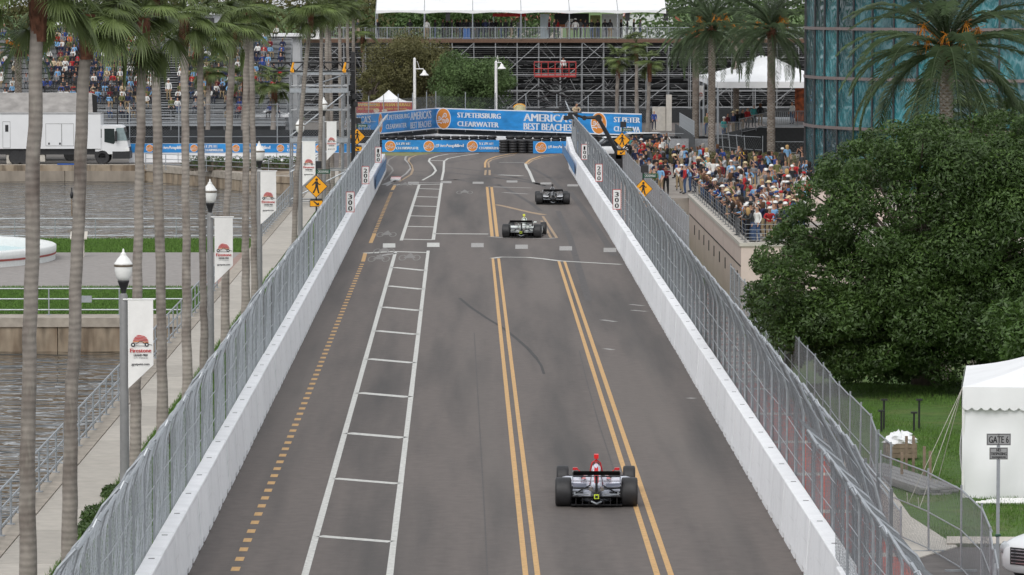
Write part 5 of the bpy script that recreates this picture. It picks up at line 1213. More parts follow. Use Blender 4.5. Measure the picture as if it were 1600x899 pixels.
cr = MB(); cr.lathe([(GR-.35,-3),(GR-.35,18.6)],48,(gc.x,gc.y,0)); cr.build('core', mat('dark teal interior',(.012,.03,.035,1),.6,var=.5,scale=.3), gb)
MB().box(gc.x+3,gc.x+30,gc.y-10,gc.y+12,-3,18.6).build('wing_core', M_mull, gb)

# ================================================================ railing on the terrace wall, seat walls, planting
railing((TW+.2,252,.56),(TW+.2,202.7,.56),2.2,.85,(.86,.6,.42,.24,.1),'steel bar railing on the coping along the beige wall',m=M_darkpost,r=.010,post_r=.02)
railing((TW+.2,202.7,.56),(26,202.7,.56),2.2,.85,(.86,.6,.42,.24,.1),'steel bar railing on the front coping above the beige wall',m=M_galv,r=.010,post_r=.02)
for k, (x0,x1,y0,h) in enumerate(((16.2,23,236.6,.95),(16.0,24,223,.45))):
    tag(MB().box(x0,x1,y0,y0+.8,.5,.5+h).box(x0-.05,x1+.05,y0-.05,y0+.85,.5+h,.6+h).build('seat_wall', M_terrace), ['upper beige seat wall behind the crowd on the terrace','lower beige seat wall among the standing crowd'][k], 'low wall')
for k, (px,py,Y,n) in enumerate(((1060,246,305,3),(1135,240,300,4),(1215,242,298,3))):
    x = UX(px,Y); t = thing('planting_bed', ['mound of olive green ground cover left of the date palm trunk','mound of green ground cover at the foot of the middle date palm','ground cover at the foot of the right date palm'][k], 'shrub', (x,Y,.3))
    foliage('leaves', [(i*1.0-n/2,0,.35,1.1,1.5,.7) for i in range(n)], 4500, .09, 41+k, M_leafolive, t); MB().box(-n/2,n/2,-1,1,-.2,.5).build('soil', M_bark, t)
# ================================================================ banner walls at the turn
WA = [(UX(552,335),335.5),(UX(681,355),355.0),(UX(1003,337),337.5)]
bw = thing('banner_wall', 'white concrete wall and wire fence behind the turn carrying the large blue banner', 'barrier wall')
mb_ = MB().box(0,3.6,0,.5,0,.72).mesh('concrete_block', M_barrier); me_g = MB().box(0,3.6,.28,.30,.721,1.16).mesh('dark_gap_cloth', M_screen); me_f = chain_mesh([(0,1.05),(0,3.9)],'mesh_panel',3.6,.2,.005,M_wire2); me_p = MB().tube((0,0,1),(0,0,4.3),.04,None,5).mesh('post', M_galv)
for a, b_ in zip(WA[:-1], WA[1:]):
    a = Vector((*a,0)); b_ = Vector((*b_,0)); d = b_-a; n = int(d.length/3.62); ang = math.atan2(d.y,d.x)
    for k in range(n+1):
        p = a+d.normalized()*3.62*k; inst('concrete_block', mb_, bw, p+Vector((0,.15,0)), (0,0,ang)); inst('dark_gap_cloth', me_g, bw, p+Vector((0,.1,0)), (0,0,ang))
        inst('mesh_panel', me_f, bw, p+Vector((0,.35,0)), (0,0,ang-math.pi/2)); inst('post', me_p, bw, p+Vector((0,.35,0)))
banner_run((*WA[0],0),(*WA[1],0),1.15,2.92,[('t',"AMERICA'S",-.10,.55,.30,.34,.03),('t','BEST BEACHES',-.12,.15,.32,.3,.02),('logo',.315,.5,.42,.62),('t','ST.PETERSBURG',.365,.62,.30,.22,.03),('t','CLEARWATER',.38,.2,.25,.22,.03),('t',"AMERICA'S",.68,.52,.26,.38,.04),('t','BEST BEACHES',.68,.12,.26,.3,.03)],'blue_banner','left wing of the tall blue banner, angled away from the camera',edge=.09)
banner_run((WA[1][0]+.02,WA[1][1]-.02,0),(*WA[2],0),1.15,2.92,[('logo',.038,.5,.47),('t','ST.PETERSBURG',.11,.57,.215,.24,.04),('t','CLEARWATER',.11,.16,.205,.24,.04),('t',"AMERICA'S",.44,.50,.24,.36,.05),('t','BEST BEACHES',.44,.10,.235,.32,.04),('logo',.80,.5,.47),('t','ST.PETER',.872,.58,.12,.24,.04),('t','CLEARWA',.872,.16,.12,.24,.04)],'blue_banner','tall blue banner facing the track with a large orange disc at its left end',edge=.09)
# lower banners on tyre barriers
def GX(px, py): return G(px, py)
a, b_ = G(594,236.5), G(781,237); a.y = b_.y = 333.0; a.x = UX(597,333); b_.x = UX(780,333)
banner_run(a,b_,.03,.96,[('logo',.07,.5,.42),('t','ST.PETE',.12,.6,.12,.22,.02),('t','CLEARWATER',.12,.22,.19,.22,.02),('logo',.40,.5,.42),('t','#LiveAmplified',.455,.34,.24,.34,.02),('logo',.77,.5,.42),('t','ST.PETE',.83,.6,.12,.22,.02),('t','CLEARWATER',.83,.22,.165,.22,.02)],'blue_banner','low blue banner with three orange discs at road level before the turn',edge=0)
banner_run((UX(833,330),330.0,0),(UX(905,330),330.0,0),.03,.98,[('logo',.17,.5,.42),('t','#LiveAmplified',.32,.36,.60,.3,.02)],'blue_banner','short low blue banner right of the tyre stacks',edge=0)
tm = MB().lathe([(.2,0),(.33,.01),(.36,.06),(.36,.15),(.33,.2),(.2,.21)],14).mesh('tyre', M_rubber, True)
t = thing('tyre_barrier', 'black tyre stacks between the two low blue banners', 'tyre barrier')
for k in range(4):
    for r_ in range(2):
        for l in range(5): inst('tyre', tm, t, (UX(787,331)+.74*k+(.3 if r_ else 0), 331.2+.7*r_, .0+.21*l), (0,0,random.random()))
t = thing('tyre_barrier', 'long dark band of banded tyres behind the low banner', 'tyre barrier')
for k in range(40):
    for l in range(6): inst('tyre', tm, t, (UX(598,334)+.72*k+random.uniform(-.03,.03), 334.0+.0*k, .0+.21*l), (0,0,random.random())) if not (UX(781,331) < UX(598,334)+.72*k < UX(781,331)+.2) else None
t = thing('low_wall', 'short angled white wall behind the tyres left of the turn', 'wall'); 
for k in range(5): inst('concrete_block', mb_, t, (UX(600,342)+3.65*k*.98, 342+k*1.8, 0), (0,0,rad(28*.98)))
t = thing('track_kerb', 'small red and white kerb at the end of the left wall', 'kerb')
for k in range(4): MB().box(-5.62,-4.95,283+k*.9,283.86+k*.9,.0,.10).build('kerb_stone', M_red if k % 2 else M_white, t)

# ================================================================ helper: scaffolding grandstand
def bleacher(name, label, x0, x1, y0, rows, rise, tread, z0, m_seat, facing=1, post_st=2.4, aisle=(), seat_w=.28):
    root = thing(name, label, 'grandstand'); 
    def spans():
        xs_ = [x0]+[e for a in aisle for e in a]+[x1]; return [(xs_[i],xs_[i+1]) for i in range(0,len(xs_),2)]
    for k in range(rows):
        y = y0+facing*tread*k; z = z0+rise*k
        for a, b_ in spans():
            MB().box(a,b_,y-.14,y+.14,z+.40,z+.44).build('bench', m_seat, root)
            MB().box(a,b_,y-.52,y-.18,z-.02,z+.02).box(a,b_,y+.16,y+.20,z+.06,z+.30).build('foot_board', m_seat, root)
        for a in aisle: MB().box(a[0]+.05,a[1]-.05,y-.5,y+.2,z-.02,z+.04).box(a[0]+.05,a[1]-.05,y-.1,y+.25,z+.18,z+.22).build('step', M_bench, root)
    fr = MB(); n = int((x1-x0)/post_st); st = (x1-x0)/n
    for i in range(n+1):
        x = x0+st*i
        for k in range(0, rows, 3):
            y = y0+facing*tread*k; z = z0+rise*k; fr.tube((x,y+.3*facing,-.2),(x,y+.3*facing,z),.035,None,4)
        fr.tube((x,y0,z0-.1),(x,y0+facing*tread*rows,z0+rise*rows-.1),.04,None,4)
        fr.tube((x,y0,.2),(x,y0+facing*tread*rows,z0+rise*rows*.6),.03,None,4)
    o = fr.build('understructure', M_scaf, root); return root
# ---- left grandstand
gx0, gx1, gy = UX(-60,352), UX(447,352), 352.0
AIS = [(UX(251,358),UX(281,358))]
GL = bleacher('grandstand','left grandstand of aluminium benches full of spectators behind the truck',gx0,gx1,gy,17,.405,.75,1.75,M_bench,1,2.2,AIS)
MB().box(gx0,gx1,gy-2.0,gy-.7,1.55,1.7).build('walkway', M_galv, GL)
rm = MB(); 
for k in range(int((gx1-gx0)/2.2)+1):
    x = gx0+2.2*k; inst('rail_post', MB().tube((0,0,0),(0,0,1.15),.03,None,5).mesh('rail_post', M_galv) if k == 0 else bpy.data.meshes['rail_post'], GL, (x,gy-1.9,1.7)); inst('support_post', MB().tube((0,0,0),(0,0,1.6),.05,None,5).mesh('support_post', M_scaf) if k == 0 else bpy.data.meshes['support_post'], GL, (x,gy-1.8,0))
for z in (2.85,2.5,2.15,1.85): MB().tube((gx0,gy-1.9,z),(gx1,gy-1.9,z),.025,None,5).build('rail', M_galv, GL)
MB().box(gx0,gx1,gy-.9,gy-.86,.1,1.5).build('skirt', M_screen, GL)
# back screens and back rail of the grandstand
ry = gy+17*.75; MB().box(gx0,gx1,ry+.3,ry+.35,1,8.3).build('back_screen', mat('dark mesh screen',(.06,.065,.07,1),.8,var=.3,scale=.6), GL)
# sloping stair stringers in front, fence with black debris screen
t = thing('debris_fence', 'dark debris fence on the far wall below the left grandstand', 'fence')
me_f = chain_mesh([(0,1.4),(0,4.3)],'mesh_panel',3.65,.2,.006,M_wire2); me_p = MB().tube((0,0,1.0),(0,0,4.4),.045,None,5).mesh('post', M_galv); me_s = MB().box(-.01,.01,0,3.65,1.4,2.4).mesh('screen', M_screen)
for k in range(5): p = (UX(202,313)+3.65*k,313.6,0); inst('mesh_panel', me_f, t, p, (0,0,rad(-90))); inst('post', me_p, t, p); inst('screen', me_s, t, (p[0],p[1]+.25,0), (0,0,rad(-90)))
for z in (1.9,3.0,4.3): MB().tube((UX(202,313),313.55,z),(UX(202,313)+18.3,313.55,z),.02,None,4).build('cable', M_galv, t)
# chairs of black frames (x braces) stored above the tarp
t = thing('rack', 'black lattice of stacked frames above the grey tarpaulin', 'rack', (UX(60,330),330,0))
for k in range(12):
    for l in range(3): MB().box(k*.52,k*.52+.46,0,.04,4.3+l*.55,4.34+l*.55).box(k*.52,k*.52+.04,0,.04,4.3+l*.55,4.8+l*.55).box(k*.52+.1,k*.52+.36,0,.03,4.45+l*.55,4.62+l*.55).build('frame', M_black, t)
for x in (0,3,6.2): MB().tube((x,.1,0),(x,.1,5.9),.05,None,5).build('leg', M_black, t)
# tents and roofs peeping between the palm crowns behind the left stand
for px0,px1,py0,py1,Y,lab in ((95,210,30,62,372,'grey roofed box stand behind the top row of the left grandstand'),(250,345,14,40,376,'pale roof glimpsed between the palm crowns at the top left'),(340,470,48,78,372,'long pale container block behind the palms left of the scaffold tower')):
    s = F/Y; x0,x1 = UX(px0,Y),UX(px1,Y); z1 = CAMH-(py0-HY)/s; z0 = CAMH-(py1-HY)/s
    t = thing('hospitality_box', lab, 'stand', (x0,Y,0)); MB().box(0,x1-x0,0,4,0,z1-.5).build('wall', mat('box grey',(.40,.41,.42,1),.6,var=.15,scale=.8), t)
    MB().box(-.3,x1-x0+.3,-.6,4.3,z1-.5,z1-.25).build('roof', M_tent, t)
    me_w = MB().box(0,1.2,-.06,-.01,0,.9).mesh('window', M_mull)
    for k in range(int((x1-x0)/1.7)): inst('window', me_w, t, (.3+1.7*k,0,z1-1.7))

# ================================================================ central two storey scaffold stand with deck
Yd = 410.0; cx0, cx1, zd = UX(470,Yd), UX(1300,Yd), CAMH-(61-HY)*Yd/F
CS = thing('scaffold_stand', 'two storey scaffold hospitality deck seen from behind across the top of the view', 'grandstand')
MB().box(cx0,cx1,Yd-.1,Yd+7.5,zd-.16,zd).build('deck', M_wood, CS); MB().box(cx0,cx1,Yd-.16,Yd-.11,zd-.35,zd-.02).build('edge_beam', mat('timber edge',(.13,.075,.05,1),.8), CS)
pm = MB().tube((0,0,0),(0,0,zd-.17),.06,None,5).mesh('standard', M_scaf); n = int((cx1-cx0)/2.1)
for i in range(n+1):
    inst('standard', pm, CS, (cx0+2.1*i,Yd-.05,0)); inst('standard', pm, CS, (cx0+2.1*i,Yd+3.2,0)) 
for py in (74,90,117,142,168): z = CAMH-(py-HY)*Yd/F; MB().tube((cx0,Yd-.08,z),(cx1,Yd-.08,z),.045,None,5).build('ledger', M_scaf, CS); MB().tube((cx0,Yd+3.2,z),(cx1,Yd+3.2,z),.04,None,5).build('ledger', M_scaf, CS)
bm = {}
for i in range(0,n,1):
    x = cx0+2.1*i
    for (a, b_) in (((0,zd-1.9*2.2),(4.2,zd-.4)),((0,.4),(4.2,zd-4.3))) if i % 3 == 0 else (((0,zd-.3),(2.1,zd-2.0)),) if i % 4 == 1 else ():
        inst('brace', bm.setdefault((a,b_), MB().tube((a[0],0,a[1]),(b_[0],0,b_[1]),.04,None,5).mesh('brace', M_scaf)), CS, (x,Yd-.12,0))
# rail with pickets
pk = MB(); L_ = 2.1
for k in range(14): pk.tube((.15*k+.05,0,.12),(.15*k+.05,0,1.08),.016,None,3)
pk.tube((0,0,.1),(L_,0,.1),.025,None,5).tube((0,0,1.12),(L_,0,1.12),.03,None,5).tube((0,0,0),(0,0,1.2),.035,None,5)
pkm = pk.mesh('railing_panel', M_galv)
for i in range(n): inst('railing_panel', pkm, CS, (cx0+2.1*i,Yd-.05,zd))
# bleacher rows underneath seen from behind: dark planks
for k in range(20):
    z = zd-.7-.38*k; y = Yd+3.6+.62*k*.35
    MB().box(cx0,cx1,y-.16,y+.16,z,z+.06).box(cx0,cx1,y+.2,y+.5,z-.2,z-.16).build('bench', M_bench if k % 3 == 1 else M_darkbench if k % 2 else mat('dull bench',(.26,.265,.27,1),.6,metal=.2), CS)
rr = random.Random(77); cl_ = MB()
for k in range(1500):
    r_ = rr.randrange(20); z = zd-.72-.38*r_+rr.uniform(-.05,.05); x = rr.uniform(cx0,cx1); y = Yd+3.3+.217*r_+rr.uniform(-.2,.2); L_ = rr.uniform(.15,.9); cl_.box(x,x+L_,y,y+.05,z,z+rr.uniform(.03,.09))
for k in range(260): x = rr.uniform(cx0,cx1); z = rr.uniform(.5,zd-1); y = Yd+rr.uniform(.5,5); a_ = rr.choice([-1,1])*rr.uniform(.6,1.6); cl_.tube((x,y,z),(x+a_,y,z+rr.uniform(.5,1.6)),.03,None,3)
o = cl_.build('bench_bracket', mat('bare bracket',(.30,.305,.31,1),.5,metal=.3,var=.3), CS); o['kind'] = 'stuff'
for i in range(0,n+1): MB().tube((cx0+2.1*i,Yd+3.5,zd-.3),(cx0+2.1*i,Yd+8.2,.3),.06,None,4).build('stringer', M_darkbench, CS)
MB().box(cx0,cx1,Yd+9.0,Yd+9.1,0,zd-.3).build('back_screen', mat('dim lattice screen',(.03,.031,.033,1),.9,var=.4,scale=1.2), CS)
o = MB().box(cx0+9,cx1,Yd-.6,Yd-.55,0,CAMH-(170-HY)*Yd/F).build('ground_screen', M_screen, CS)
# roof over the deck
rt = thing('tent_roof', 'long white tent roof over the hospitality deck at the top edge', 'tent')
tx0, tx1 = UX(588,Yd), UX(1040,Yd); ze = CAMH-(16.5-HY)*Yd/F; zv = CAMH-(20.5-HY)*Yd/F
nb = 6; bw_ = (tx1-tx0)/nb
for i in range(nb):
    mb = MB(); a, b_ = tx0+bw_*i, tx0+bw_*(i+1)
    for j in range(6):
        for k in range(6):
            f = lambda j_,k_: (a+(b_-a)*k_/6, Yd-.4+7.6*j_/6, ze+2.3*j_/6-.12*math.sin(math.pi*k_/6)*math.sin(math.pi*(j_/6)))
            mb.face([f(j,k),f(j,k+1),f(j+1,k+1),f(j+1,k)])
    mb.build('roof_bay', M_tent, rt, smooth=True)
    mb = MB()
    for k in range(8): 
        g_ = lambda k_: zv-.05+.14*math.sin(math.pi*k_/8)*.9
        mb.face([(a+(b_-a)*k/8,Yd-.42,g_(k)),(a+(b_-a)*(k+1)/8,Yd-.42,g_(k+1)),(a+(b_-a)*(k+1)/8,Yd-.42,ze+.02),(a+(b_-a)*k/8,Yd-.42,ze+.02)])
    mb.build('valance', M_tent, rt)
    MB().tube((a,Yd-.44,ze),(a,Yd+7.2,ze+2.3),.035,None,4).build('roof_rib', mat('grey rib',(.30,.31,.32,1),.5), rt)
    MB().tube((a,Yd-.3,zd),(a,Yd-.3,ze),.06,None,6).tube((a,Yd+7,zd),(a,Yd+7,ze+2.2),.06,None,6).build('pole', M_galv, rt)
for px in (1040,700,980): MB().box(UX(px,Yd)-.22,UX(px,Yd)+.22,Yd-.2,Yd+.2,ze-1.0,ze-.05).build('speaker', M_black, rt)
# displays and equipment on the deck
def on_deck(px0, px1, py0, py1, dy, name, label, cat, m, thick=.1):
    Y = Yd+dy; s = F/Y; t = thing(name, label, cat, (UX(px0,Y),Y,zd)); w_ = (px1-px0)/s; z1_ = CAMH-(py0-HY)/s-zd; z0_ = max(.0,CAMH-(py1-HY)/s-zd)
    MB().box(0,w_,0,thick,z0_,z1_).build('panel', m, t); MB().box(.05,.12,thick,thick+.08,0,z1_).box(w_-.12,w_-.05,thick,thick+.08,0,z1_).build('stand_leg', M_galv, t); return t, w_, z0_, z1_
on_deck(844,858,22,61,3,'exhibition_stand','narrow pale blue display panel left of the black display on the deck','panel',mat('pale display',(.60,.72,.78,1),.5,var=.15,scale=1))
t,w_,a,b_ = on_deck(866,920,21,44,4,'display_board','large black display board with a white emblem on the deck','panel',M_black)
b = Board((0,-.01,a),(1,0,0),(0,0,1)); b.poly([(w_*.36,(b_-a)*.42),(w_*.52,(b_-a)*.42),(w_*.56,(b_-a)*.62),(w_*.40,(b_-a)*.62)],0,0); b.build('emblem',[M_white],t)
b = Board((0,-.012,a),(1,0,0),(0,0,1)); b.rect(0,0,w_,.35,0,0); b.build('orange_strip',[mat('dull orange',(.45,.14,.05,1),.6)],t)
on_deck(922,938,24,60,5,'exhibition_stand','yellowish green and white display panel right of the black display','panel',mat('olive display',(.30,.32,.12,1),.5,var=.4,scale=1.5))
on_deck(940,973,22,58,4.6,'exhibition_stand','bright white display panel near the right end of the deck','panel',mat('white display',(.75,.79,.82,1),.5,var=.05))
on_deck(770,822,21,26,2,'red_beam','red horizontal beam under the tent roof','beam',M_red,.08)
for k,px in enumerate((727,733)): tag(MB().box(-.2,.2,-.2,.2,0,.95).lathe([(.22,.95),(.23,1.0),(.1,1.06)],10).build('waste_bin', mat('bin blue',(.02,.12,.40,1),.5), loc=(UX(px,Yd+1.2),Yd+1.2,zd)), ['left blue bin behind the deck railing','right blue bin behind the deck railing'][k], 'bin')
# number board 5
t = thing('number_board', 'white board with a large black 5 hanging on the deck railing', 'sign', (UX(489,Yd-1),Yd-1.0,CAMH-(51-HY)*Yd/F)); MB().box(-.65,.65,0,.05,-.62,.62).build('board', M_white, t)
Board((-.2,-.01,-.5),(1,0,0),(0,0,1)).text('5',0,0,.5,.95,0,0,.03).build('lettering',[M_black],t)
t = thing('stair_wall', 'pale concrete pillar and low block beside the stairs under the deck', 'wall', (UX(1041,385),385,0)); MB().box(0,.5,0,.6,0,CAMH-(148-HY)*385/F).build('pillar', M_conc2, t); MB().box(-1.25,-.05,.2,.6,0,CAMH-(167-HY)*385/F).build('block', M_conc2, t)

# ================================================================ background buildings and wood
t = thing('distant_building', 'far building with a red brown roof behind the deck', 'building', (UX(790,520),520,0)); s = F/520
MB().box(0,7,0,8,0,9.2).build('wall', mat('far wall',(.45,.40,.36,1),.9), t)
MB().add([(-.5,-.5,9.2),(7.5,-.5,9.2),(7.5,8,11.6),(-.5,8,11.6),(-.5,8,9.2),(7.5,8,9.2)],[(0,1,2,3),(0,3,4),(1,5,2),(3,2,5,4)]).build('roof', mat('terracotta roof',(.30,.10,.07,1),.9), t)
t = thing('distant_building', 'far white gabled building with a red roof edge right of the displays', 'building', (UX(972,500),500,0))
MB().box(0,6,0,8,0,10).build('wall', mat('far white wall',(.62,.63,.64,1),.8), t)
MB().add([(-.6,-.3,9.0),(3.2,-.3,11.8),(7,-.3,9.0),(7,-.3,9.3),(3.2,-.3,12.2),(-.6,-.3,9.3),(-.6,9,9.3),(3.2,9,12.2),(7,9,9.3)],[(0,1,4,5),(1,2,3,4),(5,4,7,6),(4,3,8,7)]).build('roof', MATS['terracotta roof'], t)
def wood(name, label, px0, px1, Y, ztop, n, seed, m, lob_n, size=.35, kind='stuff'):
    rr = random.Random(seed); L_ = []
    for k in range(lob_n):
        x = UX(px0,Y)+(UX(px1,Y)-UX(px0,Y))*(k+.5)/lob_n+rr.uniform(-.6,.6); r_ = rr.uniform(2.0,3.4)
        for z in np.arange(1.0, ztop-1.2, 2.2): L_.append((x+rr.uniform(-1,1), Y+rr.uniform(-2,2), z, r_, r_, 1.9))
        L_.append((x, Y+rr.uniform(-2,2), ztop-rr.uniform(.8,2.0), r_, r_, 1.6))
    V, Fq = leaf_cloud(L_, n, size, seed); o = inst(name, np_mesh(name, V, Fq, m)); tag(o, label, None, None, kind); return o
wood('far_wood','green wood behind the hospitality deck',560,860,470,12.5,26000,51,M_leafgreen,16,.28)
wood('far_wood','dull olive wood behind the left grandstand',-80,600,440,14.5,34000,52,M_leafolive,26,.30)
wood('far_wood','dark wood behind the white hospitality tent',1000,1330,450,14.5,16000,53,M_leafgreen,14,.30)
# ================================================================ broadleaf trees before the deck
def round_tree(px0, px1, py0, py1, Y, label, m, n, seed, size=.14, nl=34, trunk_px=None):
    s = F/Y; x0, x1 = UX(px0,Y), UX(px1,Y); z1 = CAMH-(py0-HY)/s; z0 = CAMH-(py1-HY)/s; cx_, cz_ = (x0+x1)/2, (z0+z1)/2; rx, rz = (x1-x0)/2, (z1-z0)/2; rr = random.Random(seed)
    t = thing('broadleaf_tree', label, 'tree', (cx_,Y,0)); L_ = []
    while len(L_) < nl:
        a, b_, c_ = rr.uniform(-1,1), rr.uniform(-1,1), rr.uniform(-1,1)
        if a*a+b_*b_+c_*c_ > 1 or a*a+b_*b_+c_*c_ < .12: continue
        k = 1-.22; r_ = rr.uniform(.16,.30)*min(rx,rz*1.3); L_.append((a*rx*k, b_*rx*.8*k, cz_+c_*rz*k, r_*1.2, r_*1.2, r_*.8))
    foliage('leaves', L_, n, size, seed, m, t, shell=.5)
    f = Vector((0,0,max(.8,z0+.3))); br = MB().path([(0,0,0),(.05,0,f.z*.5),f], [.22,.17,.15], 8)
    for l in L_: p = Vector(l[:3]); br.path([f, f.lerp(p,.5)+Vector((0,0,.3)), p], [.09,.06,.02], 4, 0, False)
    br.build('trunk', M_bark, t, smooth=True); return t
round_tree(550,728,36,188,392,'broad olive brown tree in front of the deck, left of the white street lamp',M_leafolive,42000,61,.12,80)
round_tree(658,818,66,196,384,'fresh green tree right of the white street lamp',M_leafgreen,34000,62,.12,64)
round_tree(395,480,70,150,375,'olive tree between the grandstand and the scaffold tower',M_leafolive,11000,63,.12,26)
round_tree(556,604,95,165,380,'small rust tinged tree behind the mast',M_leafolive,6000,64,.12,18)
# sabal palms
def sabal(px, py, Y, label, sc=.85, r=.2, zb=0): 
    s = F/Y; return fan_palm(UX(px,Y),Y,CAMH-(py-HY)/s-zb,random.uniform(-.2,.2),label,r=r,crown=sc,z0=zb,boot=1.6,nf=30)
sabal(963,95,385,'left of three small fan palms before the scaffold stand'); sabal(995,72,382,'tallest of three small fan palms before the scaffold stand'); sabal(1012,100,378,'right of three small fan palms before the scaffold stand')
sabal(427,135,345,'leaning fan palm with a rusty trunk left of the scaffold tower',1.1,.24); sabal(325,112,335,'fan palm before the left grandstand behind the slender trunks',1.0,.22); sabal(380,128,350,'short fan palm in front of the grandstand end',1.0,.2)
sabal(570,55,395,'fan palm crown above the olive tree next to the deck',.9)

# ================================================================ street lamps, food stall, tents
def street_lamp(px, py0, py1, pxl, pyl, Y, label):
    s = F/Y; H = CAMH-(py0-HY)/s; zl = CAMH-(pyl-HY)/s; t = thing('street_lamp', label, 'street lamp', (UX(px,Y),Y,0), group='white street lamps with bell shades'); dx = (pxl-px)/s
    MB().lathe([(.16,0),(.13,.4),(.12,H-.1),(.05,H)],8).build('pole', M_white, t); MB().path([(0,0,zl+.25),(dx*.9,0,zl+.25),(dx,0,zl+.1)],.045,5).path([(0,0,H-.4),(dx*.3,0,zl+.9),(dx*.5,0,zl+.28)],.02,4).build('arm', M_white, t)
    MB().lathe([(.40,-.32),(.36,-.24),(.18,-.08),(.12,.08),(.05,.14)],12,(dx,0,zl)).build('lamp_shade', M_white, t, smooth=True)
street_lamp(648,90,190,663,112,368,'white street lamp with a bell shade between the two trees')
street_lamp(775,95,190,784,102,378,'white street lamp with a bell shade right of the green tree')
t = thing('food_banner', 'red food stall banner with yellow lettering above the blue banner', 'banner', (UX(556,372),372,0)); s = F/372; z1 = CAMH-(159.5-HY)/s; z0 = CAMH-(176-HY)/s; L_ = 90/s
MB().box(0,L_,0,.04,z0,z1).build('cloth', mat('red print',(.36,.03,.025,1),.6,var=.15,scale=1), t); b = Board((0,-.02,z0),(1,0,0),(0,0,1)); h = z1-z0
b.text('HAMBURGERS',.1,h*.62,L_*.40,h*.3,0,0,.02).text('ITALIAN SAUSAGE',L_*.46,h*.62,L_*.5,h*.3,0,0,.02).text('FRIES  LEMONADE',.2,h*.30,L_*.36,h*.16,0,0,.01).text('GYROS  HOT DOGS',L_*.52,h*.30,L_*.36,h*.16,0,0,.01)
b.disc(L_*.36,h*.22,h*.2,0,1,14,1.4).disc(L_*.50,h*.2,h*.17,0,1,14,1.6).disc(L_*.9,h*.18,h*.17,0,1,14,1.4); b.build('print',[mat('menu yellow',(.65,.45,.08,1),.6),mat('menu cream',(.55,.45,.35,1),.6,var=.3)],t)
for x in (0,L_/2,L_): MB().tube((x,.06,0),(x,.06,z1),.05,None,5).build('post', M_galv, t)
MB().box(0,L_,.3,2.5,0,z0-.1).build('counter', M_white, t)
def peak_tent(px0, px1, pyp, pye, Y, label, d=4.0):
    s = F/Y; x0, x1 = UX(px0,Y), UX(px1,Y); ze_ = CAMH-(pye-HY)/s; zp = CAMH-(pyp-HY)/s; w_ = x1-x0; t = thing('peaked_tent', label, 'tent', (x0,Y,0)); c4 = [(0,0),(w_,0),(w_,d),(0,d)]; mb = MB()
    for i in range(4):
        a, b_ = Vector((*c4[i],ze_)), Vector((*c4[(i+1)%4],ze_)); P_ = Vector((w_/2,d/2,zp))
        for j in range(6):
            f0, f1 = j/6, (j+1)/6; q0, q1 = f0-.0, f1; sag = lambda f: Vector((0,0,-.35*math.sin(math.pi*f)))
            mb.face([a.lerp(P_,f0)+sag(f0), b_.lerp(P_,f0)+sag(f0), b_.lerp(P_,f1)+sag(f1), a.lerp(P_,f1)+sag(f1)])
    mb.build('roof', M_tent, t)
    mb = MB()
    for i in range(4): a, b_ = c4[i], c4[(i+1)%4]; mb.face([(*a,ze_-.25),(*b_,ze_-.25),(*b_,ze_+.01),(*a,ze_+.01)])
    mb.build('valance', M_tent, t)
    for c_ in c4: MB().tube((*c_,0),(*c_,ze_),.05,None,6).build('pole', M_galv, t)
    return t
peak_tent(566,648,141,160,378,'white peaked tent behind the red food stall banner'); peak_tent(395,452,160,178,352,'white peaked tent behind the leaning palm left of the scaffold tower')
peak_tent(-30,30,150,176,352,'white tent far left behind the box truck') if False else None
t = thing('yellow_canopy', 'small yellow rimmed dome shape behind the tall blue banner', 'canopy', (UX(812,362),362,0)); MB().lathe([(.5,0),(.5,2.4),(.5,2.75),(.38,2.95),(.1,3.05)],16).build('dome', mat('cream canopy',(.6,.55,.3,1),.6), t, smooth=True)
MB().path([(.52*math.cos(a_),-.5,2.75+.32*math.sin(a_)) for a_ in [math.pi*i/10 for i in range(11)]],.05,5).build('rim', M_yellow, t)

# ================================================================ scissor lift and camera crane
Yl = 392.0; s = F/Yl; x0, x1 = UX(835,Yl), UX(900,Yl); z0 = CAMH-(118-HY)/s; z1 = CAMH-(97-HY)/s
M_redlift = mat('lift red',(.36,.03,.028,1),.5)
t = thing('scissor_lift', 'red scissor lift platform raised before the scaffold stand', 'scissor lift', (x0,Yl,0)); w_ = x1-x0
MB().box(0,w_,0,1.6,z0-.15,z0).build('platform', M_redlift, t)
me = MB().tube((0,0,0),(0,0,z1-z0),.035,None,5).mesh('rail_post', M_redlift)
for k in range(7):
    for y in (0,1.6): inst('rail_post', me, t, (w_*k/6,y,z0))
for z in (z1,(z0+z1)/2,z0+.15): MB().tube((0,0,z),(w_,0,z),.035,None,5).tube((0,1.6,z),(w_,1.6,z),.035,None,5).tube((0,0,z),(0,1.6,z),.035,None,4).tube((w_,0,z),(w_,1.6,z),.035,None,4).build('guard_rail', M_redlift, t)
nsx = 4; hz = (z0-.9)/nsx
for k in range(nsx):
    for y in (.2,1.4):
        for (a, b_) in ((.25,w_-.25),(w_-.25,.25)): MB().tube((a,y,.75+hz*k),(b_,y,.75+hz*(k+1)),.06,None,4).build('scissor_arm', M_black, t)
MB().box(.1,w_-.1,.1,1.5,.35,.75).build('chassis', M_redlift, t)
for x in (.5,w_-.5):
    for y in (.0,1.6): MB().lathe([(.3,-.1),(.34,-.06),(.34,.06),(.3,.1)],14,axis='X').build('wheel', M_rubber, t, loc=(x,y,.34), rot=(0,0,rad(90)))
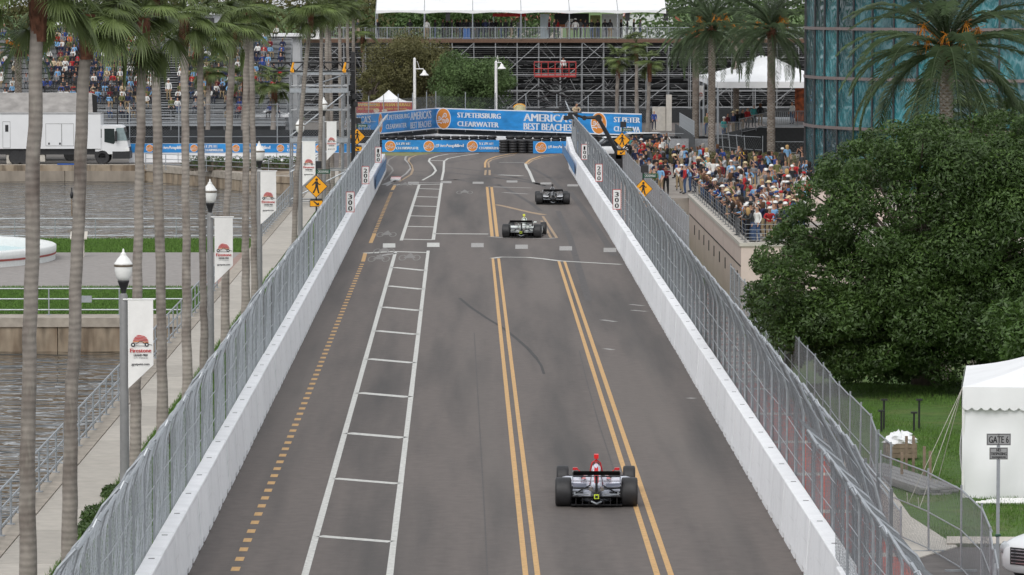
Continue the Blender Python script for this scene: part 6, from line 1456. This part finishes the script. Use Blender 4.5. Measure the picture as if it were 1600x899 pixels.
# crane: arm from the truck behind the right fence up to a camera head over the wall
Yc = 292.0
t = thing('camera_crane', 'black camera crane reaching from a truck over the right track wall', 'crane', (UX(962,Yc),Yc,0)); P0 = lambda px,py: Vector((UX(px,Yc)-UX(962,Yc), 0, CAMH-(py-HY)*Yc/F))
MB().box(-.15,.15,-.2,.2,0,0).tube(P0(966,240),P0(935,185),.17,.13,8).build('lower_arm', M_black, t)
MB().tube(P0(935,183),P0(913,184),.13,.10,8).tube(P0(913,184),P0(893,177),.09,.08,8).build('upper_arm', M_black, t)
for q_ in ((935,184,.24),(913,184,.17),(893,180,.15),(966,240,.28)): p = P0(q_[0],q_[1]); MB().lathe([(q_[2],-.15),(q_[2],.15)],12).build('joint', M_black, t, loc=p, rot=(rad(90),0,0))
p = P0(893,176); MB().box(-1.3,.7,-.15,.15,-.03,.04).box(-.25,.25,-.2,.2,-.45,-.04).box(-.55,-.2,-.1,.1,-.5,-.2).build('camera_head', M_black, t, loc=p)
MB().box(-.3,.1,-.12,.12,.04,.35).tube((-.3,0,.2),(-.55,0,.2),.08,.10,8).build('camera', M_black, t, loc=P0(880,175))
MB().box(-.45,.45,-.5,.5,0,CAMH-(240-HY)*Yc/F).box(.0,.9,-.5,.5,1.1,1.7).build('pedestal', M_black, t)
Yv = 306.0
def suv(px, py, Y, label, m, yaw=0, L_=4.6, hw=.93):
    t = thing('parked_car', label, 'car', (UX(px,Y),Y,.3), (0,0,rad(yaw)))
    MB().loft([ring(0,hw*.85,.4,.9,16,.5),ring(.15,hw,.32,1.0,16,.5),ring(1.1,hw,.3,1.08,16,.5),ring(L_-.1,hw,.3,1.08,16,.5),ring(L_,hw*.9,.4,1.0,16,.5)]).build('body', m, t, smooth=True)
    MB().loft([ring(.9,hw*.85,1.0,1.08,16,.5),ring(1.6,hw*.8,1.0,1.65,16,.5),ring(L_-.6,hw*.8,1.0,1.68,16,.5),ring(L_-.1,hw*.8,1.0,1.1,16,.5)]).build('window_band', MATS['tinted car glass'], t, smooth=True)
    MB().loft([ring(1.5,hw*.74,1.64,1.68,16,.5),ring(1.7,hw*.78,1.64,1.74,16,.5),ring(L_-.7,hw*.78,1.64,1.74,16,.5)]).build('roof', m, t, smooth=True)
    for y in (.85,L_-.95):
        for sx in (-1,1): MB().lathe([(.2,-.1),(.33,-.1),(.35,0),(.33,.1),(.2,.1)],14,axis='X').build('wheel', M_rubber, t, loc=(sx*(hw-.08),y,.35))
    return t
suv(950,240,318,'white car behind the camera crane, windows dark',P_,-78)
suv(912,250,309,'small white vehicle under the arm of the camera crane',P_,-78,3.4,.75)
# ================================================================ hospitality tent on the right with ramp
t = thing('hospitality_tent', 'white hospitality tent roof over a raised deck at the upper right', 'tent', (18.3,318,0))
He2 = 5.85; W2, D2 = 9.5, 27.0; PK = Vector((5.7,13,7.6)); c4 = [Vector((0,0,He2)),Vector((W2,0,He2)),Vector((W2,D2,He2)),Vector((0,D2,He2))]; mb = MB()
r0, r1 = Vector((W2/2,4.5,7.55)), Vector((W2/2,22,7.55))
for a, b_, c_, d in ((c4[0],c4[1],r0,r0),(c4[1],c4[2],r1,r0),(c4[2],c4[3],r1,r1),(c4[3],c4[0],r0,r1)):
    n = 10
    for j in range(n):
        for k in range(8):
            f = lambda jj,kk: (a.lerp(b_,kk/8)).lerp(d.lerp(c_,kk/8), jj/n)-Vector((0,0,.22*math.sin(math.pi*jj/n)))
            mb.face([f(j,k),f(j,k+1),f(j+1,k+1),f(j+1,k)])
mb.build('roof', M_tent, t, smooth=True)
for i in range(4): a, b_ = c4[i], c4[(i+1)%4]; MB().face([a-Vector((0,0,.45)),b_-Vector((0,0,.45)),b_+Vector((0,0,.02)),a+Vector((0,0,.02))]).build('valance', M_tent, t)
for k in range(5):
    for x in (0.05,W2-.05): MB().tube((x,.1+6.6*k,0),(x,.1+6.6*k,He2),.09,None,6).build('pole', M_galv, t)
zdk = 2.5
dk = thing('raised_deck', 'raised deck with picket railings and black cloth skirts under the hospitality tent', 'deck', (18.3,322,0)); W3 = UX(1268,322)-18.3
sx0 = UX(1205,322)-18.3
MB().box(sx0,W3,0,20,zdk-.2,zdk).build('deck_floor', M_galv, dk); MB().box(.0,W3,-.0,.05,.3,1.0).box(sx0-2,W3,-.04,.0,.3,zdk-.22).build('skirt', M_screen, dk)
MB().add([(-.9,.02,.3),(sx0-1.9,.02,.3),(sx0-1.9,.02,zdk-.25),(sx0-4.0,.02,1.75),(-.9,.02,1.55)],[(0,1,2,3,4)]).build('skirt', M_screen, dk)
MB().box(-1.95,-1.9,-8,22,.3,1.95).build('side_skirt', mat('grey screen',(.055,.06,.065,1),.8,var=.2), dk)
pk2 = MB(); 
for k in range(13): pk2.tube((.15*k+.05,0,.08),(.15*k+.05,0,1.0),.016,None,3)
pk2.tube((0,0,.06),(2.0,0,.06),.025,None,4).tube((0,0,1.05),(2.0,0,1.05),.03,None,4).tube((0,0,-.1),(0,0,1.1),.03,None,4).tube((2,0,-.1),(2,0,1.1),.03,None,4)
pm2 = pk2.mesh('railing_panel', M_galv)
for x, z, rz in ((sx0,zdk,0),(sx0+2,zdk,0)): inst('railing_panel', pm2, dk, (x,-.05,z), None, (W3-sx0)/4 if False else None)
for x, z in ((0,1.45),(1.05,1.65)): inst('railing_panel', pm2, dk, (x,-.08,z), None, (.52,1,1))
for k, (x, z) in enumerate(((2.1,1.9),(3.2,2.2))): inst('railing_panel', pm2, dk, (x,-.08,z), (0,rad(-12),0), (.55,1,1))
for k in range(11): inst('railing_panel', pm2, dk, (-1.95,-8+2*k,1.95-.0*k), (0,0,rad(90)))
for k in range(6): MB().box(.0+.7*k,.75+.7*k,.05,2.2,1.0+.25*k,1.08+.25*k).build('step', M_galv, dk)
t = thing('menu_poster', 'red and orange food poster under the hospitality tent', 'poster', (UX(1242,331),331,0)); s = F/331; MB().box(0,26/s,0,.06,zdk,CAMH-(137-HY)/s).build('board', mat('poster print',(.35,.09,.03,1),.5,var=.8,scale=3), t)
temp_fence([(UX(1120,312),312),(UX(1166,306),306),(UX(1192,304),304)], 1.9, 'leaning wire fence panels at the foot of the black cloth', 1.6, z=.3, lean=.10, sp=.3, wire=.0028, foot=False)
temp_fence([(UX(1205,303),303),(UX(1268,303),303)], 1.6, 'straight wire fence behind the crowd near the glass building', 2.0, z=.3, sp=.3, wire=.0028, foot=False)
t = thing('green_screen_fence', 'green cloth covered fence behind the crowd near the camera crane', 'fence', (UX(975,322),322,.3)); 
for k in range(4): MB().box(1.75*k,1.75*k+1.7,0,.04,0,1.15).build('cloth_panel', [mat('green cloth',(.02,.09,.05,1),.8),mat('pale cloth',(.35,.36,.38,1),.8,var=.2)][k//2], t); MB().tube((1.75*k,.06,0),(1.75*k,.06,1.3),.03,None,5).build('post', M_galv, t)
temp_fence([(UX(1000,330),330),(UX(1090,330),330)], 1.3, 'low dark railing between the pillar and the stairs', 2.2, z=.3, sp=.3, wire=.003, foot=False)

t = lamp(1089,92,'white globe lamp post between the date palm trunks left of the hospitality tent', u=UX(1089,330))[0]
post_banner(1091,1099,134,160,331,'small white banner between the date palm trunks')
# ================================================================ PEOPLE
# a skeleton is grown into one continuous skin mesh; zones of it take skin, shirt, trousers, hair and shoes
def grow(J, E, seglab, name):
    """J: {joint:(pos,radius)}, E: [(a,b,label)]"""
    me = bpy.data.meshes.new('tmp'); keys = list(J); me.from_pydata([J[k][0] for k in keys], [(keys.index(a),keys.index(b)) for a,b,_ in E], []); o = bpy.data.objects.new('tmp', me); COL.objects.link(o)
    md = o.modifiers.new('s','SKIN'); md.use_smooth_shade = True
    for i,k in enumerate(keys):
        r = J[k][1]; me.skin_vertices[0].data[i].radius = (r if isinstance(r, tuple) else (r,r)); me.skin_vertices[0].data[i].use_root = (k == 'pelvis')
    sd = o.modifiers.new('u','SUBSURF'); sd.levels = 1; sd.render_levels = 1
    bpy.context.view_layer.update(); res = bpy.data.meshes.new_from_object(o.evaluated_get(bpy.context.evaluated_depsgraph_get()))
    bpy.data.objects.remove(o); bpy.data.meshes.remove(me); res.name = name
    # label faces by nearest bone
    segs = [(Vector(J[a][0]),Vector(J[b][0]),l) for a,b,l in E]; hd = Vector(J['head'][0]); mi = []
    for p in res.polygons:
        c = p.center; best = None
        for a,b,l in segs:
            d = b-a; f = max(0,min(1,(c-a).dot(d)/max(1e-9,d.dot(d)))); e = (a+d*f-c).length
            if best is None or e < best[0]: best = (e,l)
        l = best[1]
        if l == 5:   # head: hair on crown and back
            v = c-hd; l = 3 if (v.z > .045 or v.y > .03 and v.z > -.09) else 0
        mi.append(l)
    res.materials.clear()
    for m in (M_skin[0], SH[0], TR[0], HA[0], M_black): res.materials.append(m)
    res.polygons.foreach_set('material_index', mi); res.polygons.foreach_set('use_smooth',[True]*len(mi)); res.update(); return res
def cmat(nm, c): return mat(nm, C(*c), .85, var=.08, scale=5)
SKN = [('light',(174,134,112)),('tan',(148,110,90)),('brown',(98,72,58)),('pale',(184,150,132))]
M_skin = [cmat('skin '+n, c) for n, c in SKN]
SHC = [('white',(215,215,212)),('black',(28,28,32)),('navy',(30,38,70)),('red',(165,38,42)),('grey',(120,122,126)),('light blue',(120,165,205)),('royal blue',(45,68,135)),('maroon',(105,30,40)),('charcoal',(58,60,64)),('beige',(190,172,145)),('olive',(98,100,60)),('orange',(205,110,70)),('teal',(70,160,160)),('pale grey',(175,178,182)),('yellow',(222,180,40)),('plum',(88,50,80))]
SH = [cmat('shirt '+n, c) for n, c in SHC]
TRC = [('navy',(36,42,60)),('khaki',(150,132,104)),('black',(26,26,28)),('grey',(95,97,100)),('denim',(62,82,115))]
TR = [cmat('trousers '+n, c) for n, c in TRC]
HAC = [('dark',(38,28,22)),('blond',(178,145,98)),('grey',(140,136,130)),('brown',(85,58,38))]
HA = [cmat('hair '+n, c) for n, c in HAC]
CPC = [('white',(220,220,218)),('black',(28,28,30)),('navy',(30,42,82)),('red',(165,38,40)),('blue',(60,95,150)),('straw',(205,188,150))]
CP = [cmat('hat '+n, c) for n, c in CPC]
def pose(kind):
    J = {'pelvis':((0,0,.95),(.155,.115)),'waist':((0,0,1.08),(.135,.10)),'chest':((0,0,1.28),(.165,.115)),'neckb':((0,0,1.44),(.085,.075)),'neck':((0,-.01,1.50),(.052,.052)),'head':((0,-.02,1.63),(.082,.098)),'crown':((0,-.015,1.71),(.060,.068))}
    E = [('pelvis','waist',1),('waist','chest',1),('chest','neckb',1),('neckb','neck',0),('neck','head',5),('head','crown',5)]
    for s,n in ((-1,'l'),(1,'r')):
        sh=(s*.17,0,1.40); 
        if kind in ('stand','stand_shorts'): el=(s*.225,.02,1.13); wr=(s*.20,-.10,.93); ha=(s*.19,-.14,.84)
        elif kind == 'lean': el=(s*.25,-.20,1.20); wr=(s*.12,-.42,1.14); ha=(s*.08,-.50,1.13)
        elif kind == 'photo': el=(s*.25,-.16,1.18); wr=(s*.10,-.30,1.42); ha=(s*.05,-.34,1.50)
        elif kind == 'cross': el=(s*.25,-.06,1.15); wr=(-s*.02,-.20,1.18); ha=(-s*.12,-.19,1.20)
        else: el=(s*.24,-.08,1.16); wr=(s*.16,-.32,1.05); ha=(s*.12,-.40,1.04)
        hip=(s*.09,0,.88); kn=(s*.10,-.02,.50); an=(s*.11,.03,.09); toe=(s*.12,-.14,.035)
        if kind.startswith('sit'): hip=(s*.10,-.03,.93); kn=(s*.13,-.44,.96); an=(s*.13,-.46,.50); toe=(s*.14,-.60,.46)
        if kind == 'lean': 
            J['chest']=((0,-.10,1.27),(.165,.115)); J['neckb']=((0,-.17,1.42),(.085,.075)); J['neck']=((0,-.20,1.47),(.052,.052)); J['head']=((0,-.25,1.58),(.082,.098)); J['crown']=((0,-.25,1.66),(.06,.068)); sh=(s*.17,-.15,1.38)
        J.update({'sh'+n:(sh,.062),'el'+n:(el,.043),'wr'+n:(wr,.030),'ha'+n:(ha,(.032,.020)),'hip'+n:(hip,.088),'kn'+n:(kn,.058),'mc'+n:(tuple((a+b)/2 for a,b in zip(kn,an)),.052),'an'+n:(an,.038),'toe'+n:(toe,(.042,.03))})
        arm = 1 if kind in ('cross','stand','sit','lean') else 0; lg = 0 if kind in ('stand_shorts','sit_shorts') else 2
        E += [('neckb' if False else 'chest','sh'+n,1),('sh'+n,'el'+n,1),('el'+n,'wr'+n,arm),('wr'+n,'ha'+n,0),('pelvis','hip'+n,2),('hip'+n,'kn'+n,2),('kn'+n,'mc'+n,lg),('mc'+n,'an'+n,lg),('an'+n,'toe'+n,4)]
        # thumb and finger tips give the hand its outline
        hv = Vector(ha); wv = Vector(wr); d = (hv-wv).normalized()
        for q,(ox,L_) in enumerate(((-.022,.075),(-.007,.085),(.008,.08),(.022,.062))):
            J['f%d%s'%(q,n)] = (tuple(hv+d*L_+Vector((ox,0,-.015))),.009); E.append(('ha'+n,'f%d%s'%(q,n),0))
        J['th'+n] = (tuple(wv.lerp(hv,.6)+Vector((-s*.045,-.01,.0))),.010); E.append(('wr'+n,'th'+n,0))
    return grow(J, E, None, 'body_'+kind)
POSES = {k: pose(k) for k in ('stand','stand_shorts','lean','photo','cross','sit','sit_shorts')}
CAPM = MB().lathe([(.098,-.03),(.104,.0),(.096,.05),(.06,.085),(.01,.095)],12).add([(-.07,-.085,-.005),(.07,-.085,-.005),(.055,-.175,-.02),(-.055,-.175,-.02),(-.07,-.085,.008),(.07,-.085,.008),(.055,-.175,-.008),(-.055,-.175,-.008)],[(0,3,2,1),(4,5,6,7),(0,1,5,4),(1,2,6,5),(2,3,7,6),(3,0,4,7)]).mesh('cap', CP[0], True)
HATM = MB().lathe([(.19,-.02),(.195,-.01),(.11,.005),(.10,.06),(.07,.095),(.01,.10)],14).mesh('sun_hat', CP[0], True)
HAIRM = MB().lathe([(.03,-.30),(.085,-.22),(.105,-.05),(.105,.03),(.08,.09),(.01,.115)],10,(0,.022,0)).mesh('long_hair', HA[0], True)
PR = random.Random(99)
ACT = {'stand':'standing','stand_shorts':'in shorts','lean':'leaning','photo':'raising phone','cross':'arms folded','sit':'seated','sit_shorts':'seated in shorts'}
USED = set()
def person(x, y, z, kind, rot, place, group, shirt=None, hat=None, tr=None, sc=None, label=None, tries=0):
    r = PR; o = bpy.data.objects.new('person', POSES[kind]); COL.objects.link(o); sc = sc or r.uniform(.97,1.08); zoff = -.50*sc if kind.startswith('sit') else 0
    o.location = (x,y,z+zoff); o.rotation_euler = (0,0,rot); o.scale = (sc*r.uniform(1.06,1.2),sc*r.uniform(1.04,1.18),sc)
    si = shirt if shirt is not None else r.choices(range(16),[15,18,14,5,10,6,5,4,12,2,3,.7,2,7,1,2])[0]; ti = tr if tr is not None else r.choice([0,1,2,3,4]); ki = r.choices(range(4),[5,4,2,3])[0]; hi = r.choices(range(4),[8,1.5,2,4])[0]
    for i, m in enumerate((M_skin[ki], SH[si], TR[ti], HA[hi], M_black)): o.material_slots[i].link = 'OBJECT'; o.material_slots[i].material = m
    hj = (0,-.25,1.655) if kind == 'lean' else (0,-.02,1.70); ht = hat if hat is not None else r.choices(['none','cap','hat','long'],[5,4,.5,2])[0]; desc = ''
    if ht != 'none':
        me = {'cap':CAPM,'hat':HATM,'long':HAIRM}[ht]; c = inst({'cap':'cap','hat':'sun_hat','long':'long_hair'}[ht], me, o, (hj[0],hj[1],hj[2]-(.0 if ht != 'long' else .06)), (rad(r.uniform(-6,10)),0,0)); c.material_slots[0].link = 'OBJECT'
        ci = r.choices(range(5),[6,6,4,1.5,2])[0]
        if ht == 'cap': c.material_slots[0].material = CP[ci]; desc = '%s cap' % CPC[ci][0]
        elif ht == 'hat': c.material_slots[0].material = CP[5]; desc = 'straw hat'
        else: c.material_slots[0].material = HA[hi]; desc = 'long %s hair' % HAC[hi][0]
    else: desc = '%s hair' % HAC[hi][0]
    lb = label or ('%s shirt, %s trousers, %s, %s %s' % (SHC[si][0], TRC[ti][0], desc, ACT[kind], place))
    if lb in USED and tries < 12 and not label:
        for c in list(o.children): bpy.data.objects.remove(c)
        bpy.data.objects.remove(o); return person(x, y, z, kind, rot, place, group, shirt, hat, tr, sc, label, tries+1)
    USED.add(lb); tag(o, lb, 'person', group); return o
RC = 'crowd watching on the right'
# --- along the terrace rail
def uat(y): return TW+.55
k = 0; y = 203.6
SEG = [(210,'at the near rail corner'),(220,'along the near terrace rail'),(232,'halfway along the terrace rail'),(242,'past the middle terrace rail'),(260,'at the far terrace rail')]
seg = lambda y: next(n for a, n in SEG if y < a)
def near_cell(x, Y):    # a readable place name for a spot in the crowd
    u = 'beside rail' if x < 14.3 else 'second line' if x < 15.2 else 'mid terrace' if x < 17.5 else 'near tree'
    return u+', '+('by the corner' if Y < 212 else 'before lower seat wall' if Y < 223 else 'before upper seat wall' if Y < 237 else 'at far wall end')
while y < 251:
    person(TW+.62+PR.uniform(-.05,.1), y, .5, PR.choice(['lean','lean','photo','stand','lean']), rad(-90+PR.uniform(-20,40)), seg(y), RC); y += PR.uniform(.62,1.0)
    k += 1
# front rail facing the camera
person(UX(1184,203.4),203.4,.5,'stand',rad(-50),'',RC,0,'none',4,1.02,'man in loose white long shirt at the terrace corner, right of the angled railing')
person(UX(1203,203.9),203.9,.5,'lean',rad(0),'',RC,3,'cap',1,1.0,'man in red shirt leaning on the front railing beside the white shirted man')
person(UX(1219,203.6),203.6,.5,'cross',rad(20),'',RC,8,'none',3,.98,'dark haired person in a charcoal shirt where the front railing meets the tree')
person(UX(1172,204.6),204.4,.5,'lean',rad(-30),'',RC,1,'long',2,.97,'person in black with long hair just left of the white shirted man')
person(UX(1153,208.6),208.6,.5,'lean',rad(-70),'',RC,8,'long',3,1.0,'long haired person in dark grey leaning over the angled corner rail')
person(UX(1231,236),235.6,.5,'stand_shorts',rad(180),'',RC,1,'cap',3,1.06,'man in black shirt and dark shorts, back turned, at the upper seat wall')
person(UX(1248,236),235.8,.5,'stand',rad(170),'',RC,13,'none',3,1.06,'man in pale grey shirt and grey trousers, back turned, beside the man in shorts')
person(UX(1212,222.6),222.6,.95,'sit',rad(10),'',RC,5,'hat',3,1.0,'seated man in light blue shirt and straw hat on the lower seat wall')
person(UX(1233,222.6),222.6,.95,'sit',rad(0),'',RC,2,'cap',2,1.0,'seated man in navy shirt and cap, hands at chin, next to the tree')
person(UX(1205,216),216,.5,'cross',rad(0),'',RC,12,'cap',3,1.02,'man in teal shirt with folded arms behind the front railing row')
# fill the terrace and beyond
def crowd(px0, px1, Y0, Y1, n, z, xmin, place, mind=.50, tries=4000, maxpx=1268):
    pts = []; c = 0
    while len(pts) < n and c < tries:
        c += 1; Y = PR.uniform(Y0,Y1); x = UX(PR.uniform(px0,px1),Y)
        if x < xmin(Y): continue
        if any((x-a)**2+(Y-b)**2*.35 < mind**2 for a,b in pts): continue
        pts.append((x,Y))
        person(x, Y, z, PR.choice(['stand','stand_shorts','stand','cross','photo','lean']), rad(PR.uniform(-110,20)), place(x,Y), RC)
crowd(1100,1255,205,221,46,.5,lambda Y: TW+1.25,near_cell)
crowd(1090,1268,224.5,235,30,.5,lambda Y: TW+1.25,near_cell)
crowd(1075,1265,238,251,26,.5,lambda Y: TW+1.25,near_cell)
def far_place(x, Y):
    a = 'by wire fence' if x < 12.5 else 'left of shrubs' if x < 16 else 'below the palms' if x < 21 else 'near glass building'
    return a+(', near wall end' if Y < 268 else ', halfway back' if Y < 290 else ', near green screens')
crowd(990,1110,253,296,62,.3,lambda Y: 10.6,far_place,.55)
crowd(1110,1268,253,292,34,.3,lambda Y: 10.6,far_place,.6)
crowd(975,1045,297,320,22,.3,lambda Y: 10.6,far_place,.55)
# people under the raised deck tent, by the stairs
for px, Y, z, sh_ in ((1131,323.5,1.3,12),(1137,324.5,1.6,7),(1146,324.5,1.7,2),(1152,325,1.8,1),(1160,325,1.9,1),(1168,325.5,2.0,3),(1178,326,2.2,12),(1188,326,2.3,1),(1238,324,2.5,0),(1105,326,1.6,10)):
    person(UX(px,Y),Y,z,'stand',rad(PR.uniform(-60,60)),'',None,sh_,None,None,1.0,'%s shirted person %s' % (SHC[sh_][0], {1131:'lowest on the ramp of the hospitality tent',1137:'second on the ramp of the tent',1146:'on the ramp in front of the white vehicle shapes',1152:'in black on the ramp, left of another in black',1160:'in black on the ramp, right of another in black',1168:'high on the ramp near its sloping rail',1178:'behind the sloping rail of the ramp',1188:'at the top of the ramp',1238:'standing alone on the raised deck before the food poster',1105:'behind the side railing of the ramp'}[px]))
for px, Y, z, sh_, lab in ((1022,378,.3,6,'person in blue shirt standing at the foot of the stairs by the pillar'),(880,393,CAMH-(118-HY)*393/F,0,'man in white shirt standing on the red scissor lift'),(899,300,3.05,9,'camera operator in beige shirt standing on the camera crane')): person(UX(px,Y),Y,z,'stand' if px != 899 else 'lean',rad(20),'',None,sh_,'cap' if px == 880 else 'none',None,1.0,lab)
DK = 'people on the hospitality deck'
for i, (px, sh_, dy) in enumerate(((590,1,1.5),(667,0,.8),(692,8,2),(699,1,2.2),(719,1,1.6),(724,8,2.4),(729,1,1.2),(733,2,2.6),(743,1,1.4),(748,8,2.2),(759,2,1.2),(765,13,2.8),(769,1,1.6),(775,1,2.3),(812,4,2.0),(872,3,2.5),(888,13,1.8),(899,0,1.0),(907,4,2.8),(924,1,1.2),(945,1,1.2),(953,8,1.3),(970,1,2.2),(980,8,2.4),(680,1,1.3),(706,8,1.8),(715,1,2.9),(738,8,1.0),(754,1,2.0),(783,1,1.2),(790,8,2.2),(799,1,1.5),(866,1,.9),(914,8,1.6),(934,1,2.0),(990,1,1.0),(560,2,1.4),(641,8,2.2),(858,7,2.4),(1000,4,1.5))):
    person(UX(px,Yd+dy),Yd+dy,zd,PR.choice(['stand','cross','stand']),rad(PR.uniform(90,270)),'on deck %s' % ('above olive tree' if px < 700 else 'left of bins' if px < 727 else 'right of bins' if px < 790 else 'before black display' if px < 930 else 'before white display'),DK,sh_,'none' if px != 899 else 'cap',(i%5) if px != 667 else 1,1.12)
# left grandstand: the nearest rows one by one, the rest as a mass
ind = []; mass = []
for rw_ in range(17):
    y = gy+.75*rw_; z = 1.75+.405*rw_+.44; x = gx0+.3
    while x < gx1-.3:
        px = VPX+x*F/y; dens = .93 if rw_ > 5 else .8 if rw_ > 2 else .35
        if px < 90: dens = .3
        if AIS[0][0]-.2 < x < AIS[0][1]+.2: dens = 0
        if 285 < px < 300: dens *= .5
        if px > 400: dens *= .6
        if px > -5 and PR.random() < dens: ind.append((rw_, x+PR.uniform(-.06,.06), y-.05, z, px))
        x += .52
GRP = 'spectators on the left grandstand'
front = [p for p in ind if p[0] <= 17]
PR.shuffle(front)
front = sorted(front, key=lambda p: (p[2]))[:0] + front
ORD = ['first','second','third','fourth','fifth','sixth','seventh','eighth','ninth','tenth','eleventh','twelfth','thirteenth','fourteenth','fifteenth','sixteenth','seventeenth']
n_done = len([o for o in bpy.data.objects if o.name.startswith('person')])
NI = max(0, 322-n_done-4); ind.sort(key=lambda p: p[2]); 
for i, (r_, x, y, z, px) in enumerate(ind):
    if i < NI:
        pl_ = 'in %s row %s aisle' % (ORD[r_], ('far left of' if px < 150 else 'left of' if px < 255 else 'right of' if px < 330 else 'far right of'))
        person(x, y, z, PR.choice(['sit','sit_shorts']), rad(PR.uniform(-35,35)), pl_, GRP)
    else: mass.append((x,y,z))
person((AIS[0][0]+AIS[0][1])/2+.1, gy+3.2, 3.5,'stand',0,'',GRP,0,'cap',1,1.05,'big man in white shirt standing on the aisle steps of the left grandstand')
person((AIS[0][0]+AIS[0][1])/2+.5, gy+.8, 2.2,'stand',0,'',GRP,10,'none',2,1.0,'person in olive jacket at the bottom of the grandstand aisle')
for px, lab in ((202,'person in light shirt standing at the front rail of the left grandstand'),(305,'person in white hat behind the far wall under the grandstand'),(350,'camera person right of the grandstand rails')): Y = 350.5 if px == 202 else 316; person(UX(px,Y),Y,1.7 if px == 202 else .3,'photo' if px == 202 else 'stand',0,'',None,9 if px == 202 else 0,'hat' if px == 305 else 'none',None,1.0,lab)
# the mass: copies of the seated body with random shirt colours, joined
def join_mass(pts, name, label):
    src = POSES['sit']; nv = len(src.vertices); co = np.empty(nv*3,np.float32); src.vertices.foreach_get('co',co); co = co.reshape(-1,3)
    fs = [tuple(p.vertices) for p in src.polygons]; fm = np.array([p.material_index for p in src.polygons]); quads = [i for i,f in enumerate(fs) if len(f) == 4]; Fq = np.array([fs[i] for i in quads]); fm = fm[quads]
    mats_ = M_skin[:3]+SH[:12]+TR+HA+[M_black]; V = []; Fs = []; MI = []
    for i,(x,y,z) in enumerate(pts):
        a = PR.uniform(-.6,.6); s = PR.uniform(.93,1.04); c_,s_ = math.cos(a),math.sin(a); v = co*s; v = np.stack([v[:,0]*c_-v[:,1]*s_+x, v[:,0]*s_+v[:,1]*c_+y, v[:,2]+z-.5*s],1); V.append(v); Fs.append(Fq+i*nv)
        sk,sh_,tr_,ha_ = PR.randrange(3),3+PR.choices(range(12),[13,14,12,6,10,7,6,4,9,5,4,.7])[0],15+PR.randrange(5),20+PR.choice([0,1,2,3]); 
        if PR.random() < .4: ha_ = 3+PR.choice([0,2,3,6])
        lut = np.array([sk,sh_,tr_,ha_,24]); MI.append(lut[fm])
    me = np_mesh(name, np.concatenate(V), np.concatenate(Fs), mats_); me.polygons.foreach_set('material_index', np.concatenate(MI).astype(np.int32)); me.update(); o = inst(name, me); tag(o, label, 'crowd', None, 'stuff'); return o
if mass: join_mass(mass, 'seated_crowd', 'mass of spectators filling the upper rows of the left grandstand')
# ================================================================ grass blades on verge and lawns
def blades(name, pts_fn, n, h, seed, label, wd=.012):
    r = np.random.RandomState(seed); P = pts_fn(r, n); n = len(P); a = r.rand(n)*6.283; hh = h*(.5+r.rand(n)); lx, ly = (r.rand(n)-.5)*hh, (r.rand(n)-.5)*hh
    dx, dy = np.cos(a)*wd, np.sin(a)*wd; V = np.stack([np.stack([P[:,0]-dx,P[:,1]-dy,P[:,2]],1),np.stack([P[:,0]+dx,P[:,1]+dy,P[:,2]],1),np.stack([P[:,0]+lx,P[:,1]+ly,P[:,2]+hh],1)],1).reshape(-1,3)
    o = inst(name, np_mesh(name, V, np.arange(3*n).reshape(-1,3), M_blade)); tag(o, label, None, None, 'stuff'); return o
def rect(x0,x1,y0,y1,z): return lambda r,n: np.stack([x0+(x1-x0)*r.rand(n), y0+(y1-y0)*r.rand(n), np.full(n,z)],1)
blades('grass', rect(-9.12,-6.9,78,190,.09), 70000, .10, 1, 'short grass of the verge under the palms')
blades('grass', rect(-24,-11,163.4,178.5,.08), 60000, .10, 2, 'grass of the near plaza lawn',.016)
blades('grass', rect(-24,-11,202.6,213.5,.08), 30000, .12, 3, 'grass of the far plaza lawn',.02)
def lawn_pts(r, n):
    x = 9.9+9*r.rand(n); y = 95+42*r.rand(n); k = ~((x < 10.7) & (y < 118)); x, y = x[k], y[k]; t = np.clip((y-132)/33,0,1); t = t*t*(3-2*t); return np.stack([x,y,-.05-3*t+.05*np.sin(x*1.3+y*.4)],1)
blades('grass', lawn_pts, 90000, .09, 4, 'grass of the shaded lawn on the right')
